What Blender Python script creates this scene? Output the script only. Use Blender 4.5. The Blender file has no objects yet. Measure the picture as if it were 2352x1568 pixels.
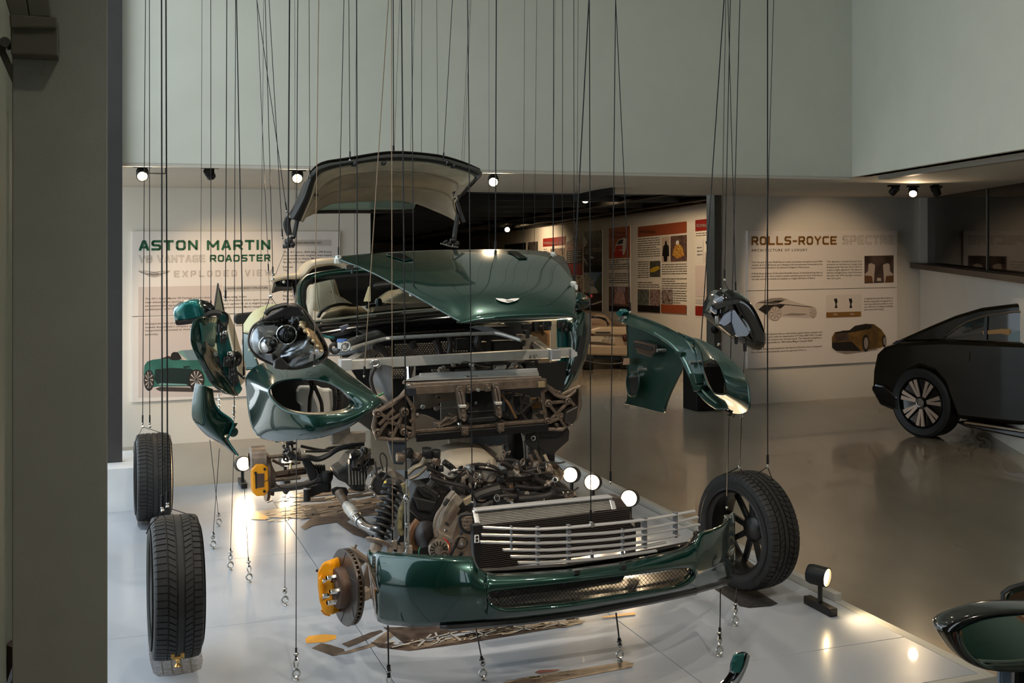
import bpy, bmesh, math, random
from mathutils import Vector as V, Matrix
R = random.Random(7)
scene = bpy.context.scene
col = scene.collection
# ---------------------------------------------------------------- camera
F, CX, HY, H = 2600.0, 1176.0, 531.0, 2.37       # focal length (px of 2352), optical axis, eye height
cam = bpy.data.objects.new('camera', bpy.data.cameras.new('camera'))
col.objects.link(cam)
cam.location = (0, 0, H)
cam.rotation_euler = (math.radians(90), 0, 0)
cam.data.sensor_width = 36.0
cam.data.lens = F / 2352 * 36
cam.data.shift_y = -(784 - HY) / 2352
cam.data.clip_start = 0.02
scene.camera = cam
# ---------------------------------------------------------------- world, exposure
world = bpy.data.worlds.new('overcast_sky')
scene.world = world
world.use_nodes = True
bg = world.node_tree.nodes['Background']
bg.inputs[0].default_value = (0.80, 0.92, 1.0, 1)
bg.inputs[1].default_value = 2.65
scene.view_settings.view_transform = 'Standard'
scene.view_settings.look = 'None'
scene.view_settings.gamma = 1.0
scene.view_settings.exposure = 0.0
scene.cycles.use_denoising = True
scene.cycles.max_bounces = 5; scene.cycles.diffuse_bounces = 3; scene.cycles.glossy_bounces = 3; scene.cycles.transmission_bounces = 4
scene.cycles.use_adaptive_sampling = True; scene.cycles.adaptive_threshold = 0.06; scene.cycles.adaptive_min_samples = 12
scene.cycles.caustics_reflective = False; scene.cycles.caustics_refractive = False
scene.cycles.sample_clamp_indirect = 6.0
# ---------------------------------------------------------------- frames
TH = math.radians(20.3)
CT, ST = math.cos(TH), math.sin(TH)
E1 = V((CT, ST, 0)); E2 = V((-ST, CT, 0)); UP = V((0, 0, 1)); EYE = V((0, 0, H))
def W(u, v, z): return E1 * u + E2 * v + V((0, 0, z))        # hall axes: u across the car, v along it
def ray(x, y): return V(((x - CX) / F, 1.0, -(y - HY) / F))
def P(x, y, d): return EYE + ray(x, y) * d                     # point at distance d down the hall
def hit(x, y, o, n):
    r = ray(x, y); return EYE + r * ((o - EYE).dot(n) / r.dot(n))
def Pv(x, y, v): return hit(x, y, E2 * v, E2)
def Pu(x, y, u): return hit(x, y, E1 * u, E1)
def Pz(x, y, z): return hit(x, y, V((0, 0, z)), UP)
# ---------------------------------------------------------------- materials
def lin(c):
    f = lambda a: (a / 12.92 if a <= 0.04045 else ((a + 0.055) / 1.055) ** 2.4)
    return tuple(f(x / 255.0) for x in c[:3]) + (1.0,)
MATS = {}
def mat(name, c, rough=0.5, metal=0.0, coat=0.0, var=0.0, vscale=8.0, bump=0.0, bscale=60.0, c2=None, emit=None, estr=0.0,
        trans=0.0, ior=1.45, alpha=1.0, rvar=0.0, stretch=None, spec=None):
    if name in MATS: return MATS[name]
    m = bpy.data.materials.new(name); m.use_nodes = True
    nt = m.node_tree; b = nt.nodes['Principled BSDF']; L = nt.links
    b.inputs['Base Color'].default_value = lin(c)
    b.inputs['Roughness'].default_value = rough
    b.inputs['Metallic'].default_value = metal
    b.inputs['Coat Weight'].default_value = coat
    b.inputs['Coat Roughness'].default_value = 0.03
    b.inputs['Transmission Weight'].default_value = trans
    b.inputs['IOR'].default_value = ior
    b.inputs['Alpha'].default_value = alpha
    if spec is not None: b.inputs['Specular IOR Level'].default_value = spec
    if emit:
        b.inputs['Emission Color'].default_value = lin(emit); b.inputs['Emission Strength'].default_value = estr
    if var or bump or rvar or c2:
        tc = nt.nodes.new('ShaderNodeTexCoord'); src = tc.outputs['Object']
        if stretch:
            mp = nt.nodes.new('ShaderNodeMapping'); mp.inputs['Scale'].default_value = stretch
            L.new(src, mp.inputs['Vector']); src = mp.outputs['Vector']
    if var or c2:
        n = nt.nodes.new('ShaderNodeTexNoise'); n.inputs['Scale'].default_value = vscale; n.inputs['Detail'].default_value = 5
        L.new(src, n.inputs['Vector'])
        mx = nt.nodes.new('ShaderNodeMix'); mx.data_type = 'RGBA'
        a = lin(c)
        k = c2 and lin(c2) or tuple(x * (1 - var) for x in a[:3]) + (1,)
        hi = a if c2 else tuple(min(1, x * (1 + var)) for x in a[:3]) + (1,)
        mx.inputs[6].default_value = k; mx.inputs[7].default_value = hi
        mr = nt.nodes.new('ShaderNodeMapRange'); mr.inputs[1].default_value = 0.35; mr.inputs[2].default_value = 0.65
        L.new(n.outputs['Fac'], mr.inputs[0]); L.new(mr.outputs[0], mx.inputs[0])
        L.new(mx.outputs[2], b.inputs['Base Color'])
    if rvar:
        n = nt.nodes.new('ShaderNodeTexNoise'); n.inputs['Scale'].default_value = vscale * 0.6; n.inputs['Detail'].default_value = 4
        L.new(src, n.inputs['Vector'])
        mr = nt.nodes.new('ShaderNodeMapRange'); mr.inputs[1].default_value = 0.3; mr.inputs[2].default_value = 0.7
        mr.inputs[3].default_value = max(0.02, rough - rvar); mr.inputs[4].default_value = rough + rvar
        L.new(n.outputs['Fac'], mr.inputs[0]); L.new(mr.outputs[0], b.inputs['Roughness'])
    if bump:
        n = nt.nodes.new('ShaderNodeTexNoise'); n.inputs['Scale'].default_value = bscale; n.inputs['Detail'].default_value = 3
        L.new(src, n.inputs['Vector'])
        bp = nt.nodes.new('ShaderNodeBump'); bp.inputs['Strength'].default_value = bump; bp.inputs['Distance'].default_value = 0.01
        L.new(n.outputs['Fac'], bp.inputs['Height']); L.new(bp.outputs['Normal'], b.inputs['Normal'])
    MATS[name] = m
    return m
# ---------------------------------------------------------------- mesh building
def cr(p0, p1, p2, p3, t):
    return 0.5 * ((2 * p1) + (p2 - p0) * t + (2 * p0 - 5 * p1 + 4 * p2 - p3) * t * t + (3 * p1 - p0 - 3 * p2 + p3) * t ** 3)
def spl(pts, n, closed=False):
    """n points along a smooth curve through pts"""
    m = len(pts); out = []
    seg = m if closed else m - 1
    for i in range(n):
        s = i / (n if closed else n - 1) * seg
        k = min(int(s), seg - 1); t = s - k
        g = (lambda j: pts[j % m]) if closed else (lambda j: pts[max(0, min(m - 1, j))])
        out.append(cr(g(k - 1), g(k), g(k + 1), g(k + 2), t))
    return out
def lerp(a, b, t): return a + (b - a) * t
def frame(d):
    d = d.normalized(); a = UP if abs(d.z) < 0.9 else V((1, 0, 0))
    x = d.cross(a).normalized(); return x, x.cross(d).normalized(), d
class MB:
    def __init__(s): s.v = []; s.f = []
    def add(s, vs, fs):
        o = len(s.v); s.v += [V(p) for p in vs]; s.f += [tuple(i + o for i in f) for f in fs]; return s
    def hexa(s, q):   # 8 points: bottom 4, top 4
        return s.add(q, [(0, 3, 2, 1), (4, 5, 6, 7), (0, 1, 5, 4), (1, 2, 6, 5), (2, 3, 7, 6), (3, 0, 4, 7)])
    def box(s, c, sz, ax=(None, None, None)):
        x = (ax[0] or E1) * (sz[0] / 2); y = (ax[1] or E2) * (sz[1] / 2); z = (ax[2] or UP) * (sz[2] / 2)
        return s.hexa([c - x - y - z, c + x - y - z, c + x + y - z, c - x + y - z, c - x - y + z, c + x - y + z, c + x + y + z, c - x + y + z])
    def beam(s, a, b, w, h, up=None):
        d = (b - a); L = d.length; d.normalize(); up = up or UP
        x = d.cross(up).normalized(); u = x.cross(d).normalized()
        return s.box((a + b) / 2, (w, L, h), (x, d, u))
    def prism(s, poly, vec):
        n = len(poly); a = [V(p) for p in poly]; b = [p + vec for p in a]
        return s.add(a + b, [tuple(range(n))[::-1], tuple(range(n, 2 * n))] + [(i, (i + 1) % n, n + (i + 1) % n, n + i) for i in range(n)])
    def tube(s, path, r, n=8, closed=False, caps=True, prof=None):
        m = len(path); rs = r if isinstance(r, (list, tuple)) else [r] * m
        rings = []; x = None
        for i, p in enumerate(path):
            a = path[(i - 1) % m if closed else max(i - 1, 0)]; b = path[(i + 1) % m if closed else min(i + 1, m - 1)]
            d = (b - a)
            if d.length < 1e-9: d = UP.copy()
            d.normalize()
            if x is None: x, y, _ = frame(d)
            else:
                x = (x - d * x.dot(d))
                x = x.normalized() if x.length > 1e-6 else frame(d)[0]
                y = d.cross(x) * -1
            rings.append([p + x * (math.cos(t) * rs[i]) + y * (math.sin(t) * rs[i]) for t in [2 * math.pi * k / n for k in range(n)]])
        vs = [q for g in rings for q in g]; fs = []
        for i in range(m if closed else m - 1):
            j = (i + 1) % m
            fs += [(i * n + k, i * n + (k + 1) % n, j * n + (k + 1) % n, j * n + k) for k in range(n)]
        if caps and not closed: fs += [tuple(range(n))[::-1], tuple(range((m - 1) * n, m * n))]
        return s.add(vs, fs)
    def cyl(s, a, b, r, n=16, r2=None): return s.tube([a, b], [r, r if r2 is None else r2], n)
    def lathe(s, c, axis, prof, n=32, a0=0, a1=2 * math.pi, caps=False):
        x, y, d = frame(axis); full = abs(a1 - a0 - 2 * math.pi) < 1e-6; k = n if full else n + 1
        vs = []
        for (r, h) in prof:
            for i in range(k):
                t = a0 + (a1 - a0) * i / n
                vs.append(c + d * h + x * (r * math.cos(t)) + y * (r * math.sin(t)))
        fs = []
        for j in range(len(prof) - 1):
            for i in range(n): fs.append((j * k + i, j * k + (i + 1) % k, (j + 1) * k + (i + 1) % k, (j + 1) * k + i))
        if caps: fs += [tuple(range(k))[::-1], tuple(range((len(prof) - 1) * k, len(prof) * k))]
        return s.add(vs, fs)
    def torus(s, c, axis, Rr, r, n=32, m=8, a0=0, a1=2 * math.pi):
        x, y, d = frame(axis); full = abs(a1 - a0 - 2 * math.pi) < 1e-6; k = n if full else n + 1
        return s.tube([c + x * (Rr * math.cos(a0 + (a1 - a0) * i / n)) + y * (Rr * math.sin(a0 + (a1 - a0) * i / n)) for i in range(k)], r, m, closed=full)
    def ball(s, c, r, n=12, m=8, ax=None):
        rx, ry, rz = r if isinstance(r, (tuple, list)) else (r, r, r); A = ax or (E1, E2, UP)
        vs = [c + A[2] * rz]
        for j in range(1, m):
            p = math.pi * j / m
            vs += [c + A[0] * (rx * math.sin(p) * math.cos(2 * math.pi * i / n)) + A[1] * (ry * math.sin(p) * math.sin(2 * math.pi * i / n)) + A[2] * (rz * math.cos(p)) for i in range(n)]
        vs.append(c - A[2] * rz); fs = [(0, 1 + i, 1 + (i + 1) % n) for i in range(n)]
        for j in range(m - 2): fs += [(1 + j * n + i, 1 + (j + 1) * n + i, 1 + (j + 1) * n + (i + 1) % n, 1 + j * n + (i + 1) % n) for i in range(n)]
        e = len(vs) - 1; fs += [(e, 1 + (m - 2) * n + (i + 1) % n, 1 + (m - 2) * n + i) for i in range(n)]
        return s.add(vs, fs)
    def grid(s, rows, closed=False):
        n = len(rows[0]); vs = [p for r in rows for p in r]; fs = []
        for j in range(len(rows) - 1):
            for i in range(n if closed else n - 1): fs.append((j * n + i, j * n + (i + 1) % n, (j + 1) * n + (i + 1) % n, (j + 1) * n + i))
        return s.add(vs, fs)
    def surf(s, rows, nu=24, nv=16, closed=False):
        rr = [spl(r, nu, closed) for r in rows]
        cols = [spl([r[i] for r in rr], nv) for i in range(nu)]
        return s.grid([[cols[i][j] for i in range(nu)] for j in range(nv)], closed)
    def build(s, name, m, parent=None, smooth=True, solid=0.0, bevel=0.0, sub=0, offset=0.0, origin=None, auto=40):
        base = parent_loc(parent) if parent else (origin or V((0, 0, 0)))
        me = bpy.data.meshes.new(name)
        me.from_pydata([tuple(p - base) for p in s.v], [], s.f)
        bm = bmesh.new(); bm.from_mesh(me)
        bmesh.ops.recalc_face_normals(bm, faces=bm.faces)
        bm.to_mesh(me); bm.free()
        o = bpy.data.objects.new(name, me); col.objects.link(o)
        if m: me.materials.append(m)
        if smooth:
            for p in me.polygons: p.use_smooth = True
            try: me.set_sharp_from_angle(angle=math.radians(auto))
            except Exception: pass
        if parent: o.parent = parent
        elif origin: o.location = origin
        if solid:
            d = o.modifiers.new('thickness', 'SOLIDIFY'); d.thickness = solid; d.offset = offset
        if bevel:
            d = o.modifiers.new('edge', 'BEVEL'); d.width = bevel; d.segments = 2; d.limit_method = 'ANGLE'; d.angle_limit = math.radians(35)
        if sub:
            d = o.modifiers.new('smooth', 'SUBSURF'); d.levels = sub; d.render_levels = sub
        return o
def parent_loc(p):
    l = V(p.location)
    while p.parent: p = p.parent; l += V(p.location)
    return l
def thing(name, label, cat, loc, group=None):
    o = bpy.data.objects.new(name, None); col.objects.link(o); o.location = loc; o.empty_display_size = 0.1
    return tag(o, label, cat, group)
def tag(o, label, cat, group=None):
    o['label'] = label; o['category'] = cat
    if group: o['group'] = group
    return o
def struct(o, label=None):
    o['kind'] = 'structure'
    if label: o['label'] = label
    return o
def part(o, label): o['label'] = label; return o
def text_mesh(s, size, bold=0.0, sx=1.0, outline=0.0, spacing=1.0, align='LEFT', wide=None):
    cu = bpy.data.curves.new('t', 'FONT'); cu.body = s; cu.size = size; cu.offset = bold * size; cu.space_character = spacing
    cu.align_x = align; cu.resolution_u = 2
    if outline: cu.fill_mode = 'NONE'; cu.bevel_depth = outline; cu.bevel_resolution = 0
    o = bpy.data.objects.new('t', cu); col.objects.link(o)
    me = bpy.data.meshes.new_from_object(o.evaluated_get(bpy.context.evaluated_depsgraph_get()))
    bpy.data.objects.remove(o); bpy.data.curves.remove(cu)
    vs = [V(v.co) for v in me.vertices]; fs = [tuple(p.vertices) for p in me.polygons]; bpy.data.meshes.remove(me)
    if vs:
        w = max(p.x for p in vs) - min(p.x for p in vs)
        if wide: sx = wide / w
        vs = [V((p.x * sx, p.y, p.z)) for p in vs]
    return vs, fs
# ================================================================ the hall
M_wall = mat('wall_paint', (216, 216, 203), 0.75, var=0.02, vscale=3, bump=0.04, bscale=90)
M_lower = mat('warm_white_wall_paint', (226, 218, 206), 0.7, var=0.02, vscale=2, bump=0.03, bscale=70)
M_ceil = mat('ceiling_paint', (205, 198, 186), 0.8, var=0.02, vscale=3)
M_floor = mat('polished_epoxy_floor', (160, 150, 134), 0.2, coat=0.25, var=0.12, vscale=0.9, rvar=0.1, bump=0.02, bscale=12, stretch=(1, 0.35, 1))
M_dark = mat('dark_grey_steel', (50, 48, 46), 0.5, var=0.05)
M_olive = mat('grey_steel_paint', (146, 148, 142), 0.45, var=0.05, vscale=4, bump=0.05, bscale=120)
M_black = mat('matte_black', (14, 14, 14), 0.55)
M_blackceil = mat('black_ceiling_paint', (26, 23, 20), 0.8, var=0.3, vscale=2)
WA = V((-4.28, 12.42, 0)); WB = V((3.43, 15.56, 0))
WD = (WB - WA).normalized(); WN = V((WD.y, -WD.x, 0))          # back wall direction and normal (towards the camera)
def Pw(x, y, off=0.0): return hit(x, y, WA + WN * off, WN)
UPV = 9.73; ZS = 2.93; ZW = 2.855                               # bulkhead plane, its bottom edge, wall height
# floor: flat hall, then a gentle ramp down into the room behind
bm = MB(); fl = []
for v, z in ((-6, 0), (15.0, 0), (36, -0.89)): fl.append([W(u, v, z) for u in (-6, 14)])
struct(bm.grid(fl).build('floor', M_floor, smooth=False, solid=0.1, offset=-1))
# back wall left and right of the opening
def wallseg(x0, x1, name, th=0.1):
    a = Pw(x0, 531); b = Pw(x1, 531); a.z = b.z = 0; t = WN * -th
    m = MB().hexa([a, b, b + t, a + t] + [p + UP * 2.99 for p in (a, b, b + t, a + t)])
    return struct(m.build(name, M_lower, smooth=False))
wallseg(60, 851, 'wall_back_left'); wallseg(1645, 2113, 'wall_back_right')
e0 = Pw(1641, 531, .02); e0.z = 0; e1_ = Pw(1657, 531, .02); e1_.z = 0
struct(MB().hexa([e0, e1_, e1_ - WN * .2, e0 - WN * .2] + [p + UP * 2.9 for p in (e0, e1_, e1_ - WN * .2, e0 - WN * .2)]).build('trim_3', mat('pillar_grey', (92, 88, 80), .6), smooth=False))
# soffit under the upper wall
uc = Pv(1957, 404, UPV); cpos = V((uc.x, uc.y, 0))
a = W(-1.5, UPV + .05, ZS); b = V((cpos.x + .05, cpos.y + .05, ZS)); q = V((3.48, 2.0, ZS)); far = Pw(2140, 531)
poly = [a, b, q, V((9.0, 2.0, ZS)), V((far.x + 3, far.y + 0.6, ZW)), Pw(2113, 531) + UP * (ZW - H), Pw(60, 531) + UP * (ZW - H)]
poly[5].z = poly[6].z = ZW
struct(MB().prism(poly, UP * 0.12).build('ceiling_soffit', M_ceil, smooth=False))
# upper walls
def vwall(name, p, q, z0, z1, m, th=0.15, side=1):
    d = (q - p).normalized(); n = V((-d.y, d.x, 0)) * th * side
    return struct(MB().hexa([p + UP * z0, q + UP * z0, q + n + UP * z0, p + n + UP * z0, p + UP * z1, q + UP * z1, q + n + UP * z1, p + n + UP * z1]).build(name, m, smooth=False))
ZC = 5.7
vwall('wall_upper_back', W(-1.5, UPV, 0), cpos, ZS, ZC, M_wall)
vwall('wall_upper_right', cpos, V((3.43, 2.0, 0)), ZS, ZC, M_wall)
# thin trims under the upper walls
struct(MB().beam(W(-1.5, UPV + 0.04, ZS - 0.015), cpos + E2 * 0.04 + UP * (ZS - 0.015), 0.07, 0.03).build('trim_1', M_ceil, smooth=False))
struct(MB().beam(cpos + V((0.22, -0.3, ZS - 0.02)), V((3.68, 2.2, ZS - 0.02)), 0.09, 0.04).build('trim_2', mat('trim_paint', (150, 146, 136), 0.5), smooth=False))
# hall ceiling
struct(MB().prism([W(-.4, -6.1, ZC), W(8.4, -6.1, ZC), V((9.1, 2.1, ZC)), V((3.4, 2.1, ZC)), cpos + V((.2, .2, ZC)), W(-.4, UPV + .1, ZC)], UP * .15).build('ceiling', M_wall, smooth=False))
vwall('wall_upper_front', V((3.43, 2.0, 0)), V((9.1, 2.0, 0)), ZS, ZC, M_wall)
# lower right wall with a dark glazed band
c0 = Pw(2113, 531); c0.z = 0; RD = -V((0.12, 1, 0)).normalized(); RN = V((RD.y, -RD.x, 0))
c1 = c0 + RD * 14.5
ZL = 1.87
vwall('wall_right', c0, c1, 0, ZL, M_lower, 0.2, 1)
gl = mat('dark_tinted_glass', (9, 9, 8), 0.04, spec=0.5)
def rw(s, z, o=0.0): return c0 + RD * s + V((RD.y, -RD.x, 0)) * (o) + UP * z
wr = thing('window_1', '', '', rw(0, ZL)); del wr['category']; del wr['label']; struct(wr)
inn = 1
MB().hexa([rw(0.0, ZL, -.10), rw(11, ZL, -.10), rw(11, ZL, -.08), rw(0.0, ZL, -.08)] + [rw(0.0, ZS, -.10), rw(11, ZS, -.10), rw(11, ZS, -.08), rw(0.0, ZS, -.08)]).build('pane', gl, wr, smooth=False)
fr = MB().beam(rw(0.06, ZL, -.06), rw(0.06, ZS, -.06), 0.16, 0.12, RD); fr.build('window_frame', M_ceil, wr, smooth=False)
for s_ in (3.05, 5.3, 7.4): MB().beam(rw(s_, ZL, -.07), rw(s_, ZS, -.07), 0.012, 0.02, RD).build('glazing_joint', mat('joint_grey', (120, 116, 108), 0.5), wr, smooth=False)
MB().beam(rw(-0.1, ZL, .02), rw(11, ZL, .02), 0.28, 0.07).build('window_sill', mat('sill_brown', (66, 58, 50), 0.45), wr, smooth=False)
# room behind the opening
BD = E2; pr = P(1643, 531, 19.2); pr.z = 0
def pw2(x, y): return hit(x, y, pr, E1 * -1)
b0 = pr - E2 * 2.2; b1 = pr + E2 * 20
struct(MB().hexa([b0 + UP * -1.2, b1 + UP * -1.2, b1 + E1 * .2 + UP * -1.2, b0 + E1 * .2 + UP * -1.2, b0 + UP * 4, b1 + UP * 4, b1 + E1 * .2 + UP * 4, b0 + E1 * .2 + UP * 4]).build('wall_far_right', M_lower, smooth=False))
p_ = Pw(800, 531, -0.1); p_.z = 0
struct(MB().hexa([p_ + E2 * s + E1 * t + UP * z for z in (-1.2, 4) for s, t in ((0, 0), (23, 0), (23, -.2), (0, -.2))]).build('wall_far_left', M_blackceil, smooth=False))
e_ = W(pr.dot(E1), 36, 0); f_ = W(p_.dot(E1), 36, 0)
vwall('wall_far_end', f_, e_, -1.2, 4, M_lower, .2, 1)
# black sloping ceiling of that room with beams and pipes
def zc(v): return 2.972 - (v - 16.7) * 0.0475
ul, ur = p_.dot(E1) - .1, pr.dot(E1) + .1
struct(MB().prism([W(ul, 14.0, zc(14) + .06), W(ur, 14.0, zc(14) + .06), W(ur, 36, zc(36) + .06), W(ul, 36, zc(36) + .06)], UP * .1).build('ceiling_far', M_blackceil, smooth=False))
cb = MB()
for k in range(15):
    v = 15.4 + k * 1.35; cb.box(W((ul + ur) / 2, v, zc(v) - .04), (ur - ul, .12, .16))
for u in (ur - .35, ur - .8, ur - 1.9, ul + 1.0, ul + 2.2): cb.tube([W(u, 14.5, zc(14.5) - .1), W(u, 36, zc(36) - .1)], 0.05, 8)
o = struct(cb.build('beam_pipework', mat('black_pipes', (20, 18, 16), 0.45), smooth=False))
# glazed facade along the left of the platform (light comes in here), with mullions
UF = -0.22
fa = thing('window_2', '', '', W(UF, 3, 0)); del fa['category']; del fa['label']; struct(fa)
for v in (4.95, 6.5, 8.1): MB().beam(W(UF, v, 0), W(UF, v, ZC), 0.08, 0.14, E2).build('mullion', M_dark, fa, smooth=False)
for z in (0.2, 3.0, ZC - .1): MB().beam(W(UF, 4.9, z), W(UF, 9.7, z), 0.08, 0.10).build('transom', M_dark, fa, smooth=False)
# dark post and white kerb at the far end of the facade
a = Pv(236, 600, 9.62); b = Pv(281, 600, 9.62); zb = Pv(250, 1070, 9.62).z
a.z = b.z = zb
struct(MB().hexa([a, b, b + E2 * .06, a + E2 * .06] + [p + UP * (ZC - zb) for p in (a, b, b + E2 * .06, a + E2 * .06)]).build('wall_post', M_dark, smooth=False))
a = Pv(200, 1075, 9.36); b = Pv(312, 1072, 9.36); zt = Pv(260, 1077, 9.36).z; a.z = b.z = 0.0
struct(MB().hexa([a, b, b + E2 * .75, a + E2 * .75] + [V((p.x, p.y, zt)) for p in (a, b, b + E2 * .75, a + E2 * .75)]).build('wall_kerb', mat('kerb_white', (222, 222, 222), 0.5, var=.03), smooth=False))
LG = mat('left_wall_grey', (128, 130, 116), .7, var=.03)
vwall('wall_left', W(-.3, .6, 0), W(-.3, 4.9, 0), 0, ZC, LG, .2, 1)
vwall('wall_left_rear', W(-.3, -6, 0), W(-.3, -2.4, 0), 0, ZC, LG, .2, 1)
vwall('wall_left_base', W(-.3, -2.4, 0), W(-.3, .6, 0), 0, 1.0, LG, .2, 1)
for v in (-1.8, -.6): MB().beam(W(UF, v, 1), W(UF, v, ZC), 0.08, 0.12, E2).build('mullion', M_dark, fa, smooth=False)
vwall('wall_rear', W(-.4, -6, 0), W(8.3, -6, 0), 0, ZC, M_wall, .2, -1)
vwall('wall_side', c0 + RD * 14.4, W(8.3, -6, 0), 0, ZC, M_wall, .2, 1)
# ---------------------------------------------------------------- big steel column in the left foreground
VC = 3.42
PC = lambda x, y, dv=0.0: Pv(x, y, VC) + E2 * dv
a = PC(28, 600); b = PC(247, 600)
ctr = (a + b) / 2; ctr.z = 0
co = thing('steel_column', 'broad grey painted steel column at the left edge with a bracket and brace', 'column', ctr)
w = (b - a).length; X = E1; Y = E2
MB().box(ctr + UP * 2.85 + E2 * .015, (w, .03, 5.7)).build('flange', M_olive, co, smooth=False, bevel=.003)
MB().box(ctr + E2 * .18 + UP * 2.85, (.03, .30, 5.7)).build('web', M_olive, co, smooth=False)
MB().box(ctr + E2 * .34 + UP * 2.85, (w, .03, 5.7)).build('flange', M_olive, co, smooth=False)
M_olive2 = mat('bracket_paint', (88, 86, 76), 0.5, var=.05)
MB().prism([PC(30, 62, -.1), PC(136, 62, -.1), PC(136, 140, -.1), PC(30, 136, -.1)], E2 * .1).build('bracket', M_olive2, co, smooth=False, bevel=.004)
MB().prism([PC(28, 50, -.12), PC(134, 57, -.12), PC(134, 80, -.12), PC(30, 80, -.12)], E2 * .12).build('ledge_plate', M_olive2, co, smooth=False, bevel=.004)
for x0, x1, x2, x3 in ((-4, 52, 71, 30), (53, 106, 120, 72)):
    MB().prism([PC(x0, -60, -.1), PC(x1, -60, -.1), PC(x2, 54, -.1), PC(x3, 52, -.1)], E2 * .08).build('brace', M_olive2, co, smooth=False, bevel=.003)
MB().prism([PC(-30, 60), PC(28, 190), PC(28, 150), PC(-30, 20)], E2 * .03).build('gusset', M_olive2, co, smooth=False)
MB().cyl(PC(13, 100, -.03), PC(13, 100, .04), .014, 12).build('bolt', mat('bolt_grey', (130, 130, 128), .4, .6), co)
# stair rail behind the column base
sr = thing('stair_rail', 'brown sloping stair rail behind the base of the steel column', 'rail', P(10, 1560, 4.3))
MB().beam(P(-60, 1750, 4.2), P(34, 1480, 4.2), .05, .05).build('handrail', mat('rail_brown', (60, 42, 34), .4), sr, smooth=False)
MB().beam(P(2, 1800, 4.25), P(24, 1562, 4.25), .03, .03).build('baluster', M_black, sr, smooth=False)
# ---------------------------------------------------------------- platform
PZ = 0.18
U0, U1, V0, V1 = -0.12, 4.17, 4.42, 10.1
M_plat = mat('glossy_white_platform', (172, 178, 187), 0.22, coat=0.15, var=0.02, vscale=1.2, rvar=0.06)
M_edge = mat('platform_edge_strip', (178, 178, 172), 0.35, var=.03)
pl = thing('display_platform', 'low glossy white display platform carrying the dismantled green car', 'platform', W(2, 7, 0))
MB().box(W((U0 + U1) / 2, (V0 + V1) / 2, .06), (U1 - U0 - .12, V1 - V0 - .12, .12)).build('base', mat('platform_base', (150, 143, 128), .6), pl, smooth=False)
us = [U0, 1.37, 2.77, U1 - .06]; vs = [V0 + .04, 5.0, 6.45, 7.75, 9.05, V1]
for i in range(3):
    for j in range(5):
        MB().box(W((us[i] + us[i + 1]) / 2, (vs[j] + vs[j + 1]) / 2, PZ - .03), (us[i + 1] - us[i] - .004, vs[j + 1] - vs[j] - .004, .06)).build('deck_panel', M_plat, pl, smooth=False, bevel=.0015)
MB().beam(W(U1 - .025, V0 - .02, PZ - .03), W(U1 - .025, V1, PZ - .03), .06, .062).build('edge_strip', M_edge, pl, smooth=False, bevel=.003)
MB().beam(W(U0, V0 + .01, PZ - .03), W(U1 - .056, V0 + .01, PZ - .03), .06, .06).build('edge_strip', M_edge, pl, smooth=False, bevel=.003)
MB().beam(W(U1 - .03, 5.62, PZ + .02), W(U1 - .03, V1, PZ + .02), .05, .05).build('kerb_rail', M_edge, pl, smooth=False, bevel=.003)
# ================================================================ information boards and prints (flat print on real boards)
M_board = mat('board_white', (236, 226, 218), 0.45)
M_ink = mat('print_ink_grey', (88, 80, 76), 0.6); M_ink2 = mat('print_ink_black', (40, 36, 34), 0.6)
M_green = mat('print_green', (24, 92, 62), 0.5); M_brown = mat('print_bronze', (138, 96, 42), 0.5)
M_pink = mat('print_pale_pink', (214, 198, 190), 0.5); M_greybox = mat('print_pale_grey', (200, 190, 182), 0.5)
GLYPH = {'A': [[(0, 0), (.40, 1), (.60, 1), (1, 0)], [(.2, .26), (.8, .26)]], 'S': [[(1, 1), (.15, 1), (0, .88), (0, .62), (.15, .52), (.85, .48), (1, .38), (1, .12), (.85, 0), (0, 0)]], 'T': [[(0, 1), (1, 1)], [(.5, 1), (.5, 0)]],
 'O': [['c', (.18, 1), (.82, 1), (1, .85), (1, .15), (.82, 0), (.18, 0), (0, .15), (0, .85)]], 'N': [[(0, 0), (0, 1), (1, 0), (1, 1)]], 'M': [[(0, 0), (0, 1), (.5, .3), (1, 1), (1, 0)]], 'R': [[(0, 0), (0, 1), (.85, 1), (1, .88), (1, .55), (.85, .42), (0, .42)], [(.55, .42), (1, 0)]],
 'I': [[(.5, 0), (.5, 1)]], 'D': [['c', (0, 0), (0, 1), (.8, 1), (1, .82), (1, .18), (.8, 0)]], 'E': [[(1, 1), (0, 1), (0, 0), (1, 0)], [(0, .5), (.85, .5)]], 'L': [[(0, 1), (0, 0), (1, 0)]], 'Y': [[(0, 1), (.5, .48), (1, 1)], [(.5, .48), (.5, 0)]],
 'C': [[(1, 1), (.18, 1), (0, .85), (0, .15), (.18, 0), (1, 0)]], 'P': [[(0, 0), (0, 1), (.85, 1), (1, .88), (1, .52), (.85, .4), (0, .4)]], 'X': [[(0, 0), (1, 1)], [(0, 1), (1, 0)]], 'V': [[(0, 1), (.45, 0), (.55, 0), (1, 1)]], 'W': [[(0, 1), (.22, 0), (.5, .85), (.78, 0), (1, 1)]],
 'G': [[(1, 1), (.18, 1), (0, .85), (0, .15), (.18, 0), (1, 0), (1, .48), (.55, .48)]], '8': [['c', (.18, 1), (.82, 1), (1, .88), (1, .62), (.82, .52), (.18, .52), (0, .62), (0, .88)], ['c', (.18, .52), (.82, .52), (1, .4), (1, .12), (.82, 0), (.18, 0), (0, .12), (0, .4)]], '-': [[(0, .42), (1, .42)]]}
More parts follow.
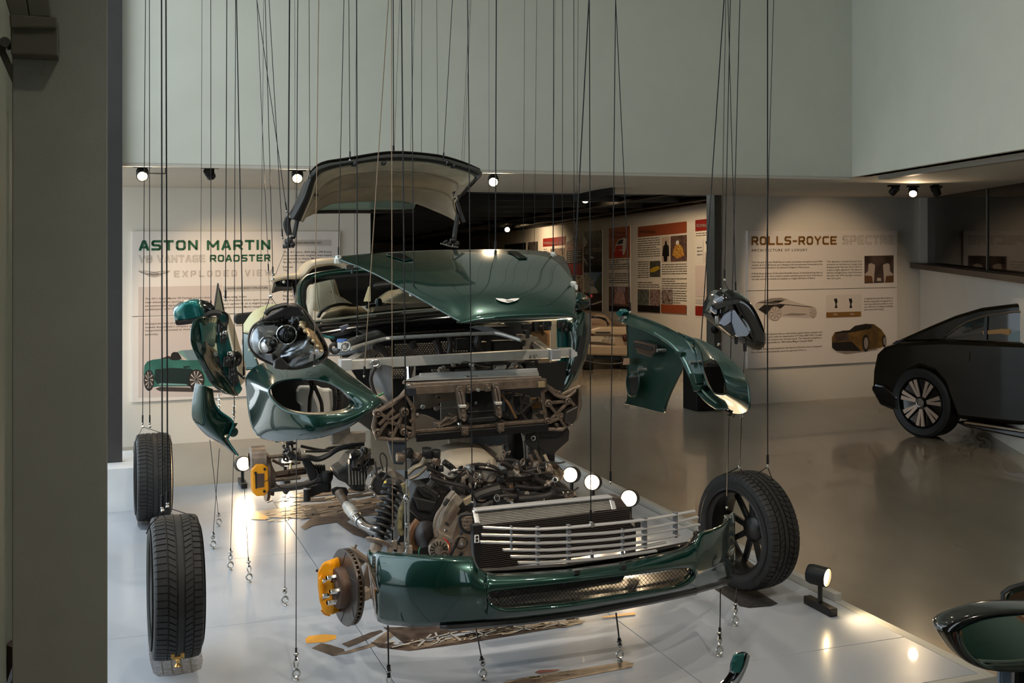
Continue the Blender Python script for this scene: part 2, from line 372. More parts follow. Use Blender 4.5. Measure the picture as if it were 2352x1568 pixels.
class Sheet:
    """a flat plane on which print is laid; f(x, y, off) gives the point, dx the writing direction"""
    def __init__(s, f, dx, n, root, split=None): s.f, s.dx, s.n, s.rt, s.k, s.split, s.root = f, dx, n, root, 0, split, root
    def pick(s, y):
        if s.split: s.root = s.rt[0] if y < s.split else s.rt[1]
    def poly(s, name, pts, m, lift=None, label=None):
        s.pick(sum(q[1] for q in pts) / len(pts))
        s.k += 1; o = lift if lift is not None else 0.0012 + 0.0004 * s.k
        ob = MB().add([s.f(x, y, o) for x, y in pts], [tuple(range(len(pts)))]).build(name, m, s.root, smooth=False)
        if label: part(ob, label)
        return ob
    def polys(s, name, lst, m, lift=None):
        s.pick(lst[0][0][1])
        s.k += 1; o = lift if lift is not None else 0.0012 + 0.0004 * s.k; b = MB()
        for pts in lst: b.add([s.f(x, y, o) for x, y in pts], [tuple(range(len(pts)))])
        o_ = b.build(name, m, s.root, smooth=False); o_['kind'] = 'stuff'; return o_
    def text(s, name, t, x0, x1, yb, cap, m, bold=0.0, outline=0.0, spacing=1.0, lift=0.004, dy=0.0):
        s.pick(yb)
        a = s.f(x0, yb, lift); b = s.f(x1, yb, lift); L = (b - a).dot(s.dx)
        h = abs(s.f(x0, yb - cap, lift).z - a.z)
        vs, fs = text_mesh(t, h / 0.727, 0.0, outline=outline, spacing=spacing, wide=L)
        x0m = min(p.x for p in vs)
        b_ = MB().add([a + s.dx * (p.x - x0m) + UP * p.y + s.n * (p.z * 0.2) for p in vs], fs)
        for q in ((1, 0), (-1, 0), (0, .6), (0, -.6), (.7, .5), (-.7, -.5), (.7, -.5), (-.7, .5)) if bold else ():
            e = bold * h / .727; b_.add([a + s.dx * (p.x - x0m + q[0] * e) + UP * (p.y + q[1] * e) for p in vs], fs)
        o_ = b_.build(name, m, s.root, smooth=False); o_['kind'] = 'stuff'; return o_
    def block(s, name, t, x0, x1, yb, cap, m, th=.21, inner=None, gap=.2, line=.035):
        """square cut display lettering built from strokes; inner = fill colour of outlined letters"""
        s.pick(yb); a = s.f(x0, yb, .004); L = (s.f(x1, yb, .004) - a).dot(s.dx); h = abs(s.f(x0, yb - cap, .004).z - a.z)
        wd = lambda c: {'I': th, ' ': .42, 'M': 1.15, 'W': 1.25, '-': .6}.get(c, .9)
        tot = sum(wd(c) for c in t) + gap * (len(t) - 1); sx = L / (tot * h)
        for k, (mt, lift, cut) in enumerate(((m, .0, 0.0), (inner, .0007, line))):
            if mt is None: continue
            B = MB(); x = 0.0
            for c in t:
                w = wd(c)
                for pl in GLYPH.get(c, ()):
                    cl = pl[0] == 'c'; pts = [V((x + th / 2 + X_ * (w - th), th / 2 + Y_ * (1 - th), 0)) for X_, Y_ in (pl[1:] if cl else pl)]
                    n = len(pts); hw = th / 2 - cut; T = lambda q: a + s.dx * (q.x * h * sx) + UP * (q.y * h) + s.n * lift
                    for i in range(n if cl else n - 1):
                        p0, p1 = pts[i], pts[(i + 1) % n]; d = (p1 - p0).normalized(); nn = V((-d.y, d.x, 0)) * hw
                        e0 = hw if (i == 0 and not cl) else 0; e1 = hw if (i == n - 2 and not cl) else 0
                        q0, q1 = p0 - d * e0, p1 + d * e1
                        B.add([T(q0 - nn), T(q1 - nn), T(q1 + nn), T(q0 + nn)], [(0, 1, 2, 3)])
                    for i in range(0 if cl else 1, n if cl else n - 1):
                        B.add([T(pts[i] + V((math.cos(k_ * math.pi / 6), math.sin(k_ * math.pi / 6), 0)) * hw) for k_ in range(12)], [tuple(range(12))])
                x += w + gap
            o_ = B.build(name if k == 0 else name + '_fill', mt, s.root, smooth=False); o_['kind'] = 'stuff'
    def lines(s, name, rows, m, cap):
        """rows: (text, x0, x1, baseline) joined into one printed paragraph"""
        B = MB(); s.pick(rows[0][3])
        for t, x0, x1, yb in rows:
            a = s.f(x0, yb, 0.004); b = s.f(x1, yb, 0.004); h = abs(s.f(x0, yb - cap, 0.004).z - a.z)
            vs, fs = text_mesh(t, h / 0.727, 0.006, wide=(b - a).dot(s.dx)); x0m = min(p.x for p in vs)
            B.add([a + s.dx * (p.x - x0m) + UP * p.y for p in vs], fs)
        o_ = B.build(name, m, s.root, smooth=False); o_['kind'] = 'stuff'; return o_
    def greek(s, name, x0, x1, y0, y1, pitch, m, wmin=4, wmax=11):
        """far print too small to read: word-sized marks"""
        B = MB(); y = y0
        while y < y1:
            x = x0; e = x1 if R.random() > .2 else lerp(x0, x1, R.uniform(.5, .9))
            while x < e - 1.5:
                w = min(R.uniform(wmin, wmax), e - x)
                B.add([s.f(x, y, .003), s.f(x + w, y, .003), s.f(x + w, y + pitch * .3, .003), s.f(x, y + pitch * .3, .003)], [(0, 1, 2, 3)]); x += w + 1.2
            y += pitch
        o_ = B.build(name, m, s.root, smooth=False); o_['kind'] = 'stuff'; return o_
def ell(cx, cy, rx, ry, n=24, a0=0, a1=2 * math.pi): return [(cx + rx * math.cos(a0 + (a1 - a0) * i / n), cy + ry * math.sin(a0 + (a1 - a0) * i / n)) for i in range(n if abs(a1 - a0 - 2 * math.pi) < 1e-6 else n + 1)]
def boards(root, corners, split, off=0.05, m=None):
    (xl, yt), (xr, _), (_, yb) = corners
    a = Pw(xl, yt, off); b = Pw(xr, yt, off); z0 = Pw(xl, yb, off).z; z1 = Pw(xl, split, off).z; zt = a.z
    out = []
    for lo, hi in ((z1 + .004, zt), (z0, z1 - .004)):
        q = [V((a.x, a.y, lo)), V((b.x, b.y, lo)), V((b.x, b.y, hi)), V((a.x, a.y, hi))]
        out.append(MB().prism(q, WN * -off).build('board', m or M_board, root, smooth=False, bevel=.002))
    return out
# ---- left board
lb = thing('information_board', 'large white wall board lettered in green, with a picture of a green car', 'sign board', Pw(540, 924, .03))
LB = boards(lb, ((303, 531), (781, 531), (0, 924)), 727)
S1 = Sheet(lambda x, y, o: Pw(x, y, .05 + o), WD, WN, LB, 726)
S1.poly('tinted_box', [(318, 659), (510, 655), (510, 722), (318, 726)], M_pink)
S1.poly('tinted_box', [(318, 729.5), (510, 724.5), (510, 908), (318, 913)], M_pink)
S1.poly('tinted_box', [(512, 657), (627, 654.5), (627, 667.5), (512, 670)], M_greybox)
S1.poly('tinted_box', [(650, 550.5), (761, 550.5), (761, 564), (650, 564.5)], M_greybox)
S1.block('title_lettering', 'ASTON MARTIN', 319, 621, 575.5, 24, M_green, .23)
S1.block('outlined_lettering', 'V8 VANTAGE', 319, 471, 603.5, 17, M_ink, .2, M_board)
S1.block('title_lettering', 'ROADSTER', 482, 621, 601.5, 16.5, M_green, .23)
S1.block('outlined_lettering', 'EXPLODED VIEW', 400, 624, 636.5, 14.5, mat('print_ink_rose', (128, 108, 102), .6), .18, M_board, gap=.55, line=.045)
# wings emblem, drawn in line
wl = MB()
def wline(pts, r=.002): wl.tube([S1.f(x, y, .004) for x, y in pts], r, 5)
for sg in (-1, 1):
    g = lambda x, y: (354 + sg * x, y)
    wline([g(0, 625), g(14, 623), g(36, 622), g(30, 626), g(20, 629), g(11, 634), g(0, 636)])
    wline([g(0, 629), g(12, 627.5), g(33, 624)]); wline([g(0, 632), g(10, 631), g(24, 627.5)])
    for k in range(7): wline([g(2 + k * 2.2, 630 - k * .3), g(1.5 + k * 2, 635 - k * .8)], .0012)
wline([(344, 626), (364, 626), (363, 630), (345, 630), (344, 626)])
wl.build('wing_emblem', M_ink, LB[0])
S1.text('heading', 'CHASSIS AND BODY STRUCTURE', 516.5, 615, 664.6, 4.8, M_ink2, .01)
S1.text('heading', 'POWERTRAIN AND EXHAUST', 655, 739, 559.8, 4.8, M_ink2, .01)
S1.lines('paragraph', [('The 2011 Aston Martin V8 Vantage is a two-door,', 333.5, 485, 688), ('rear-wheel-drive sports car that can reach a', 333.5, 485, 696.2),
    ('maximum speed of      with an', 333.5, 485, 704.4), ('acceleration of 0-100', 333.5, 405, 712.4)], M_ink, 4.6)
S1.lines('paragraph', [('An exploded view of the car', 333, 420, 745.6), ('reveals the vehicle\'s complex and', 333, 446, 753.6), ('components separated to show the', 333, 450, 761), ('assembly.', 333, 364, 770)], M_ink, 4.6)
S1.lines('paragraph', [("'Swan-wing' doors", 512, 566, 684)], M_ink2, 4.6)
S1.lines('paragraph', [('The frameless doors open outwards', 512, 627, 691.6), ('and upwards at a slight angle, a', 512, 627, 699.8), ('signature Aston Martin design element.', 512, 624, 707.8),
    ('and b', 541, 562, 741), ('with', 541, 556, 749)], M_ink, 4.6)
S1.lines('paragraph', [('The 4.7 litre, 420 bhp, V8 front', 650, 761, 581), ('mid-mounted engine was hand', 650, 761, 588.6), ('assembled at Aston Martin\'s engine', 650, 761, 596.2), ('facility in Cologne, Germany', 650, 744, 604)], M_ink, 4.6)
S1.lines('paragraph', [('Exhaust', 650, 673, 615), ('Rear mid', 650, 676, 681.5)], M_ink2, 4.6)
S1.lines('paragraph', [('The', 650, 661, 622.6), ('driving', 650, 671, 670.5), ('A six-speed', 650, 684, 689.5)], M_ink, 4.6)
# picture of the green open car
zz = lambda pts: [(290 + x / 5.406, 630 + y / 5.406) for x, y in pts]
G1 = mat('print_car_green', (30, 84, 74), .5, c2=(66, 128, 116), vscale=2.2); G2 = mat('print_car_dark', (18, 40, 38), .5); G3 = mat('print_car_light', (120, 160, 152), .5)
S1.poly('car_picture_shadow', zz([(360, 1420), (420, 1395), (780, 1405), (900, 1440), (1400, 1430), (1360, 1470), (420, 1450)]), mat('print_shadow', (70, 60, 56), .6))
S1.poly('car_picture_body', zz([(216, 1240), (224, 1130), (262, 1080), (330, 1058), (430, 1046), (560, 1042), (690, 1060), (760, 1066), (890, 1060), (1100, 1090), (1300, 1150), (1370, 1230), (1350, 1330), (1200, 1390), (900, 1390), (400, 1390), (340, 1400), (240, 1340)]), G1)
S1.poly('car_picture_flank', zz([(360, 1180), (560, 1160), (800, 1170), (850, 1200), (800, 1390), (400, 1380), (345, 1300)]), G2)
S1.poly('car_picture_sill', zz([(385, 1365), (430, 1348), (740, 1360), (770, 1380), (420, 1376)]), G3)
S1.poly('car_picture_windscreen', zz([(640, 962), (690, 944), (850, 930), (960, 930), (1010, 1060), (890, 1062), (770, 1066)]), mat('print_glass', (120, 140, 146), .5))
S1.poly('car_picture_pillar', zz([(635, 960), (690, 940), (700, 950), (776, 1064), (762, 1066)]), G3)
S1.poly('car_picture_seats', zz([(545, 1040), (562, 980), (590, 962), (640, 966), (672, 1010), (690, 1050), (640, 1062)]), mat('print_dark', (28, 24, 26), .6))
S1.poly('car_picture_mirror', zz(ell(602, 1040, 66, 26, 16)), mat('print_dark', (28, 24, 26), .6))
S1.poly('car_picture_rear_deck', zz([(430, 1046), (520, 1010), (552, 1022), (548, 1042)]), mat('print_maroon', (70, 44, 44), .6))
S1.poly('car_picture_vent', zz([(706, 1140), (780, 1136), (806, 1148), (716, 1166)]), G2)
for cx, cy, rx, ry in ((282, 1315, 64, 130), (870, 1310, 100, 132)):
    S1.poly('car_picture_tyre', zz(ell(cx, cy, rx, ry)), mat('print_dark', (28, 24, 26), .6))
    S1.poly('car_picture_rim', zz(ell(cx, cy - 4, rx * .84, ry * .86)), mat('print_rim_dark', (62, 52, 48), .6))
    S1.polys('car_picture_spokes', [zz([(cx + rx * .1 * math.cos(t - 1), cy - 4 + ry * .1 * math.sin(t - 1)), (cx + rx * .8 * math.cos(t - .09), cy - 4 + ry * .82 * math.sin(t - .09)), (cx + rx * .8 * math.cos(t + .09), cy - 4 + ry * .82 * math.sin(t + .09))]) for t in [k * math.pi / 5 for k in range(10)]], mat('print_silver', (206, 196, 186), .5))
# ---- right board
rb = thing('information_board', 'white two-piece wall board lettered in bronze behind the dark saloon car', 'sign board', Pw(1880, 840, .03))
RB = boards(rb, ((1717.5, 529.5), (2061, 528.6), (0, 846.5)), 668)
S2 = Sheet(lambda x, y, o: Pw(x, y, .05 + o), WD, WN, RB, 667)
S2.block('title_lettering', 'ROLLS-ROYCE', 1726, 1922, 563, 20.5, M_brown, .23)
S2.block('outlined_lettering', 'SPECTRE', 1935, 2053, 561.3, 20.5, mat('print_ink_taupe', (150, 132, 112), .6), .21, M_board, line=.04)
S2.text('subtitle', 'ARCHITECTURE OF LUXURY', 1726, 1854.5, 577.6, 6, M_ink2, .005, spacing=1.3)
S2.lines('paragraph', [("Over the past 10 years Rolls-Royce's yearly production averaged around 4000", 1726, 1889, 604), ('vehicles. Every Rolls-Royce car is designed and manufactured exclusively at the', 1726, 1889, 610.5), ("brand's innovative facility in Goodwood in England's West Sussex.", 1726, 1860, 617),
    ('A Rolls-Royce is one of the most beautiful pieces of manufacturing that an', 1726, 1889, 630), ('individual can own. Each model is custom manufactured by hand. Rolls-Royce', 1726, 1889, 636.5), ('cars take around six months to complete or roughly 450 hours of labour.', 1726, 1873, 642.8)], M_ink, 4)
S2.lines('paragraph', [("The Spectre is Rolls-Royce's first", 1899, 1980, 602.6), ('all-electric car and features a unique, large', 1899, 1980, 609), ('fastback grille that sits off 22 LEDs to', 1899, 1980, 615.4), ('create a night signature. The Spectre', 1899, 1980, 621.8), ('features starlight doors, which illuminate', 1899, 1980, 628.2), ('the cabin with 4796 tiny lights creating a', 1899, 1980, 634.6), ('calm starry glow.', 1899, 1932, 641)], M_ink, 4)
S2.lines('paragraph', [('A slightly forward-tilted Spirit of', 1985, 2051, 687.5), ('Ecstasy was gently re-shaped for a', 1985, 2051, 694), ('more aerodynamic profile. It took', 1985, 2051, 700.3), ('over 830 hours of design modelling', 1985, 2051, 706.6), ('and wind tunnel testing.', 1985, 2030, 712.8)], M_ink, 4)
S2.lines('paragraph', [('The handcrafted Spectre has an aluminium space frame chassis and', 1726, 1888, 770.5), ('two electric motors with an impressive 577 bhp (430 kW). It uses', 1726, 1888, 777), ('twenty, 102 kWh Lithium-ion battery pack. The Spectre employs a', 1726, 1888, 783.5), ('new system to provide an "Effortless Magic Carpet Ride"', 1726, 1868, 790),
    ('The engine sound was created by the famous German music composer', 1725, 1888, 804), ('Hans Zimmer to warn passersby about the approach of the car.', 1725, 1853, 811)], M_ink, 4)
PD = mat('print_dark_photo', (60, 46, 42), .5, c2=(96, 78, 72), vscale=6); PL = mat('print_cream', (196, 178, 164), .5); PB = mat('print_tan', (110, 74, 46), .5)
S2.poly('interior_photo', [(1985.5, 587.5), (2052.6, 586.2), (2052.6, 648.5), (1985.5, 651)], PD)
for sg in (-1, 1):
    g = lambda x, y: (2019 + sg * x, y)
    S2.poly('interior_photo_seat', [g(9, 608), g(18, 604), g(24, 606), g(25, 622), g(33, 630), g(33, 648), g(12, 649), g(10, 622)], PL)
    S2.poly('interior_photo_door', [g(16, 634), g(33, 632), g(33, 648), g(14, 649)], PB)
S2.poly('interior_photo_console', [(2014, 622), (2024, 622), (2026, 648), (2012, 648)], PD); S2.poly('interior_photo_console', [(2015, 638), (2023, 638), (2024, 645), (2014, 645)], PL)
s5 = lambda pts: [(1600 + x / 4.125, 480 + y / 4.125) for x, y in pts]
KK = mat('print_sketch_black', (36, 30, 28), .6); KG = mat('print_sketch_grey', (150, 138, 130), .6); KL = mat('print_sketch_pale', (206, 192, 182), .6)
S2.poly('sketch_body', s5([(555, 905), (600, 870), (700, 842), (800, 838), (880, 862), (1000, 900), (1100, 925), (1135, 960), (1130, 1010), (1060, 1030), (800, 1020), (690, 1050), (640, 990), (575, 950)]), KL)
S2.poly('sketch_roof', s5([(570, 890), (700, 848), (800, 840), (870, 856), (800, 862), (640, 890)]), KG)
S2.poly('sketch_window', s5([(660, 888), (760, 866), (840, 862), (780, 888)]), KK)
S2.poly('sketch_shade', s5([(585, 950), (640, 905), (840, 905), (800, 940), (690, 960), (660, 1000)]), KK)
S2.poly('sketch_line', s5([(560, 892), (600, 880), (1095, 925), (1090, 930), (600, 888)]), KK)
S2.poly('sketch_shade', s5([(810, 1005), (900, 985), (1020, 990), (1050, 1000), (960, 1010)]), KG)
for cx, rx, ry in ((745, 58, 70), (1105, 32, 52)):
    S2.poly('sketch_wheel', s5(ell(cx, 990 if rx > 40 else 980, rx, ry)), KG); S2.poly('sketch_wheel_face', s5(ell(cx, 990 if rx > 40 else 980, rx * .9, ry * .9)), KL)
    S2.polys('sketch_spokes', [s5([(cx, 985), (cx + rx * .8 * math.cos(t), 985 + ry * .8 * math.sin(t)), (cx + rx * .8 * math.cos(t + .3), 985 + ry * .8 * math.sin(t + .3))]) for t in [k * math.pi / 4 for k in range(8)]], KG)
S2.poly('label_box', s5([(1230, 815), (1560, 805), (1560, 970), (1230, 978)]), mat('print_box_pale', (226, 214, 204), .5))
S2.poly('label_strip', s5([(1230, 978), (1558, 970), (1558, 1018), (1230, 1028)]), M_brown)
S2.polys('figure_silhouette', [s5([(1300 + k * 140, 850), (1330 + k * 140, 846), (1336 + k * 140, 880), (1326 + k * 140, 900), (1336 + k * 140, 936), (1308 + k * 140, 938), (1316 + k * 140, 900)]) for k in (0, 1)], KK)
S2.text('label_lettering', 'Old', 1914, 1923, 724, 4.6, M_board, lift=.016); S2.text('label_lettering', 'New', 1953, 1963, 723, 4.6, M_board, lift=.016)
CG = mat('print_car_gold', (140, 104, 46), .5, c2=(88, 64, 30), vscale=5); CB = mat('print_car_black', (30, 24, 20), .5)
S2.poly('car_photo_shadow', s5([(1320, 1350), (1400, 1340), (1700, 1320), (1720, 1330), (1420, 1372)]), KG)
S2.poly('car_photo_body', s5([(1282, 1215), (1310, 1165), (1450, 1145), (1500, 1105), (1600, 1085), (1680, 1090), (1750, 1140), (1790, 1200), (1796, 1270), (1750, 1310), (1560, 1345), (1320, 1340), (1285, 1310)]), CG)
S2.poly('car_photo_hood', s5([(1310, 1170), (1390, 1150), (1450, 1148), (1500, 1108), (1600, 1090), (1660, 1095), (1655, 1130), (1560, 1150), (1450, 1170), (1320, 1180)]), CB)
S2.poly('car_photo_grille', s5([(1312, 1185), (1440, 1170), (1444, 1245), (1312, 1255)]), PD)
S2.poly('car_photo_bumper', s5([(1284, 1265), (1470, 1255), (1560, 1345), (1320, 1342), (1286, 1312)]), CB)
for cx, cy, rx, ry in ((1603, 1270, 34, 82), (1778, 1250, 20, 58)):
    S2.poly('car_photo_wheel', s5(ell(cx, cy, rx, ry)), CB); S2.poly('car_photo_wheel_rim', s5(ell(cx + 3, cy, rx * .62, ry * .68)), KG)
# ---- posters on the wall of the room behind (they follow its sloping floor)
PVX, PVY = 333.0, 649.0
def photo(name, a, b, sc=9): return mat('photo_' + name, a, .5, c2=b, vscale=sc)
def poster(label, x0, x1, y0, y1, items):
    t = thing('wall_poster', label, 'poster', hit(x0, y1, pr + E1 * -.01, E1), 'posters in the room behind')
    off = E1 * -.012
    sh = Sheet(lambda x, y, o: hit(x, PVY + (y - PVY) * (x - PVX) / (x0 - PVX), pr + E1 * (-.012 - o * 3), E1), E2 * -1, E1 * -1, t)
    q = [hit(x, PVY + (y - PVY) * (x - PVX) / (x0 - PVX), pr + E1 * -.012, E1) for x, y in ((x0, y1), (x1, y1), (x1, y0), (x0, y0))]
    MB().prism(q, E1 * .012).build('sheet', mat('poster_sheet', (232, 222, 208), .6), t, smooth=False)
    for it in items:
        k = it[0]
        if k == 'r': sh.poly(it[1], [(it[2], it[4]), (it[3], it[4]), (it[3], it[5]), (it[2], it[5])], it[6])
        elif k == 'p': sh.poly(it[1], it[2], it[3])
        elif k == 't': sh.text('lettering', it[1], it[2], it[3], it[4], it[5], it[6], .012, lift=.006)
        elif k == 'g': sh.greek('text_block', it[1], it[2], it[3], it[4], it[5], it[6])
    return t
RED = mat('poster_red', (138, 34, 26), .5); ORG = mat('poster_orange_brown', (150, 74, 44), .5); PK = mat('poster_black', (26, 20, 20), .5)
WHT = mat('poster_white', (226, 220, 212), .5); SKIN = mat('photo_tone', (150, 110, 90), .6)
poster('narrow poster with a black heading, farthest along the poster wall', 1158, 1210, 561, 700, [('r', 'banner', 1159, 1208, 562, 581, PK), ('t', 'CARS', 1161, 1176, 574, 4, WHT), ('g', 1160, 1207, 590, 690, 5, M_ink)])
poster('narrow photo poster of a dark car, second from the far end', 1211, 1236, 556, 700, [('r', 'photo', 1211.5, 1235.5, 556.5, 640, photo('dark_car', (40, 34, 34), (120, 110, 104)))])
poster('poster headed in deep red with small photos, third from the far end', 1246, 1298.5, 547, 712, [('r', 'banner', 1247, 1298, 548, 567, RED), ('t', 'AN INTRODUCTION TO F1 CARS', 1249, 1290, 560.5, 5.5, WHT), ('g', 1248, 1262, 572, 706, 4.5, M_ink), ('r', 'photo', 1264, 1297, 573, 596, photo('crowd', (60, 48, 46), (170, 150, 136), 20)), ('g', 1264, 1297, 602, 706, 4.5, M_ink)])
poster('tall poster with a crowd photo over black text and a red band', 1300, 1338.5, 541, 714, [('p', 'photo', [(1301, 556), (1337, 541), (1337, 575), (1301, 575)], photo('pit_roof', (168, 160, 150), (90, 84, 80))), ('r', 'photo', 1301, 1337, 560, 576, photo('crowd_red', (120, 40, 40), (190, 160, 140), 26)), ('r', 'caption_panel', 1301, 1337, 576, 606, PK), ('g', 1303, 1335, 579, 602, 4.5, WHT), ('r', 'red_band', 1301, 1337, 606, 632, RED), ('r', 'photo', 1301, 1337, 634, 713, photo('pit', (190, 170, 150), (70, 54, 44), 8)), ('p', 'photo_figure', [(1327, 690), (1329, 668), (1332, 660), (1334, 668), (1336, 700), (1332, 712), (1326, 712)], PK)])
poster('tall photo poster of a racing circuit and a curved glass building', 1340, 1383, 532, 712, [('r', 'photo', 1340.5, 1382.5, 533, 611, photo('circuit', (92, 84, 82), (50, 44, 44), 7)), ('p', 'photo_sky', [(1341, 540), (1346, 552), (1350, 556), (1345, 566), (1341, 568)], WHT), ('p', 'photo_track_line', [(1341, 590), (1350, 607), (1348, 608), (1341, 596)], WHT), ('p', 'photo_race_car', [(1354, 588), (1362, 590), (1366, 594), (1360, 596), (1355, 593)], WHT), ('g', 1343, 1380, 572, 586, 3.5, WHT), ('r', 'caption_panel', 1340.5, 1382.5, 611, 625.5, PK), ('g', 1342, 1381, 614, 623, 4.5, WHT),
    ('r', 'photo', 1340.5, 1382.5, 625.5, 672, photo('glass_building', (96, 130, 176), (150, 176, 206), 3)), ('p', 'photo_shell', [(1340.5, 627), (1352, 628), (1364, 645), (1360, 672), (1340.5, 672)], photo('shell', (210, 206, 196), (130, 126, 116), 22)), ('p', 'photo_shell', [(1382.5, 627), (1372, 640), (1366, 650), (1368, 672), (1382.5, 672)], photo('shell2', (110, 130, 120), (70, 90, 80), 22)), ('r', 'photo_road', 1340.5, 1382.5, 672, 699, mat('photo_road', (66, 54, 50), .6)), ('p', 'photo_car_white', [(1352, 660), (1362, 657), (1370, 662), (1374, 672), (1354, 674)], WHT), ('p', 'photo_kerb', [(1356, 698), (1382, 688), (1382, 692), (1362, 699)], WHT), ('r', 'caption_panel', 1340.5, 1382.5, 699, 711.5, PK), ('g', 1360, 1381, 703, 709, 4.5, WHT)])
poster('poster with a red rally car on an orange ground above a team photo', 1398, 1447.5, 524, 714, [('r', 'photo', 1398.5, 1447, 524.5, 594, mat('poster_rust', (172, 82, 50), .5)), ('t', 'MAKING RALLY CARS', 1401, 1434, 538, 6, SKIN), ('t', 'PREPARED IN COIMBATORE', 1401, 1440, 546.5, 6, SKIN),
    ('p', 'photo_car', [(1410, 578), (1413, 566), (1420, 553), (1434, 549), (1438, 552), (1438, 572), (1434, 586), (1420, 591), (1411, 588)], WHT), ('p', 'photo_car_grille', [(1410, 578), (1422, 576), (1430, 578), (1430, 588), (1420, 592), (1411, 589)], mat('photo_red', (190, 40, 26), .5)), ('p', 'photo_car_screen', [(1416, 563), (1421, 554), (1432, 552), (1430, 562)], PK), ('p', 'photo_car_hood', [(1414, 566), (1429, 565), (1430, 574), (1412, 577)], mat('photo_red', (190, 40, 26), .5)),
    ('g', 1398.5, 1446, 597, 620, 5, M_ink), ('g', 1398.5, 1446, 628, 652, 5, M_ink), ('r', 'photo', 1398.5, 1447, 658, 702, photo('team', (150, 120, 104), (70, 48, 44), 26)), ('r', 'photo_arch', 1411, 1436, 659, 672, photo('arch', (196, 170, 170), (150, 120, 130), 14)), ('p', 'photo_crowd', [(1410, 696), (1412, 676), (1422, 668), (1434, 674), (1437, 698)], photo('team2', (220, 210, 200), (180, 50, 44), 40)), ('r', 'caption_panel', 1398.5, 1447, 702, 713.5, PK), ('g', 1400, 1445, 704, 711, 4, WHT)])
poster('wide poster with an orange-brown banner and kart racing photos', 1464, 1578, 520, 716, [('r', 'banner', 1465, 1577, 521, 545, ORG), ('t', 'NARAIN KARTHIKEYAN', 1468, 1505, 535.5, 6.5, SKIN),
    ('g', 1465, 1516, 549, 592, 5, M_ink), ('r', 'photo', 1520, 1537, 549, 604, mat('photo_backdrop', (198, 176, 156), .6)), ('p', 'photo_figure', [(1521, 590), (1523, 570), (1527, 566), (1528, 558), (1531, 558), (1532, 566), (1536, 570), (1537, 592), (1533, 592), (1532, 603), (1525, 603), (1524, 592)], PK), ('r', 'photo', 1540, 1577, 549, 604, photo('kart', (70, 54, 50), (120, 90, 80), 14)), ('p', 'photo_kart', [(1544, 590), (1548, 574), (1554, 566), (1560, 566), (1568, 576), (1572, 592), (1556, 598)], photo('kart2', (170, 40, 30), (210, 190, 80), 40)), ('p', 'photo_helmet', ell(1556, 564, 4, 5, 10), WHT),
    ('g', 1465, 1490, 601, 640, 5, M_ink), ('r', 'photo', 1492.5, 1516, 601, 636, photo('track', (60, 62, 44), (90, 84, 80), 10)), ('p', 'photo_race_car', [(1493, 620), (1500, 615), (1512, 612), (1516, 618), (1504, 625), (1494, 626)], mat('photo_yellow', (196, 160, 50), .5)), ('g', 1520, 1577, 609, 634, 5, M_ink), ('g', 1465, 1515, 648, 662, 5, M_ink), ('g', 1520, 1577, 640, 664, 5, M_ink),
    ('r', 'photo', 1464.5, 1490, 664, 700, photo('race', (120, 120, 116), (70, 80, 62), 12)), ('r', 'photo', 1492, 1516, 664, 700, photo('podium', (170, 150, 140), (100, 70, 66), 22)), ('r', 'photo', 1519, 1544, 664, 694, photo('drivers', (176, 156, 146), (60, 44, 44), 18)), ('g', 1546, 1577, 666, 692, 5, M_ink), ('r', 'caption_panel', 1464.5, 1515.5, 700, 715, PK), ('g', 1467, 1510, 703, 713, 4.5, WHT), ('r', 'colour_box', 1518, 1576, 696, 714.5, ORG), ('g', 1523, 1552, 704, 708, 5, WHT)])
poster('poster with a red banner about drivers at the near end of the wall', 1596, 1645, 504, 728, [('r', 'banner', 1597, 1645, 505.5, 531.5, RED), ('t', 'BECOMING AN F1 D', 1600, 1644, 521.5, 7, WHT), ('g', 1598, 1644, 536, 545, 5, M_ink), ('r', 'diagram_box', 1598, 1615, 549, 605, WHT), ('r', 'diagram_box', 1618, 1644, 548, 578, WHT), ('t', 'F4  F', 1621, 1642, 562, 7, PK), ('r', 'diagram_box', 1618, 1641, 580, 604, M_greybox), ('g', 1601, 1613, 568, 590, 8, M_ink), ('g', 1621, 1638, 583, 600, 5, M_ink),
    ('r', 'tinted_box', 1597, 1645, 610, 681, M_pink), ('g', 1599, 1643, 613, 677, 5.5, M_ink), ('r', 'tinted_box', 1597, 1645, 686, 697, M_greybox), ('g', 1599, 1643, 688, 695, 5, M_ink2), ('r', 'colour_box', 1597, 1645, 702, 724, RED), ('g', 1599, 1643, 706, 721, 8, WHT)])
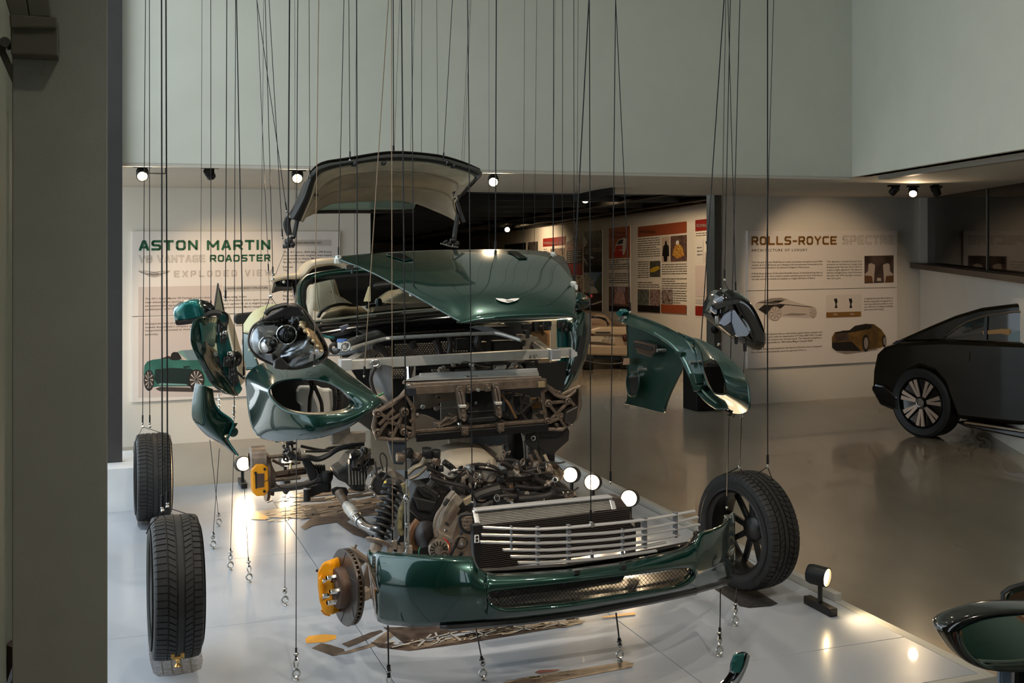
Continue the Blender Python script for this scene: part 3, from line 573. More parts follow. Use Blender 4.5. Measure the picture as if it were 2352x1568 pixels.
# ================================================================ lamps
M_lamp = mat('lamp_glow', (255, 236, 200), .5, emit=(255, 226, 170), estr=45)
M_lampb = mat('lamp_body_black', (18, 18, 18), .45)
def spot_light(name, loc, target, energy, angle, colr=(1, .74, .46), blend=.6, size=.04):
    l = bpy.data.lights.new(name, 'SPOT'); l.energy = energy; l.spot_size = math.radians(angle); l.spot_blend = blend; l.color = colr; l.shadow_soft_size = size
    o = bpy.data.objects.new(name, l); col.objects.link(o); o.location = loc; o.rotation_euler = (target - loc).to_track_quat('-Z', 'Y').to_euler(); return o
def track_spot(label, x, y, ybar, d, aim, lit, energy=0, angle=80, rad=.048, target=None):
    top = P(x, ybar, d); head = P(x, y, d)
    t = thing('track_spotlight', label, 'spotlight', top, 'ceiling track spotlights')
    MB().beam(top - E1 * .075, top + E1 * .075, .035, .022).build('track_bar', M_lampb, t, smooth=False)
    MB().cyl(top + E1 * .03, head + UP * rad * .6 + E1 * .03, .008, 8).build('stem', M_lampb, t)
    a = aim.normalized()
    bd = MB().lathe(head, a, [(rad * .5, -rad * 1.5), (rad * .92, -rad * 1.35), (rad, -rad * .4), (rad, rad), (rad * .86, rad), (rad * .8, rad * .7)], 20); bd.f.append(tuple(range(19, -1, -1))); hd = bd.build('head', M_lampb, t)
    for k in range(4): MB().torus(head - a * rad * (.3 + .28 * k), a, rad * 1.02, rad * .05, 20, 6).build('cooling_fin', M_lampb, hd)
    MB().lathe(head + a * rad * .8, a, [(0.0001, 0), (rad * .82, 0)], 20).build('lens', M_lamp if lit else mat('lens_glass', (60, 56, 50), .2), hd)
    if energy:
        o = spot_light('lamp_light', V((0, 0, 0)), V((0, 0, -1)), energy, angle, size=rad); L0 = head + a * rad * 1.2
        o.parent = t; o.location = L0 - top; o.rotation_euler = ((target or (L0 + a)) - L0).to_track_quat('-Z', 'Y').to_euler()
    return t
toC = lambda x, y, d: (EYE - P(x, y, d)).normalized()
track_spot('lit track spotlight at the far left of the low ceiling', 327, 400, 382, 9.6, toC(327, 400, 9.6) + UP * -.45, True, 28, 150)
track_spot('dark track spotlight turned to the wall above the green-lettered board', 482, 399, 384.5, 9.7, V((.1, 1, -.7)), False, 230, 46, .04, Pw(530, 760))
track_spot('lit track spotlight just left of the hanging soft top', 683, 405, 390, 9.9, toC(683, 405, 9.9) + UP * -.45, True, 28, 150)
track_spot('lit track spotlight just right of the hanging soft top', 1133, 415, 397, 10.6, toC(1133, 415, 10.6) + UP * -.3, True, 28, 150)
track_spot('dark track spotlight, left of the three at the right corner', 2053, 438, 427, 12.9, V((-.5, 1, -.9)), False, 150, 52, .042, Pw(1880, 670))
track_spot('lit track spotlight, middle of the three at the right corner', 2097, 441, 428, 12.9, toC(2097, 441, 12.9) + UP * -.5, True, 30, 140)
track_spot('dark track spotlight, right of the three at the right corner', 2150, 438, 429, 12.9, V((.5, .6, -.9)), False)
MB2 = MB().beam(P(342, 398, 9.5), P(380, 398.5, 9.5), .01, .01).tube([P(380, 386, 9.5), P(380, 399, 9.5)], .005, 6)
tag(MB2.build('ceiling_rod', M_lampb), 'thin black rod under the low ceiling beside the far left spotlight', 'rod')
def far_lamp(label, x, y, d, en=110):
    t = thing('ceiling_lamp', label, 'lamp', P(x, y, d), 'lamps in the room behind')
    a = toC(x, y, d) + UP * -.3
    MB().lathe(P(x, y, d), a, [(.03, -.12), (.06, -.1), (.065, .0), (.055, .0)], 14).build('head', M_lampb, t)
    MB().lathe(P(x, y, d) , a, [(.0001, -.005), (.056, -.005)], 14).build('lens', M_lamp, t)
    MB().cyl(P(x, y, d), P(x, y, d) + UP * .3, .01, 6).build('stem', M_lampb, t)
    o = spot_light('lamp_light', V((0, 0, 0)), V((0, 0, -1)), en, 150, size=.05); o.parent = t; o.location = a.normalized() * .08
    o.rotation_euler = (V((.55, .35, -.7))).to_track_quat('-Z', 'Y').to_euler()
far_lamp('small lit lamp high in the dark room behind, nearer one', 1344, 458, 18.5, 170)
far_lamp('small lit lamp in the dark room behind, above the bonnet, farther one', 1165, 527, 26.0, 70)
pj = thing('hanging_screen_box', 'long black box hung from the soffit at the opening of the room behind', 'box', P(1370, 438, 13.6))
MB().prism([P(1328, 446, 14.4), P(1412, 428, 13.2), P(1412, 445, 13.2), P(1328, 462, 14.4)], E2 * .12).build('housing', M_black, pj, smooth=False)
MB().tube([P(1405, 408, 13.3), P(1408, 418, 13.3), P(1406, 430, 13.3)], .012, 6).build('cable_loop', M_black, pj)
# floor spots on the platform edge
def floor_spot(label, x, y, d, aim, energy, rad=.065, glow=True, hz=.0145):
    c = P(x, y, d); base = V((c.x, c.y, PZ + hz))
    t = thing('platform_spotlight', label, 'spotlight', V((c.x, c.y, PZ)), 'spotlights on the platform edge')
    MB().beam(base - E2 * .13 + UP * .01, base + E2 * .13 + UP * .01, .05, .045).build('foot_bar', M_lampb, t, smooth=False, bevel=.004)
    MB().cyl(base, V((c.x, c.y, c.z - rad * .8)), .014, 8).build('stem', M_lampb, t)
    a = aim.normalized()
    bd = MB().lathe(c, a, [(rad * .4, -rad * 1.35), (rad * .9, -rad * 1.25), (rad, -rad * .9), (rad, rad * .8), (rad * .9, rad * .8), (rad * .86, rad * .55)], 24); bd.f.append(tuple(range(23, -1, -1))); hd = bd.build('head', M_lampb, t)
    for k in range(7):
        A = frame(a); an = k * math.pi / 3; q = c + a * rad * .62 + (V((0, 0, 0)) if k == 6 else (A[0] * math.cos(an) + A[1] * math.sin(an)) * rad * .5)
        MB().lathe(q, a, [(.0001, 0.004), (rad * .2, 0.002), (rad * .22, -.01)], 10).build('led_lens', M_lamp, hd)
    MB().lathe(c + a * rad * .55, a, [(.0001, 0), (rad * .86, 0)], 24).build('reflector', mat('lamp_face', (255, 240, 214), .4, emit=(255, 226, 176), estr=14) if glow else mat('lamp_face_dim', (200, 200, 200), .3, emit=(255, 240, 220), estr=2.0), hd)
    if energy:
        o = spot_light('lamp_light', V((0, 0, 0)), V((0, 0, -1)), energy, 130, size=rad, colr=(1, .72, .42)); o.parent = t; o.location = (c + a * rad * 1.1) - V((c.x, c.y, PZ)); o.rotation_euler = a.to_track_quat('-Z', 'Y').to_euler()
    return t
toward = lambda x, y, d, z=0.0: (EYE - P(x, y, d)).normalized() + V((0, 0, z))
floor_spot('lit platform spotlight beside the yellow rear brake caliper', 557, 1065, 9.75, toward(557, 1065, 9.75) + E1 * .2, 32)
floor_spot('lit platform spotlight seen small through the rear suspension arms', 655, 1059, 9.9, toward(655, 1059, 9.9) + E1 * .3, 12, .05)
floor_spot('lit platform spotlight, farthest of three behind the radiator', 1313, 1090, 9.2, toward(1313, 1090, 9.2) - E1 * .3, 22)
floor_spot('lit platform spotlight, middle of three behind the radiator', 1362, 1107, 8.95, toward(1362, 1107, 8.95) - E1 * .2, 22)
floor_spot('lit platform spotlight, nearest of three behind the radiator', 1447, 1144, 8.45, toward(1447, 1144, 8.45) - E1 * .2, 22)
floor_spot('black platform spotlight seen from the side on the right edge, beyond the front wheel', 1884, 1322, 6.55, V((.75, -.62, -.05)), 20, .057)

# round downlights in the high hall ceiling (above the frame)
for u, v, en_, an_ in ((1.2, 5.0, 120, 60), (3.0, 5.0, 120, 60), (1.2, 7.2, 130, 60), (3.0, 7.2, 130, 60), (1.2, .2, 190, 120), (4.2, .6, 110, 120)):
    c = W(u, v, ZC - .02); t = thing('ceiling_downlight', 'recessed hall downlight over the ' + ('front' if v < 6 else 'rear') * (v > 2) + ('space behind the viewer' if v < 2 else ' of the platform') + (', left one' if u < 2 else ', right one'), 'lamp', c, 'downlights in the hall ceiling')
    MB().lathe(c, UP * -1, [(.10, -.02), (.11, .015), (.085, .015), (.08, -.01)], 24).build('bezel', M_lampb, t)
    MB().lathe(c, UP * -1, [(.0001, .0), (.085, .0)], 24).build('lens', mat('downlight_glow', (255, 244, 226), .5, emit=(255, 236, 208), estr=30), t)
    o = spot_light('lamp_light', V((0, 0, 0)), V((0, 0, -1)), en_, an_, colr=(1, .86, .70), size=.09); o.parent = t; o.location = V((0, 0, -.05)); o.rotation_euler = (0, 0, 0)

for u, v, lab in ((.9, 1.4, 'added black spotlight brightening the car from the left, high above the frame'), (3.9, 1.2, 'added black spotlight brightening the car from the right, high above the frame')):  # unseen spots added to brighten the front of the chassis
    c = W(u, v, ZC - .2); tg_ = W(2.2, 6.6, 1.0); a = (tg_ - c).normalized(); t = thing('added_spotlight', lab, 'spotlight', W(u, v, ZC))
    hd = MB().lathe(c, a, [(.03, -.16), (.075, -.15), (.08, .08), (.07, .08), (.066, .05)], 20).build('head', M_lampb, t)
    MB().lathe(c + a * .05, a, [(.0001, 0), (.066, 0)], 20).build('lens', mat('downlight_glow', (255, 244, 226), .5, emit=(255, 236, 208), estr=30), hd)
    MB().cyl(W(u, v, ZC), c, .012, 8).build('stem', M_lampb, t)
    o = spot_light('lamp_light', V((0, 0, 0)), V((0, 0, -1)), 420, 44, colr=(1, .87, .72), size=.07, blend=.8); o.parent = t; o.location = c + a * .1 - W(u, v, ZC); o.rotation_euler = a.to_track_quat('-Z', 'Y').to_euler()
# ================================================================ shared materials of the car
M_paint = mat('green_metallic_paint', (5, 50, 44), 0.25, metal=0.55, coat=1.0)
M_inner = mat('green_inner_primer', (9, 46, 38), 0.45, metal=0.3, coat=0.3, var=.12, vscale=9)
M_teal = mat('teal_jamb_paint', (20, 96, 96), 0.35, metal=0.4, coat=.5)
M_blk = mat('black_plastic', (30, 30, 30), 0.4, var=.15, vscale=30)
M_gloss = mat('gloss_black', (8, 8, 9), 0.12, coat=.6)
M_rub = mat('tyre_rubber', (30, 29, 29), 0.55, var=.12, vscale=14)
M_hose = mat('rubber_hose', (44, 39, 36), 0.35, var=.2, vscale=25)
M_alu = mat('brushed_aluminium', (206, 202, 194), 0.33, metal=.35, var=.08, vscale=14)
M_cast = mat('cast_alloy', (142, 131, 118), 0.5, metal=.25, var=.2, vscale=22, bump=.15, bscale=120)
M_dirty = mat('oily_steel', (104, 90, 77), 0.4, metal=.25, var=.3, vscale=16, bump=.15, bscale=70)
M_iron = mat('worn_iron', (130, 116, 103), 0.38, metal=.35, var=.2, vscale=18)
M_chrome = mat('chrome', (214, 214, 214), 0.1, metal=1.0)
M_silver = mat('satin_silver', (206, 206, 206), 0.25, metal=.5)
M_yel = mat('yellow_caliper_paint', (240, 158, 12), 0.35, coat=.3)
M_tan = mat('tan_leather', (188, 172, 146), 0.55, var=.05, vscale=12, bump=.05, bscale=140)
M_cream = mat('cream_lining', (158, 146, 124), 0.8, var=.08, vscale=9, bump=.06, bscale=90)
M_glass = mat('clear_glass', (235, 245, 240), 0.02, trans=1.0, ior=1.12, spec=.5)
M_cable = mat('black_steel_cable', (20, 20, 21), 0.45, metal=.4)
M_tanc = mat('dusty_steel_cable', (120, 104, 84), 0.5, metal=.3)
M_zinc = mat('zinc_fitting', (190, 190, 186), 0.25, metal=.9)
M_rim = mat('graphite_rim', (62, 60, 58), 0.3, metal=.8)
def tyre_mesh(c, ax, Rr, w, n=64):
    """tread with grooves across the width (ribs, sipes), rounded shoulders, side walls"""
    x, y, d = frame(ax); B = MB(); ws = []
    half = w / 2; dep = .008
    cols = [(-1.0, -.085, 0, 0), (-.985, -.04, 0, 0), (-.93, -.014, 1, 0), (-.86, -.006, 1, 0), (-.58, 0, 1, 0), (-.575, -dep, 0, 0), (-.52, -dep, 0, 0), (-.515, 0, 2, .25), (-.24, 0, 2, .6), (-.235, -dep, 0, 0), (-.17, -dep, 0, 0), (-.165, 0, 0, 0), (.05, 0, 0, 0), (.055, -dep, 0, 0), (.12, -dep, 0, 0), (.125, 0, 2, -.2), (.40, 0, 2, -.6), (.405, -dep, 0, 0), (.46, -dep, 0, 0), (.465, 0, 1, 0), (.86, -.006, 1, 0), (.93, -.014, 1, 0), (.985, -.04, 0, 0), (1.0, -.085, 0, 0)]
    ang = []
    for k in range(n):
        for f, g in ((0, 0), (.80, 0), (.84, 1), (.96, 1)): ang.append((2 * math.pi * (k + f) / n, g))
    rows = []
    for t0, g in ang:
        r = []
        for (q, dr, kind, sh) in cols:
            t = t0 + (sh * 2 * math.pi / n * 1.6 if kind == 2 else 0)
            R_ = Rr + dr - (dep * .7 if (g and kind) else 0)
            r.append(c + d * (q * half) + x * (R_ * math.cos(t)) + y * (R_ * math.sin(t)))
        rows.append(r)
    rows.append(rows[0]); B.grid(rows)
    return B
def wheel(name, label, c, ax, Rr=.34, w=.225, out=1, spin=.2, rim=True):
    t = thing(name, label, 'wheel', c - UP * Rr, 'wheels hung around the dismantled car')
    a = ax.normalized() * out
    tyre_mesh(c, a, Rr, w).build('tread', M_rub, t, auto=25)
    rr = Rr * .715
    for s in (-1, 1):
        h = s * w / 2
        MB().lathe(c, a, [(Rr - .085, h), (Rr - .05, h * 1.03), (rr + .03, h * 1.04), (rr + .004, h * .96)], 64).build('sidewall', M_rub, t)
        MB().torus(c + a * h * 1.035, a, Rr - .058, .0022, 64, 6).build('sidewall_rib', M_rub, t)
    rim_o = MB().lathe(c, a, [(rr + .012, -w * .49), (rr, -w * .5), (rr - .006, -w * .42), (rr - .022, -w * .36), (rr - .03, -w * .1), (rr - .024, w * .3), (rr - .004, w * .44), (rr + .012, w * .49)], 64).build('rim_barrel', M_rim, t)
    x, y, d = frame(a)
    for k in range(10):
        an = spin + 2 * math.pi * k / 10; e = x * math.cos(an) + y * math.sin(an); tn = x * -math.sin(an) + y * math.cos(an)
        p0 = c + d * (w * .30) + e * .05; p1 = c + d * (w * .40) + e * (rr - .018)
        MB().hexa([p0 - tn * .019 - d * .026, p1 - tn * .017 - d * .026, p1 + tn * .017 - d * .026, p0 + tn * .019 - d * .026, p0 - tn * .016, p1 - tn * .014, p1 + tn * .014, p0 + tn * .016]).build('spoke', M_rim, rim_o, smooth=False, bevel=.003)
    MB().lathe(c + d * (w * .30), a, [(.0001, .004), (.03, .004), (.07, -.002), (.078, -.03), (.05, -.05), (.0001, -.05)], 32).build('hub', M_rim, rim_o)
    for k in range(5):
        an = 2 * math.pi * k / 5; q = c + d * (w * .31) + (x * math.cos(an) + y * math.sin(an)) * .05
        MB().cyl(q - d * .01, q + d * .006, .007, 8).build('bolt_hole', M_blk, rim_o)
    return t
RLc = P(351, 1094, 8.55); FLc = P(402, 1345, 5.62)
wheel('front_wheel_assembly', 'front wheel at lower left, tread towards the viewer, hung low over the platform', FLc, E1, .345, .235, -1)
wheel('rear_wheel_assembly', 'rear wheel hung highest at far left beyond the front left wheel', RLc, E1, .325, .25, -1)
FRc = P(1716, 1216, 6.9)
wheel('front_wheel_assembly', 'front wheel at right with its inner barrel and spokes showing behind the bumper end', FRc, (E1 * .985 + E2 * .17), .352, .228, 1, .5)
wheel('rear_wheel_assembly', 'rear wheel mostly hidden behind the engine, below the front crossmember', P(1212, 1030, 9.5), E1, .33, .25, 1)
# prop under the front left tyre
t = thing('wheel_prop', 'small brass-coloured clamp prop under the front left tyre', 'clamp', Pz(408, 1520, PZ))
q = P(408, 1509, 5.27); MBr = mat('brass', (200, 160, 96), .25, metal=.9)
MB().box(q, (.045, .02, .012)).build('clamp_bar', MBr, t, smooth=False, bevel=.002)
for s in (-1, 1): MB().box(q + E1 * s * .022 + UP * .008, (.016, .02, .022)).build('clamp_jaw', MBr, t, smooth=False, bevel=.002)
MB().lathe(q - UP * .04, UP, [(.016, 0), (.008, .012), (.008, .02), (.014, .03), (.006, .04)], 14).build('stand', MBr, t)
# ---------------------------------------------------------------- floor print (plan view of the car printed on the deck)
fp = thing('floor_print', 'printed plan picture of car underparts lying flat on the white deck', 'floor print', W(2, 6, PZ))
def fprint(name, pts, m, k): return MB().add([Pz(x, y, PZ + .0006 + .0002 * k) for x, y in pts], [tuple(range(len(pts)))]).build(name, m, fp, smooth=False)
I1 = mat('print_brown_dark', (50, 40, 35), .45, c2=(88, 74, 64), vscale=14); I2 = mat('print_tan_pale', (140, 122, 104), .45, c2=(96, 80, 68), vscale=10); I3 = mat('print_grey_pale', (170, 166, 160), .45); I4 = mat('print_tyre', (36, 35, 35), .45, c2=(62, 62, 64), vscale=40); I5 = mat('print_orange', (232, 160, 40), .45); I6 = mat('print_grey_blue', (120, 124, 132), .45, c2=(84, 86, 92), vscale=40)
# tyre shapes
fprint('printed_tyre', [(341, 1490), (345, 1520), (352, 1545), (364, 1553), (400, 1551), (440, 1543), (462, 1535), (466, 1515), (460, 1485)], I6, 1)
for xx in (372, 394, 416, 438): fprint('printed_tyre_groove', [(xx - 6, 1496), (xx + 2, 1550 - (xx - 372) * .08), (xx + 5, 1549 - (xx - 372) * .08), (xx - 2, 1496)], I4, 2)
fprint('printed_tyre', [(314, 1180), (316, 1206), (322, 1216), (345, 1217), (395, 1200), (406, 1186), (395, 1178)], I6, 1)
fprint('printed_tyre', [(1640, 1352), (1690, 1340), (1730, 1350), (1788, 1386), (1770, 1392), (1722, 1396), (1700, 1392)], I4, 1)
# front axle print
for k, (n_, pts, m) in enumerate([
    ('printed_caliper', [(701, 1467), (710, 1460), (745, 1456), (772, 1458), (772, 1466), (748, 1474), (704, 1477)], I5),
    ('printed_disc', [(716, 1488), (738, 1476), (758, 1480), (790, 1490), (794, 1500), (764, 1506), (744, 1498)], I1),
    ('printed_arm', [(785, 1478), (850, 1452), (876, 1446), (880, 1450), (840, 1470), (800, 1486)], I1),
    ('printed_arm', [(764, 1504), (850, 1478), (900, 1440), (930, 1440), (880, 1478), (800, 1500)], I2),
    ('printed_frame', [(880, 1440), (1000, 1438), (1100, 1440), (1060, 1452), (960, 1470), (930, 1478)], I1),
    ('printed_frame', [(850, 1474), (910, 1480), (1060, 1462), (1140, 1450), (1340, 1424), (1336, 1432), (1060, 1478), (940, 1494), (870, 1486)], I1),
    ('printed_rail', [(950, 1490), (1060, 1472), (1200, 1446), (1180, 1440), (1050, 1460), (940, 1482)], I2),
    ('printed_engine', [(1060, 1446), (1200, 1436), (1330, 1420), (1340, 1428), (1300, 1440), (1160, 1450)], I2),
    ('printed_patch', [(1380, 1416), (1458, 1405), (1460, 1411), (1390, 1418)], I5),
    ('printed_rail', [(1150, 1568), (1200, 1556), (1440, 1518), (1456, 1524), (1450, 1532), (1300, 1560), (1260, 1568)], I2),
    ('printed_rail', [(1130, 1572), (1200, 1560), (1420, 1526), (1426, 1530), (1230, 1572)], I1),
    ('printed_mark', [(1228, 1543), (1240, 1538), (1286, 1536), (1280, 1540), (1240, 1546)], mat('print_maroon_mark', (110, 40, 40), .5)),
    # rear axle print
    ('printed_caliper', [(572, 1180), (590, 1173), (618, 1186), (610, 1193), (576, 1192)], I5),
    ('printed_axle', [(590, 1174), (690, 1160), (800, 1150), (880, 1140), (880, 1180), (760, 1190), (620, 1188)], I2),
    ('printed_axle', [(690, 1166), (720, 1160), (740, 1190), (720, 1206), (700, 1216), (690, 1210), (712, 1192)], I1),
    ('printed_axle', [(720, 1190), (800, 1176), (870, 1160), (880, 1172), (790, 1196), (720, 1206)], I1),
    ('printed_slat', [(640, 1140), (700, 1132), (870, 1118), (870, 1124), (700, 1142)], I2),
    ('printed_slat', [(660, 1152), (740, 1142), (875, 1128), (875, 1134), (740, 1150)], I1),
    ('printed_exhaust', [(760, 1188), (790, 1186), (800, 1200), (840, 1222), (860, 1236), (840, 1236), (810, 1226), (780, 1204)], I1),
    ('printed_mirror', [(604, 1140), (620, 1139), (626, 1148), (614, 1153)], I3)]): fprint(n_, pts, m, k + 3)
mk = {True: MB(), False: MB()}
for (xa, xb, ya, yb, sl, n_) in ((600, 880, 1140, 1200, -.16, 90), (880, 1330, 1474, 1492, -.135, 110), (1150, 1440, 1562, 1568, -.15, 14)):
    for k in range(n_):
        x = R.uniform(xa, xb); y = R.uniform(ya, yb) + (x - xa) * sl * (.6 if xa < 700 else 1); wq = R.uniform(6, 30); hq = R.uniform(1, 3.2)
        mk[k % 2 == 0].add([Pz(x, y, PZ + .0058), Pz(x + wq, y + wq * sl, PZ + .0058), Pz(x + wq, y + wq * sl + hq, PZ + .0058), Pz(x, y + hq, PZ + .0058)], [(0, 1, 2, 3)])
for kk, b_ in mk.items():
    o = b_.build('printed_detail', mat('print_detail_dark', (44, 36, 32), .45) if kk else mat('print_detail_pale', (190, 170, 142), .45), fp, smooth=False); o['kind'] = 'stuff'
tr = MB()
for (x0, y0, x1, y1) in ((900, 1486, 1050, 1450), (960, 1484, 990, 1456), (990, 1480, 1040, 1462), (1010, 1476, 1000, 1452), (1060, 1470, 1030, 1452), (1080, 1468, 1140, 1446), (1120, 1460, 1090, 1448), (1180, 1452, 1220, 1436), (1220, 1446, 1180, 1438), (1250, 1440, 1300, 1426), (1300, 1434, 1260, 1426)):
    a = Pz(x0, y0, PZ + .006); b = Pz(x1, y1, PZ + .006); tr.beam(a, b, .012, .001)
o = tr.build('printed_ribs', I3, fp, smooth=False); o['kind'] = 'stuff'
# ================================================================ hanging body panels
def interp(tab, x):
    if x <= tab[0][0]: return tab[0][1]
    for (a, p), (b, q) in zip(tab, tab[1:]):
        if x <= b: return p + (q - p) * (x - a) / (b - a)
    return tab[-1][1]
def sint(tab, x):      # smooth table
    if x <= tab[0][0]: return tab[0][1]
    for i in range(len(tab) - 1):
        if x <= tab[i + 1][0]:
            t = (x - tab[i][0]) / (tab[i + 1][0] - tab[i][0]); g = lambda j: tab[max(0, min(len(tab) - 1, j))][1]
            m1 = (g(i + 1) - g(i - 1)) / 2; m2 = (g(i + 2) - g(i)) / 2; p, q = g(i), g(i + 1)
            return (2 * t ** 3 - 3 * t * t + 1) * p + (t ** 3 - 2 * t * t + t) * m1 + (-2 * t ** 3 + 3 * t * t) * q + (t ** 3 - t * t) * m2
    return tab[-1][1]
# ---- front bumper
fb = thing('front_bumper', 'dark green front bumper hung in front, with a wide mesh-filled lower slot', 'bumper', Pv(1270, 1400, 5.1))
BV = [(845, 5.45), (870, 5.28), (930, 5.12), (1020, 4.99), (1130, 4.92), (1300, 4.88), (1450, 4.93), (1540, 5.02), (1600, 5.13), (1640, 5.26), (1668, 5.42), (1686, 5.62)]
TT = [(845, 1262), (900, 1270), (1000, 1276), (1084, 1279), (1088, 1286), (1096, 1302), (1112, 1314), (1136, 1320), (1200, 1319), (1300, 1312), (1420, 1296), (1520, 1275), (1572, 1263), (1592, 1250), (1602, 1234), (1608, 1221), (1640, 1213), (1660, 1203), (1676, 1184), (1686, 1178)]
BB = [(845, 1270), (852, 1330), (860, 1402), (868, 1424), (885, 1432), (950, 1438), (1000, 1436), (1060, 1432), (1200, 1420), (1350, 1400), (1500, 1372), (1600, 1350), (1650, 1336), (1680, 1322), (1686, 1300)]
ST_ = [(1117, 1368), (1121, 1361), (1130, 1357), (1150, 1354), (1300, 1338), (1450, 1319), (1560, 1304), (1584, 1304), (1592, 1308), (1596, 1318)]
SB_ = [(1117, 1368), (1120, 1378), (1130, 1390), (1146, 1398), (1170, 1402), (1300, 1390), (1450, 1367), (1540, 1352), (1568, 1345), (1586, 1335), (1594, 1324), (1596, 1318)]
xs = sorted(set([845, 849, 853, 858, 864, 870, 878, 890, 905, 925, 950, 980, 1010, 1040, 1065, 1080, 1084, 1088, 1091, 1094, 1098, 1103, 1108, 1114, 1117, 1119, 1121, 1124, 1128, 1134, 1142, 1152, 1165, 1185, 1210, 1240, 1270, 1300, 1330, 1360, 1390, 1420, 1450, 1480, 1505, 1530, 1550, 1565, 1576, 1584, 1590, 1594, 1596, 1599, 1602, 1605, 1608, 1615, 1625, 1635, 1645, 1655, 1662, 1669, 1675, 1680, 1684, 1686]))
def bump_rows(x):
    t, b = interp(TT, x), interp(BB, x)
    if x <= 1117: s0 = s1 = lerp(t, b, .62)
    elif x >= 1596: s0 = s1 = lerp(t, b, .72)
    else: s0, s1 = interp(ST_, x), interp(SB_, x)
    if x < 1117: k = (x - 845) / 272; s0 = s1 = lerp(lerp(t, b, .55), 1368, k ** 2)
    if x > 1596: k = (1686 - x) / 90; s0 = s1 = lerp(lerp(t, b, .6), 1318, k ** 2)
    return t, s0, s1, b
def bpt(x, y, f):     # f 0 top .. 1 bottom: bulge forward in the middle
    v = sint(BV, x); t, _, _, b = bump_rows(x)
    return Pv(x, y, v + .10 * (1 - 4 * f * (1 - f)) * (.6 if f < .5 else .8) - .05)
up, lo = MB(), MB(); ru, rl = [], []
for k in range(7):
    ru.append([bpt(x, lerp(bump_rows(x)[0], bump_rows(x)[1], k / 6), .62 * k / 6) for x in xs])
    rl.append([bpt(x, lerp(bump_rows(x)[2], bump_rows(x)[3], k / 6), .72 + .28 * k / 6) for x in xs])
g = MB()
n = len(xs)
g.grid(ru); g.grid(rl)
# join the two bands outside the slot
o1, o2 = 6 * n, 7 * n
for i in range(n - 1):
    if xs[i + 1] <= 1117 or xs[i] >= 1596: g.f.append((o1 + i, o1 + i + 1, o2 + i + 1, o2 + i))
g.build('shell', M_paint, fb, solid=.012, offset=0, auto=50)
# rolled flange of the grille cut-out and of the slot
g = MB(); r0 = [bpt(x, interp(TT, x), 0) for x in xs if 1086 <= x <= 1608]
g.grid([r0, [p + E2 * .035 + UP * -.004 for p in r0], [p + E2 * .06 + UP * -.012 for p in r0]]).build('grille_flange', M_gloss, fb, solid=.004)
g = MB(); sx = [x for x in xs if 1117 <= x <= 1596]
lp = [bpt(x, interp(ST_, x), .62) for x in sx] + [bpt(x, interp(SB_, x), .72) for x in sx[::-1]][1:-1]
g.grid([lp, [p + E2 * .03 for p in lp], [p + E2 * .075 for p in lp]], closed=True).build('slot_flange', M_paint, fb, solid=.004)
# splitter lip
g = MB(); sx = [x for x in xs if 985 <= x <= 1686]
rw_ = []
for dy, dv in ((-3, .02), (2, -.012), (10, -.015), (14, .05), (13, .20)): rw_.append([Pv(x, interp(BB, x) + dy * (1 if x > 1010 else .5) - (2 if x > 1600 else 0), sint(BV, x) + .03 + dv) for x in sx])
g.grid(rw_).build('splitter_lip', M_blk, fb, solid=.004)
g = MB(); sx = [x for x in xs if 900 <= x <= 1640]
g.grid([[Pv(x, interp(BB, x) - 3, sint(BV, x) + .02) + E2 * .0 for x in sx], [Pv(x, interp(BB, x) - 2, sint(BV, x) + .04) + E2 * .3 for x in sx]]).build('under_panel', M_blk, fb, solid=.004)
# woven mesh in the slot
g = MB()
for sg in (1, -1):
    c_ = -400
    while c_ < 2700:
        run = []
        for i in range(0, 61):
            y = 1298 + i * 1.8; x = (c_ + sg * (y - 1298)) ; 
            x = 1100 + c_ * .2 * 1.0 + sg * (y - 1298) * .9
            ok = 1118 < x < 1595 and interp(ST_, x) < y < interp(SB_, x)
            if ok: run.append(bpt(x, y, .67) + E2 * .05)
            elif len(run) > 1: g.tube([run[0], run[len(run) // 2], run[-1]] if len(run) > 2 else run, .0012, 4, caps=False); run = []
        if len(run) > 1: g.tube(run[::max(1, len(run) // 3)] + [run[-1]], .0012, 4, caps=False)
        c_ += 46
o = g.build('mesh_grille', M_blk, fb, smooth=False); o['kind'] = 'stuff'
MB().torus(bpt(1160, 1371, .67) + E2 * .03, E2 * -1 + E1 * -.3, .027, .004, 24, 8).build('tow_eye_ring', M_blk, fb)
for x, y in ((1324, 1313), (1431, 1301)): MB().box(bpt(x, y, .3) + E2 * -.006, (.026, .012, .018)).build('plate_clip', M_blk, fb, smooth=False)
MB().lathe(Pv(1672, 1188, 5.52), UP, [(.0001, 0), (.02, 0), (.02, .012), (.0001, .012)], 14).build('hanging_tab', M_zinc, fb)
MB().prism([Pv(x, y, 5.56) for x, y in ((1664, 1192), (1684, 1176), (1686, 1200), (1672, 1214), (1660, 1214))], E2 * .006).build('end_bracket', mat('bracket_pale', (130, 140, 136), .4, metal=.5), fb, smooth=False)
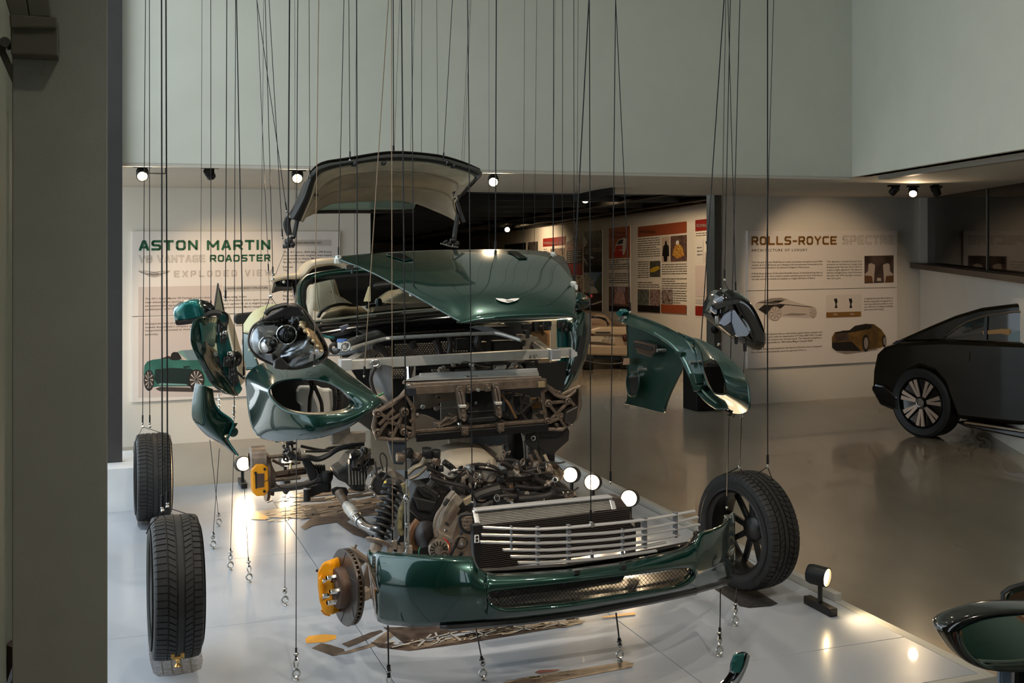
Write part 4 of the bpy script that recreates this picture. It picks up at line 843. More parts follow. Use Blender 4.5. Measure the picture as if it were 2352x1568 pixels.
# ---- radiator grille: six bright bars on uprights
gr = thing('radiator_grille', 'bright silver grille of six long bars hung above the bumper', 'grille', Pv(1340, 1290, 5.2))
GV = [(1100, 5.36), (1180, 5.27), (1300, 5.2), (1420, 5.22), (1520, 5.32), (1610, 5.48)]
bars = [[(1111, 1212), (1236, 1216), (1357, 1207.5), (1489, 1193), (1597, 1174)], [(1107, 1229), (1236, 1231.5), (1357, 1227), (1433, 1220.5), (1520, 1208), (1604, 1188)], [(1104, 1245.5), (1236, 1248), (1357, 1243), (1433, 1235.5), (1530, 1220), (1608, 1205)], [(1156, 1263.5), (1236, 1264), (1292, 1262.5), (1433, 1251), (1500, 1241), (1562, 1228)], [(1174, 1279), (1292, 1277), (1433, 1263.5), (1530, 1246)], [(1191, 1293), (1292, 1290.5), (1405, 1280), (1509, 1265.5)]]
for b_ in bars:
    pts = []
    for i in range(25):
        s = i / 24 * (len(b_) - 1); k = min(int(s), len(b_) - 2); q = spl([V((p[0], p[1], 0)) for p in b_], 25)[i]; pts.append((q.x, q.y))
    rows = []
    for dz, dv in ((.005, .0), (.003, -.006), (-.003, -.006), (-.005, .0), (-.002, .016), (.006, .017)):
        rows.append([Pv(x, y, sint(GV, x)) + UP * dz + E2 * dv for x, y in pts])
    rows.append(rows[0]); MB().grid(rows).build('grille_bar', M_silver, gr)
def bar_y(k, x): return interp(bars[k], x)
for x, wd, a, b in ((1174.5, .006, 0, 3), (1235, .016, 0, 5), (1306, .016, 0, 5), (1360, .008, 4, 5), (1430, .008, 1, 5), (1480, .02, 0, 4), (1551, .016, 0, 3)):
    v = sint(GV, x); p = Pv(x, bar_y(a, x) - 7, v + .018); q = Pv(x, bar_y(b, x) + 3, v + .018)
    MB().beam(p, q, wd, .03, E2).build('upright', mat('grey_plastic', (96, 98, 102), .4), gr, smooth=False, bevel=.002)
MB().lathe(Pv(1360, 1205, 5.2), E2 * -1, [(.0001, .01), (.012, .01), (.014, -.01)], 10).build('hanging_clip', M_zinc, gr)
# ---- bonnet
bn = thing('bonnet', 'long dark green bonnet hanging level with twin vents and a winged badge', 'bonnet', Pv(1120, 740, 7))
BR = [(7.75, [(765, 592), (860, 583), (970, 577), (1080, 574.5), (1180, 574.5), (1250, 579), (1295, 592)]),
      (7.4, [(850, 625), (900, 612), (990, 600), (1090, 594), (1190, 593), (1265, 600), (1309, 620)]),
      (7.0, [(925, 665), (965, 650), (1030, 637), (1110, 632), (1200, 632), (1280, 640), (1319, 655)]),
      (6.65, [(1000, 708), (1030, 690), (1075, 678), (1140, 674), (1215, 674), (1290, 680), (1322, 692)]),
      (6.45, [(1054, 738), (1080, 731), (1110, 726), (1165, 721), (1225, 718), (1285, 717), (1316, 722)]),
      (6.48, [(1056, 741), (1085, 740), (1115, 738), (1170, 736), (1228, 734), (1285, 731), (1313, 730)])]
brow = [[Pv(x, y, v) for x, y in r] for v, r in BR]
MB().surf(brow, 48, 40).build('panel', M_paint, bn, solid=.012, offset=0)
und = [[p - UP * (.035 if 0 < j < 4 else .012) + E2 * (.03 if j == 5 else 0) for p in r[1:-1]] for j, r in enumerate(brow)]
MB().surf(und, 24, 16).build('inner_frame', M_inner, bn, solid=.006)
lip = [Pv(x, y, 6.47) for x, y in ((1050, 739), (1085, 739), (1115, 737), (1170, 735), (1228, 733), (1285, 730), (1314, 729))]
MB().tube(spl(lip, 30), .008, 8).build('front_lip', M_paint, bn)
from mathutils.geometry import intersect_ray_tri
def on_bonnet(x, y):
    r = ray(x, y); best = None
    for j in range(len(BON) - 1):
        A0, B0 = BON[j], BON[j + 1]
        for i in range(len(A0) - 1):
            for tri in ((A0[i], A0[i + 1], B0[i + 1]), (A0[i], B0[i + 1], B0[i])):
                h = intersect_ray_tri(tri[0], tri[1], tri[2], r, EYE, True)
                if h and (best is None or h.y < best.y): best = h
    return best or P(x, y, 7.4)
_b = MB().surf(brow, 40, 40); BON = [_b.v[i * 40:(i + 1) * 40] for i in range(40)]
for pts in ([(888, 588), (906, 586.5), (924, 587), (949, 600), (929, 603), (908, 596)], [(1166, 582), (1178, 581.5), (1189, 582.7), (1211, 597), (1193, 597.5)]):
    q = [on_bonnet(x, y) for x, y in pts]; q = [p + UP * .014 for p in q]
    b_ = MB().add(q, [tuple(range(len(q)))]); vn_ = b_.build('vent', mat('vent_shade_black', (8, 8, 8), .8, spec=.1), bn, smooth=False, solid=.004)  # flush plate, matte black to paint the dark of a recess
    c = sum(q, V((0, 0, 0))) / len(q)
    fr_ = MB().tube(q, .004, 6, closed=True); fr_.build('vent_frame', M_paint, vn_)
emb = MB()
for sg in (-1, 1):
    pts = [(1166, 691), (1166 + sg * 10, 688.5), (1166 + sg * 27, 687.5), (1166 + sg * 25, 690), (1166 + sg * 20, 693), (1166 + sg * 12, 695.5), (1166, 698)]
    q = [on_bonnet(x, y) for x, y in pts]; emb.prism([p + (EYE - p).normalized() * .02 + UP * .008 for p in q], E2 * .012)
bdg = emb.build('winged_badge', mat('badge_silver', (226, 226, 224), .25, metal=.2), bn, smooth=False)
MB().beam(on_bonnet(1158, 690.5) + E2 * -.036, on_bonnet(1174, 690.5) + E2 * -.036, .006, .006).build('badge_bar', M_blk, bdg, smooth=False)
for x, y, v in ((777, 596, 7.72), (950, 670, 6.98), (1317, 656, 7.0), (1270, 588, 7.72)):
    q = Pv(x, y, v); MB().box(q - UP * .01, (.05, .04, .035)).lathe(q + UP * .012, UP, [(.022, -.02), (.022, .012), (.010, .02)], 12).build('hanging_clamp', mat('clamp_pale', (206, 210, 206), .3, metal=.3), bn, bevel=.003)
for x, y in ((806, 607), (1262, 737)): MB().box(Pv(x, y, 7.5 if x < 900 else 6.6) + E2 * .04 - UP * .02, (.05, .03, .03)).cyl(Pv(x + 6, y + 4, 7.5 if x < 900 else 6.6) + E2 * .04, Pv(x + 6, y + 4, 7.5 if x < 900 else 6.6) - UP * .05 + E2 * .04, .008, 8).build('latch_striker', M_blk, bn, smooth=False)
# ---- loft helper
def loft(loops, nu=64, nv=14):
    rr = [spl(l, nu, True) for l in loops]; cols = [spl([r[i] for r in rr], nv) for i in range(nu)]
    return MB().grid([[cols[i][j] for i in range(nu)] for j in range(nv)], True)
def mid(a, b, t, dv): return [lerp(p, q, t) + E2 * dv for p, q in zip(a, b)]
# ---- left front wing
lf = thing('front_wing', 'green front wing at left with an empty oval headlamp hole', 'wing panel', Pv(700, 1008, 6.2))
HO = [(619, 905, 6.2), (628, 884, 6.24), (655, 874, 6.24), (700, 871, 6.2), (745, 876, 6.12), (785, 894, 6.05), (810, 918, 6.0), (815, 932, 5.97), (800, 945, 5.96), (760, 952, 5.96), (700, 952, 6.0), (650, 938, 6.1)]
OU = [(566, 888, 6.85), (571, 858, 6.85), (600, 836, 6.7), (660, 828, 6.58), (735, 816, 6.45), (805, 863, 6.25), (848, 896, 6.08), (875, 921, 5.98), (850, 945, 5.95), (788, 986, 5.98), (701, 1008, 6.08), (591, 998, 6.6)]
ho = [Pv(*q) for q in HO]; ou = [Pv(*q) for q in OU]
loft([ho, mid(ho, ou, .3, -.035), mid(ho, ou, .65, -.04), ou], 72, 16).build('panel', M_paint, lf, solid=.008)
loft([ho, [p + E2 * .03 for p in ho], [p + E2 * .06 - (p - sum(ho, V()) / 12) * .06 for p in ho]], 64, 6).build('hole_flange', M_paint, lf, solid=.003)
bk = [p + E2 * .05 for p in ou]
MB().tube(spl(ou[7:] + ou[:2], 40), .005, 6).build('folded_edge', M_paint, lf)
MB().surf([[ou[0], ou[11], ou[10]], [ou[0] + E2 * .12 + E1 * .06, ou[11] + E2 * .12 + E1 * .06 + UP * .02, ou[10] + E2 * .12 + UP * .02]], 16, 4).build('arch_flange', M_inner, lf, solid=.004)
MB().prism([Pv(x, y, 6.5) for x, y in ((622, 1003), (660, 1006), (650, 1014), (634, 1016))], E2 * .02).build('lower_tab', M_teal, lf, smooth=False)
MB().box(Pv(782, 1000, 6.15), (.10, .05, .09)).box(Pv(806, 1004, 6.2), (.16, .04, .06)).build('mounting_bracket', M_cast, lf, smooth=False, bevel=.006)
MB().tube([Pv(845, 900, 6.06), Pv(862, 912, 6.0), Pv(880, 903, 6.1)], .006, 6).build('edge_clip', mat('bright_green_edge', (30, 140, 100), .3, metal=.4, coat=.6), lf)
# reservoir seen through the hole
wb = thing('washer_bottle', 'white plastic washer bottle seen through the left wing hole', 'bottle', Pv(728, 955, 6.6))
q = [(684, 900), (690, 888), (735, 888), (742, 894), (764, 894), (766, 930), (762, 958), (696, 958), (694, 930), (684, 926)]
MB().prism([Pv(x, y, 6.55) for x, y in q], E2 * .16).build('body', mat('milky_plastic', (226, 222, 212), .4), wb, smooth=False, bevel=.012)
for pts in ([(710, 872), (716, 892), (712, 915), (710, 950)], [(716, 872), (726, 895), (738, 925), (740, 955)]): MB().tube(spl([Pv(x, y, 6.5) for x, y in pts], 16), .011, 8).build('hose', M_hose, wb)
MB().tube([Pv(778, 880, 6.5), Pv(782, 915, 6.5), Pv(776, 960, 6.5)], .02, 10).build('bellows_hose', M_hose, wb)
for i in range(9): MB().torus(Pv(778 + 3 * math.sin(i / 3), 884 + i * 8, 6.5), UP, .02, .003, 12, 5).build('bellows_ring', M_hose, wb)
MB().prism([Pv(x, y, 6.62) for x, y in ((620, 880), (700, 868), (800, 890), (850, 930), (800, 965), (640, 965))], E2 * .02).build('liner', mat('liner_black', (18, 20, 20), .5), wb, smooth=False)
MB().box(Pv(720, 890, 6.5), (.03, .03, .03)).build('pump', M_blk, wb, smooth=False, bevel=.004)
# ---- left headlamp
lh = thing('headlamp', 'large clear headlamp unit with chrome bowls hung above the left wing', 'headlamp', Pv(660, 848, 6.0))
OL = [(572, 773), (581, 750), (602, 735), (637, 716), (662, 700), (684, 702), (711, 727), (739, 773), (752, 804), (746, 824), (714, 839), (673, 847), (634, 839), (591, 819), (573, 794)]
dv = lambda x, y: 6.02 + (.12 if y < 730 else 0) + .10 * ((x - 655) / 95) ** 2 + .06 * ((y - 785) / 62) ** 2
rim_ = [Pv(x, y, dv(x, y) + .04) for x, y in OL]
c0_ = (655, 785)
def ring(t, d): return [Pv(lerp(c0_[0], x, t), lerp(c0_[1], y, t), dv(lerp(c0_[0], x, t), lerp(c0_[1], y, t)) + d) for x, y in OL]
loft([ring(1, .04), ring(.9, -.02), ring(.65, -.05), ring(.3, -.065), ring(.02, -.07)], 60, 18).build('lens', mat('clear_lens', (240, 246, 250), .03, trans=1.0, ior=1.2, spec=.5), lh)
loft([ring(1, .045), ring(.96, .10), ring(.6, .17), ring(.02, .2)], 60, 10).build('housing', M_gloss, lh)
MB().tube(spl(rim_, 60, True), .007, 6, closed=True).build('lens_seal', mat('seal_grey', (70, 62, 58), .35), lh)
rf_ = mat('headlamp_reflector', (206, 210, 216), .2, metal=.5)
def blob(pts, m, v0, name='reflector', bulge=.05):
    cx_ = sum(p[0] for p in pts) / len(pts); cy_ = sum(p[1] for p in pts) / len(pts)
    L_ = [[Pv(lerp(cx_, x, t), lerp(cy_, y, t), v0 - bulge * (1 - t * t)) for x, y in pts] for t in (1, .75, .4, .03)]
    return loft(L_, 48, 10).build(name, m, lh)
blob([(578, 772), (592, 752), (620, 752), (650, 757), (668, 772), (664, 800), (640, 832), (612, 826), (590, 812), (580, 795)], rf_, 6.07)
blob([(640, 812), (652, 796), (690, 780), (722, 770), (742, 800), (738, 818), (708, 832), (672, 840), (648, 832)], rf_, 6.06)
blob([(684, 742), (700, 740), (724, 765), (742, 800), (732, 806), (712, 782), (692, 762)], mat('amber_facets', (190, 160, 120), .25, metal=.6, var=.4, vscale=60), 6.05, 'indicator')
for (x, y, r_) in ((617, 792, .047), (658, 768, .048)):
    c_ = Pv(x, y, 6.0)
    MB().torus(c_, E2 * -1 + E1 * -.1, r_, .0045, 32, 8).build('projector_ring', M_chrome, lh)
    MB().lathe(c_ + E2 * .01, E2 * -1 + E1 * -.1, [(r_ * .95, 0), (r_ * .8, .012), (r_ * .4, .024), (.0001, .028)], 28).build('projector_lens', mat('projector_glass', (226, 230, 234), .05, metal=.4) if x < 640 else mat('projector_dark', (52, 52, 56), .1, metal=.5), lh)
for i in range(6):
    x, y = lerp(690, 738, i / 5), lerp(748, 806, i / 5); MB().ball(Pv(x, y, 6.0), (.012, .012, .010), 8, 6).build('led_facet', mat('facet', (226, 206, 170), .1, metal=.8), lh)
MB().prism([Pv(x, y, 6.1) for x, y in ((634, 716), (662, 700), (686, 702), (700, 724), (640, 732), (606, 742), (600, 736))], E2 * .1).build('top_shroud', mat('shroud_black', (20, 22, 28), .25, coat=.4), lh, smooth=False, bevel=.008)
MB().tube(spl([Pv(x, y, 6.1) for x, y in ((609, 722), (622, 710), (645, 702), (660, 700))], 14), .013, 8).build('rear_gasket', M_blk, lh)
MB().prism([Pv(x, y, 5.98) for x, y in ((632, 826), (644, 818), (668, 842), (652, 850), (630, 846))], E2 * .06).build('lower_mount', M_blk, lh, smooth=False, bevel=.006)
# ---- right front wing, seen from inside
rwg = thing('front_wing', 'green front wing at right seen from inside, arching to an empty headlamp ring', 'wing panel', Pv(1480, 946, 6.7))
def R3(x, y): 
    u = interp([(1430, 3.3), (1600, 3.32), (1660, 3.3), (1700, 3.22), (1722, 3.12)], x); return Pu(x, y, u)
rows = [[(1438, 735), (1441, 800), (1441, 860), (1441, 916), (1432, 926)], [(1480, 745), (1478, 800), (1474, 870), (1468, 925), (1464, 936)], [(1525, 765), (1520, 812), (1510, 870), (1500, 930), (1498, 945)], [(1570, 795), (1562, 822), (1545, 868), (1525, 918), (1517, 948)], [(1590, 812), (1582, 824), (1564, 854), (1543, 890), (1522, 940)]]
MB().surf([[R3(x, y) + E1 * (.0 if j in (0, 4) else .03) for x, y in r] for j, r in enumerate(rows)], 20, 24).build('side_panel', M_inner, rwg, solid=.006)
rail = [[(1432, 716), (1482, 732), (1523, 748), (1560, 768), (1590, 795), (1612, 840), (1630, 885), (1652, 915), (1680, 940)], [(1438, 736), (1480, 752), (1520, 770), (1550, 788), (1575, 812), (1600, 860), (1618, 896), (1642, 922), (1666, 938)]]
MB().surf([[R3(x, y) for x, y in rail[0]], [R3(x, y) - E1 * .035 for x, y in [(lerp(a[0], b[0], .5), lerp(a[1], b[1], .5)) for a, b in zip(*rail)]], [R3(x, y) - E1 * .06 for x, y in rail[1]]], 50, 8).build('top_rail', M_inner, rwg, solid=.006)
HO2 = [(1644, 836), (1655, 829), (1668, 825), (1678, 832), (1687, 850), (1693, 870), (1696, 887), (1694, 902), (1671, 901), (1657, 886), (1647, 862)]
OU2 = [(1592, 786), (1600, 777), (1640, 796), (1672, 819), (1700, 846), (1714, 870), (1721, 897), (1720, 942), (1684, 949), (1640, 920), (1606, 850)]
ho2 = [R3(x, y) - E1 * .08 for x, y in HO2]; ou2 = [R3(x, y) for x, y in OU2]
loft([ho2, mid(ho2, ou2, .5, -.03), ou2], 66, 12).build('lamp_surround', M_paint, rwg, solid=.006)
MB().surf([[R3(x, y) for x, y in ((1556, 762), (1594, 777), (1636, 795), (1668, 816), (1690, 836))], [R3(x, y) for x, y in ((1575, 782), (1604, 800), (1632, 822), (1655, 826), (1672, 824))]], 24, 6).build('outer_crown', M_paint, rwg, solid=.006)
MB().tube(spl([R3(x, y) - E1 * .01 for x, y in rail[0]], 50), .009, 8).build('folded_edge', M_paint, rwg)
MB().tube(spl([R3(x, y) - E1 * .05 for x, y in ((1520, 764), (1560, 790), (1590, 825), (1612, 870), (1640, 905), (1665, 925))], 40), .007, 6).build('drain_lip', mat('wing_edge_bright', (120, 150, 140), .2, metal=.6), rwg)
# vent grille
vg = MB().prism([R3(x, y) - E1 * .02 for x, y in ((1464, 781), (1474, 779), (1518, 791), (1520, 802), (1508, 814), (1490, 812), (1466, 800))], E1 * -.008); vg.build('vent_plate', M_blk, rwg, smooth=False)
for i in range(11): 
    y0 = 783 + i * 2.6; MB().tube([R3(1467 + i * .8, y0) - E1 * .035, R3(1516 - max(0, i - 6) * 2, y0 + 10) - E1 * .035], .0018, 4).build('vent_slat', mat('mesh_bronze', (120, 96, 78), .4, metal=.5), rwg)
MB().beam(R3(1468, 789) - E1 * .04, R3(1512, 801) - E1 * .04, .02, .006, E1).build('vent_bar', M_blk, rwg, smooth=False)
MB().prism([R3(x, y) - E1 * .04 for x, y in ((1447, 822), (1460, 821), (1459, 836), (1445, 837))], E1 * -.006).build('opening_edge', mat('opening_tan', (150, 116, 90), .6), rwg, smooth=False)
for x, y in ((1484, 848), (1529, 804), (1605, 832)): MB().cyl(R3(x, y) + E1 * .0, R3(x, y) - E1 * .06, .012, 10).build('stud', M_zinc, rwg)
MB().tube(spl([R3(x, y) - E1 * .03 for x, y in ((1450, 868), (1458, 855), (1476, 856), (1478, 880), (1470, 905), (1456, 908), (1450, 890))], 30, True), .006, 6, closed=True).build('access_rim', M_inner, rwg)
MB().surf([[R3(x, y) - E1 * .028 for x, y in ((1453, 866), (1475, 860))], [R3(x, y) - E1 * .02 for x, y in ((1452, 885), (1475, 885))], [R3(x, y) - E1 * .028 for x, y in ((1457, 905), (1469, 905))]], 8, 8).build('access_cover', M_blk, rwg, solid=.003)
for pts in ([(1606, 856), (1618, 858), (1624, 880), (1612, 884)], [(1613, 880), (1634, 884), (1630, 896), (1617, 898)], [(1573, 805), (1588, 808), (1586, 818), (1574, 816)]): MB().prism([R3(x, y) - E1 * .07 for x, y in pts], E1 * .05).build('inner_bracket', M_inner, rwg, smooth=False, bevel=.004)
MB().prism([R3(x, y) - E1 * .0 for x, y in ((1427, 717), (1437, 709), (1446, 716), (1440, 724), (1432, 726))], E1 * -.04).build('corner_tab', M_teal, rwg, smooth=False)
MB().ball(R3(1441, 733) - E1 * .03, (.025, .03, .028)).build('hinge_block', M_blk, rwg)
MB().tube([R3(1452, 728) - E1 * .05, R3(1447, 738) - E1 * .05], .012, 8).build('bolt_clamp', M_zinc, rwg)
MB().prism([R3(x, y) - E1 * .02 for x, y in ((1666, 938), (1684, 948), (1676, 954), (1667, 948))], E1 * .03).tube([R3(x, y) for x, y in ((1678, 950), (1676, 957), (1685, 957), (1687, 951))], .005, 5).build('lower_bracket', M_blk, rwg, smooth=False)
# ---- right headlamp, seen from behind
rh = thing('headlamp', 'black backed headlamp unit seen from behind, hung above the right wing', 'headlamp', Pv(1700, 803, 6.2))
def RH(x, y, d=0): return Pv(x, y, 6.25 + d)
bodyo = [(1633, 712), (1641, 682), (1650, 668), (1664, 670), (1676, 665), (1700, 674), (1722, 694), (1742, 728), (1757, 768), (1757, 790), (1744, 803), (1724, 796), (1690, 776), (1658, 748), (1638, 730)]
L0 = [RH(x, y) for x, y in bodyo]; cc = sum(L0, V()) / len(L0)
loft([L0, [p + E2 * .1 + E1 * .02 for p in L0], [lerp(p, cc, .3) + E2 * .2 for p in L0], [lerp(p, cc, .95) + E2 * .23 for p in L0]], 60, 10).build('lens_side', mat('smoked_lens', (60, 66, 64), .06, coat=.8), rh)
loft([L0, [lerp(p, cc, .18) - E2 * .05 for p in L0], [lerp(p, cc, .5) - E2 * .06 for p in L0], [lerp(p, cc, .97) - E2 * .05 for p in L0]], 60, 10).build('rear_housing', M_gloss, rh)
MB().surf([[RH(x, y, -.02) for x, y in ((1700, 674), (1722, 694), (1742, 728), (1757, 768))], [RH(x, y, -.05) for x, y in ((1714, 704), (1728, 730), (1738, 760), (1748, 786))]], 20, 6).build('lens_edge', mat('edge_glass', (120, 130, 124), .08, coat=1), rh, solid=.01)
sb = mat('blue_grey_facet', (128, 140, 160), .3, metal=.3, coat=.3)
for pts, d in (([(1655, 744), (1668, 722), (1683, 713), (1690, 724), (1676, 742), (1664, 750)], -.1), ([(1680, 716), (1688, 712), (1722, 764), (1716, 772), (1696, 774), (1690, 768), (1681, 740)], -.11), ([(1634, 712), (1638, 704), (1648, 714), (1646, 722)], -.07), ([(1642, 690), (1652, 684), (1662, 680), (1660, 694), (1650, 700)], -.07)):
    MB().prism([RH(x, y, d) for x, y in pts], E2 * .03).build('housing_facet', sb, rh, smooth=False, bevel=.003)
for pts in ([(1640, 700), (1664, 692), (1700, 688), (1700, 696), (1668, 704), (1644, 712)], [(1654, 748), (1680, 744), (1690, 776), (1680, 770)]): MB().prism([RH(x, y, -.1) for x, y in pts], E2 * .04).build('housing_rib', M_blk, rh, smooth=False, bevel=.004)
MB().tube(spl([RH(x, y, -.09) for x, y in ((1690, 690), (1706, 716), (1728, 758), (1736, 790))], 14), .008, 6).build('seam', M_blk, rh)
for x, y in ((1646, 733), (1691, 779), (1711, 796)): MB().lathe(RH(x, y, -.06), UP, [(.010, -.03), (.012, 0), (.012, .02)], 10).build('mounting_lug', M_blk if x > 1650 else M_zinc, rh)
# ---- left door
ld = thing('car_door_assembly', 'green car door at left hung edge-on, with its mirror and a small quarter glass', 'car door', Pv(510, 945, 7.6))
def LD(x, y): return Pv(x, y, interp([(438, 7.15), (470, 7.3), (500, 7.55), (570, 7.8)], x))
sk = [[(443, 739), (456, 728), (475, 726), (493, 727), (503, 731)], [(438, 760), (450, 757), (468, 755), (488, 755), (500, 752)], [(440, 793), (453, 794), (470, 796), (486, 800), (498, 795)], [(456, 828), (468, 830), (482, 834), (496, 838), (508, 836)], [(484, 880), (494, 878), (508, 878), (520, 876), (526, 872)], [(512, 902), (520, 903), (530, 906), (540, 908), (547, 909)]]
MB().surf([[LD(x, y) - E2 * (.0 if i in (0, 4) else .03) for i, (x, y) in enumerate(r)] for r in sk], 20, 30).build('outer_skin', M_paint, ld, solid=.008)
MB().surf([[LD(x, y) - E2 * .04 for x, y in ((457, 740), (480, 738), (497, 742))], [LD(x, y) - E2 * .055 for x, y in ((460, 762), (482, 762), (494, 765))], [LD(x, y) - E2 * .045 for x, y in ((462, 788), (480, 792), (491, 795))]], 12, 12).build('skin_recess', M_teal, ld, solid=.003)
jb = [[(503, 731), (512, 722), (522, 722)], [(499, 770), (514, 765), (524, 760)], [(498, 795), (520, 800), (532, 795)], [(510, 838), (528, 840), (543, 835)], [(530, 885), (541, 880), (552, 878)], [(546, 909), (552, 905), (558, 895)]]
MB().surf([[LD(x, y) + E2 * .05 for x, y in r] for r in jb], 8, 30).build('jamb', M_teal, ld, solid=.006)
tr_ = [[(521, 721), (527, 722), (530, 728)], [(526, 745), (534, 745), (540, 752)], [(534, 780), (543, 785), (552, 795)], [(545, 825), (556, 830), (566, 842)], [(552, 870), (560, 872), (565, 876)], [(549, 889), (556, 888), (562, 882)]]
MB().surf([[LD(x, y) + E2 * .1 for x, y in r] for r in tr_], 10, 30).build('inner_trim', M_tan, ld, solid=.015)
for x, y, s in ((511, 752, .05), (513, 765, .045), (512, 778, .04), (528, 816, .04), (522, 830, .05), (532, 850, .04), (534, 862, .05), (538, 875, .045)):
    MB().box(LD(x, y) + E2 * .0, (s, s * .6, s * 1.3)).ball(LD(x + 3, y - 3) - E2 * .02, s * .45).build('latch_mechanism', M_blk if y % 3 else M_zinc, ld, bevel=.004)
MB().tube(spl([LD(x, y) - E2 * .0 for x, y in ((525, 822), (540, 812), (548, 818), (546, 832), (536, 836))], 20), .022, 10).build('wiring_boot', M_blk, ld)
MB().tube([LD(x, y) - E2 * .02 for x, y in ((523, 830), (545, 855), (560, 868))], .008, 6).build('check_strap', M_blk, ld)
MB().prism([LD(x, y) + E2 * .05 for x, y in ((494, 716), (498, 685), (502, 655), (506, 668), (511, 695), (515, 714))], E2 * .008).build('quarter_glass', mat('tinted_glass', (150, 165, 150), .05, trans=.7, ior=1.1), ld, smooth=False)
MB().tube([LD(x, y) + E2 * .05 for x, y in ((493, 718), (498, 682), (502.5, 652), (507, 670), (516, 716))], .006, 6).build('glass_frame', M_blk, ld)
MB().tube(spl([LD(x, y) for x, y in ((500, 720), (512, 717), (522, 726), (520, 745), (508, 748), (503, 735))], 24, True), .010, 8, closed=True).build('top_trim', M_blk, ld)
mc = Pv(434, 716, 7.35)
cap = [[(402, 735), (400, 722), (401, 710), (404, 703)], [(420, 734), (415, 712), (420, 698), (432, 690)], [(446, 731), (440, 708), (444, 694), (454, 688)], [(466, 725), (460, 708), (456, 698), (460, 692)], [(472, 718), (468, 708), (464, 700), (464, 695)]]
mcap = MB().surf([[Pv(x, y, 7.35 + (.06 if j in (0, 4) else -.02) + (.03 if i in (0, 3) else -.01)) for i, (x, y) in enumerate(r)] for j, r in enumerate(cap)], 16, 20).build('mirror_cap', mat('teal_mirror_paint', (16, 110, 108), .25, metal=.5, coat=1), ld, solid=.01)
MB().surf([[Pv(x, y, 7.37) for x, y in r] for r in ([(402, 735), (403, 743)], [(420, 736), (410, 746)], [(446, 733), (446, 741)], [(470, 722), (472, 730)])], 6, 20).build('mirror_base', M_blk, mcap, solid=.05)
MB().ball(Pv(446, 712, 7.48), (.13, .03, .07), 16, 10).build('mirror_glass', M_gloss, mcap)
MB().tube(spl([Pv(x, y, 7.4) for x, y in ((446, 737), (470, 726), (490, 718), (508, 720))], 14), [.02] * 14, 8).build('mirror_stalk', M_blk, mcap)
# second door mirror seen behind, dark side of the far left
# ---- left lower wing section
ls = thing('sill_panel', 'curved green lower body panel hung below the left door', 'body panel', Pv(490, 1040, 7.2))
rows = [[(450, 879), (468, 885), (487, 893)], [(445, 905), (468, 915), (492, 925)], [(441, 945), (470, 950), (505, 945)], [(446, 966), (480, 978), (535, 969)], [(475, 998), (500, 1000), (527, 1000)], [(508, 1018), (518, 1018), (524, 1012)], [(538, 1042), (542, 1044), (547, 1046)]]
MB().surf([[Pv(x, y, 7.0 + (.08 if i != 1 else 0) + .02 * j) for i, (x, y) in enumerate(r)] for j, r in enumerate(rows)], 16, 40).build('panel', M_paint, ls, solid=.008)
MB().tube(spl([Pv(x, y, 7.1) for x, y in ((487, 893), (492, 925), (506, 945), (535, 969), (527, 1000), (524, 1012), (547, 1046))], 40), .006, 6).build('return_edge', M_teal, ls)
MB().ball(Pv(536, 992, 7.12), (.03, .02, .03)).prism([Pv(x, y, 7.12) for x, y in ((533, 972), (546, 972), (538, 985), (536, 1000), (530, 1000))], E2 * .02).build('fixing_tab', M_inner, ls)
# ---- right door
rd = thing('car_door_assembly', 'green and tan car door at right behind the bonnet, with its mirror', 'car door', Pv(1310, 900, 8.2))
def RDp(x, y, d=0): return Pv(x, y, 8.3 + d)
MB().surf([[RDp(x, y) for x, y in r] for r in ([(1264, 733), (1278, 733)], [(1264, 800), (1278, 800)], [(1266, 850), (1280, 850)], [(1280, 890), (1290, 892)])], 6, 12).build('inner_trim', M_tan, rd, solid=.02)
MB().surf([[RDp(x, y, .02) for x, y in r] for r in ([(1278, 732), (1306, 732)], [(1279, 770), (1308, 775)], [(1280, 802), (1304, 802)], [(1278, 850), (1298, 850)], [(1282, 896), (1290, 890)])], 6, 14).build('jamb', M_teal, rd, solid=.01)
for x, y, s in ((1290, 745, .06), (1296, 755, .05), (1288, 840, .05), (1292, 856, .04)): MB().box(RDp(x, y, -.03), (s, .03, s)).ball(RDp(x + 4, y + 2, -.05), s * .4).build('latch_mechanism', M_blk, rd, bevel=.004)
MB().surf([[RDp(x, y, d) for x, y, d in r] for r in ([(1318, 713, 0), (1338, 714, -.08), (1356, 722, .05)], [(1300, 740, 0), (1332, 742, -.12), (1357, 745, .05)], [(1304, 788, 0), (1330, 780, -.12), (1356, 765, .05)], [(1300, 830, .0), (1325, 822, -.1), (1350, 800, .05)], [(1290, 880, .0), (1318, 862, -.08), (1345, 822, .05)], [(1282, 902, 0), (1300, 896, -.02), (1322, 872, .05)])], 16, 30).build('outer_skin', mat('green_with_grey_reflection', (52, 74, 66), .25, metal=.5, coat=1), rd, solid=.01)  # body green greyed to paint in the reflection on the skin
MB().surf([[RDp(x, y, -.14) for x, y in r] for r in ([(1332, 774), (1346, 772)], [(1328, 800), (1340, 800)], [(1310, 850), (1330, 840)], [(1306, 858), (1318, 858)])], 8, 12).build('side_strake', M_blk, rd, solid=.01)
MB().surf([[Pv(x, y, d) for x, y, d in r] for r in ([(1316, 672, 8.2), (1332, 673, 8.12), (1350, 682, 8.2)], [(1316, 690, 8.15), (1330, 690, 8.05), (1353, 692, 8.2)], [(1316, 708, 8.2), (1332, 708, 8.12), (1350, 703, 8.2)])], 14, 12).build('mirror_cap', M_paint, rd, solid=.02)
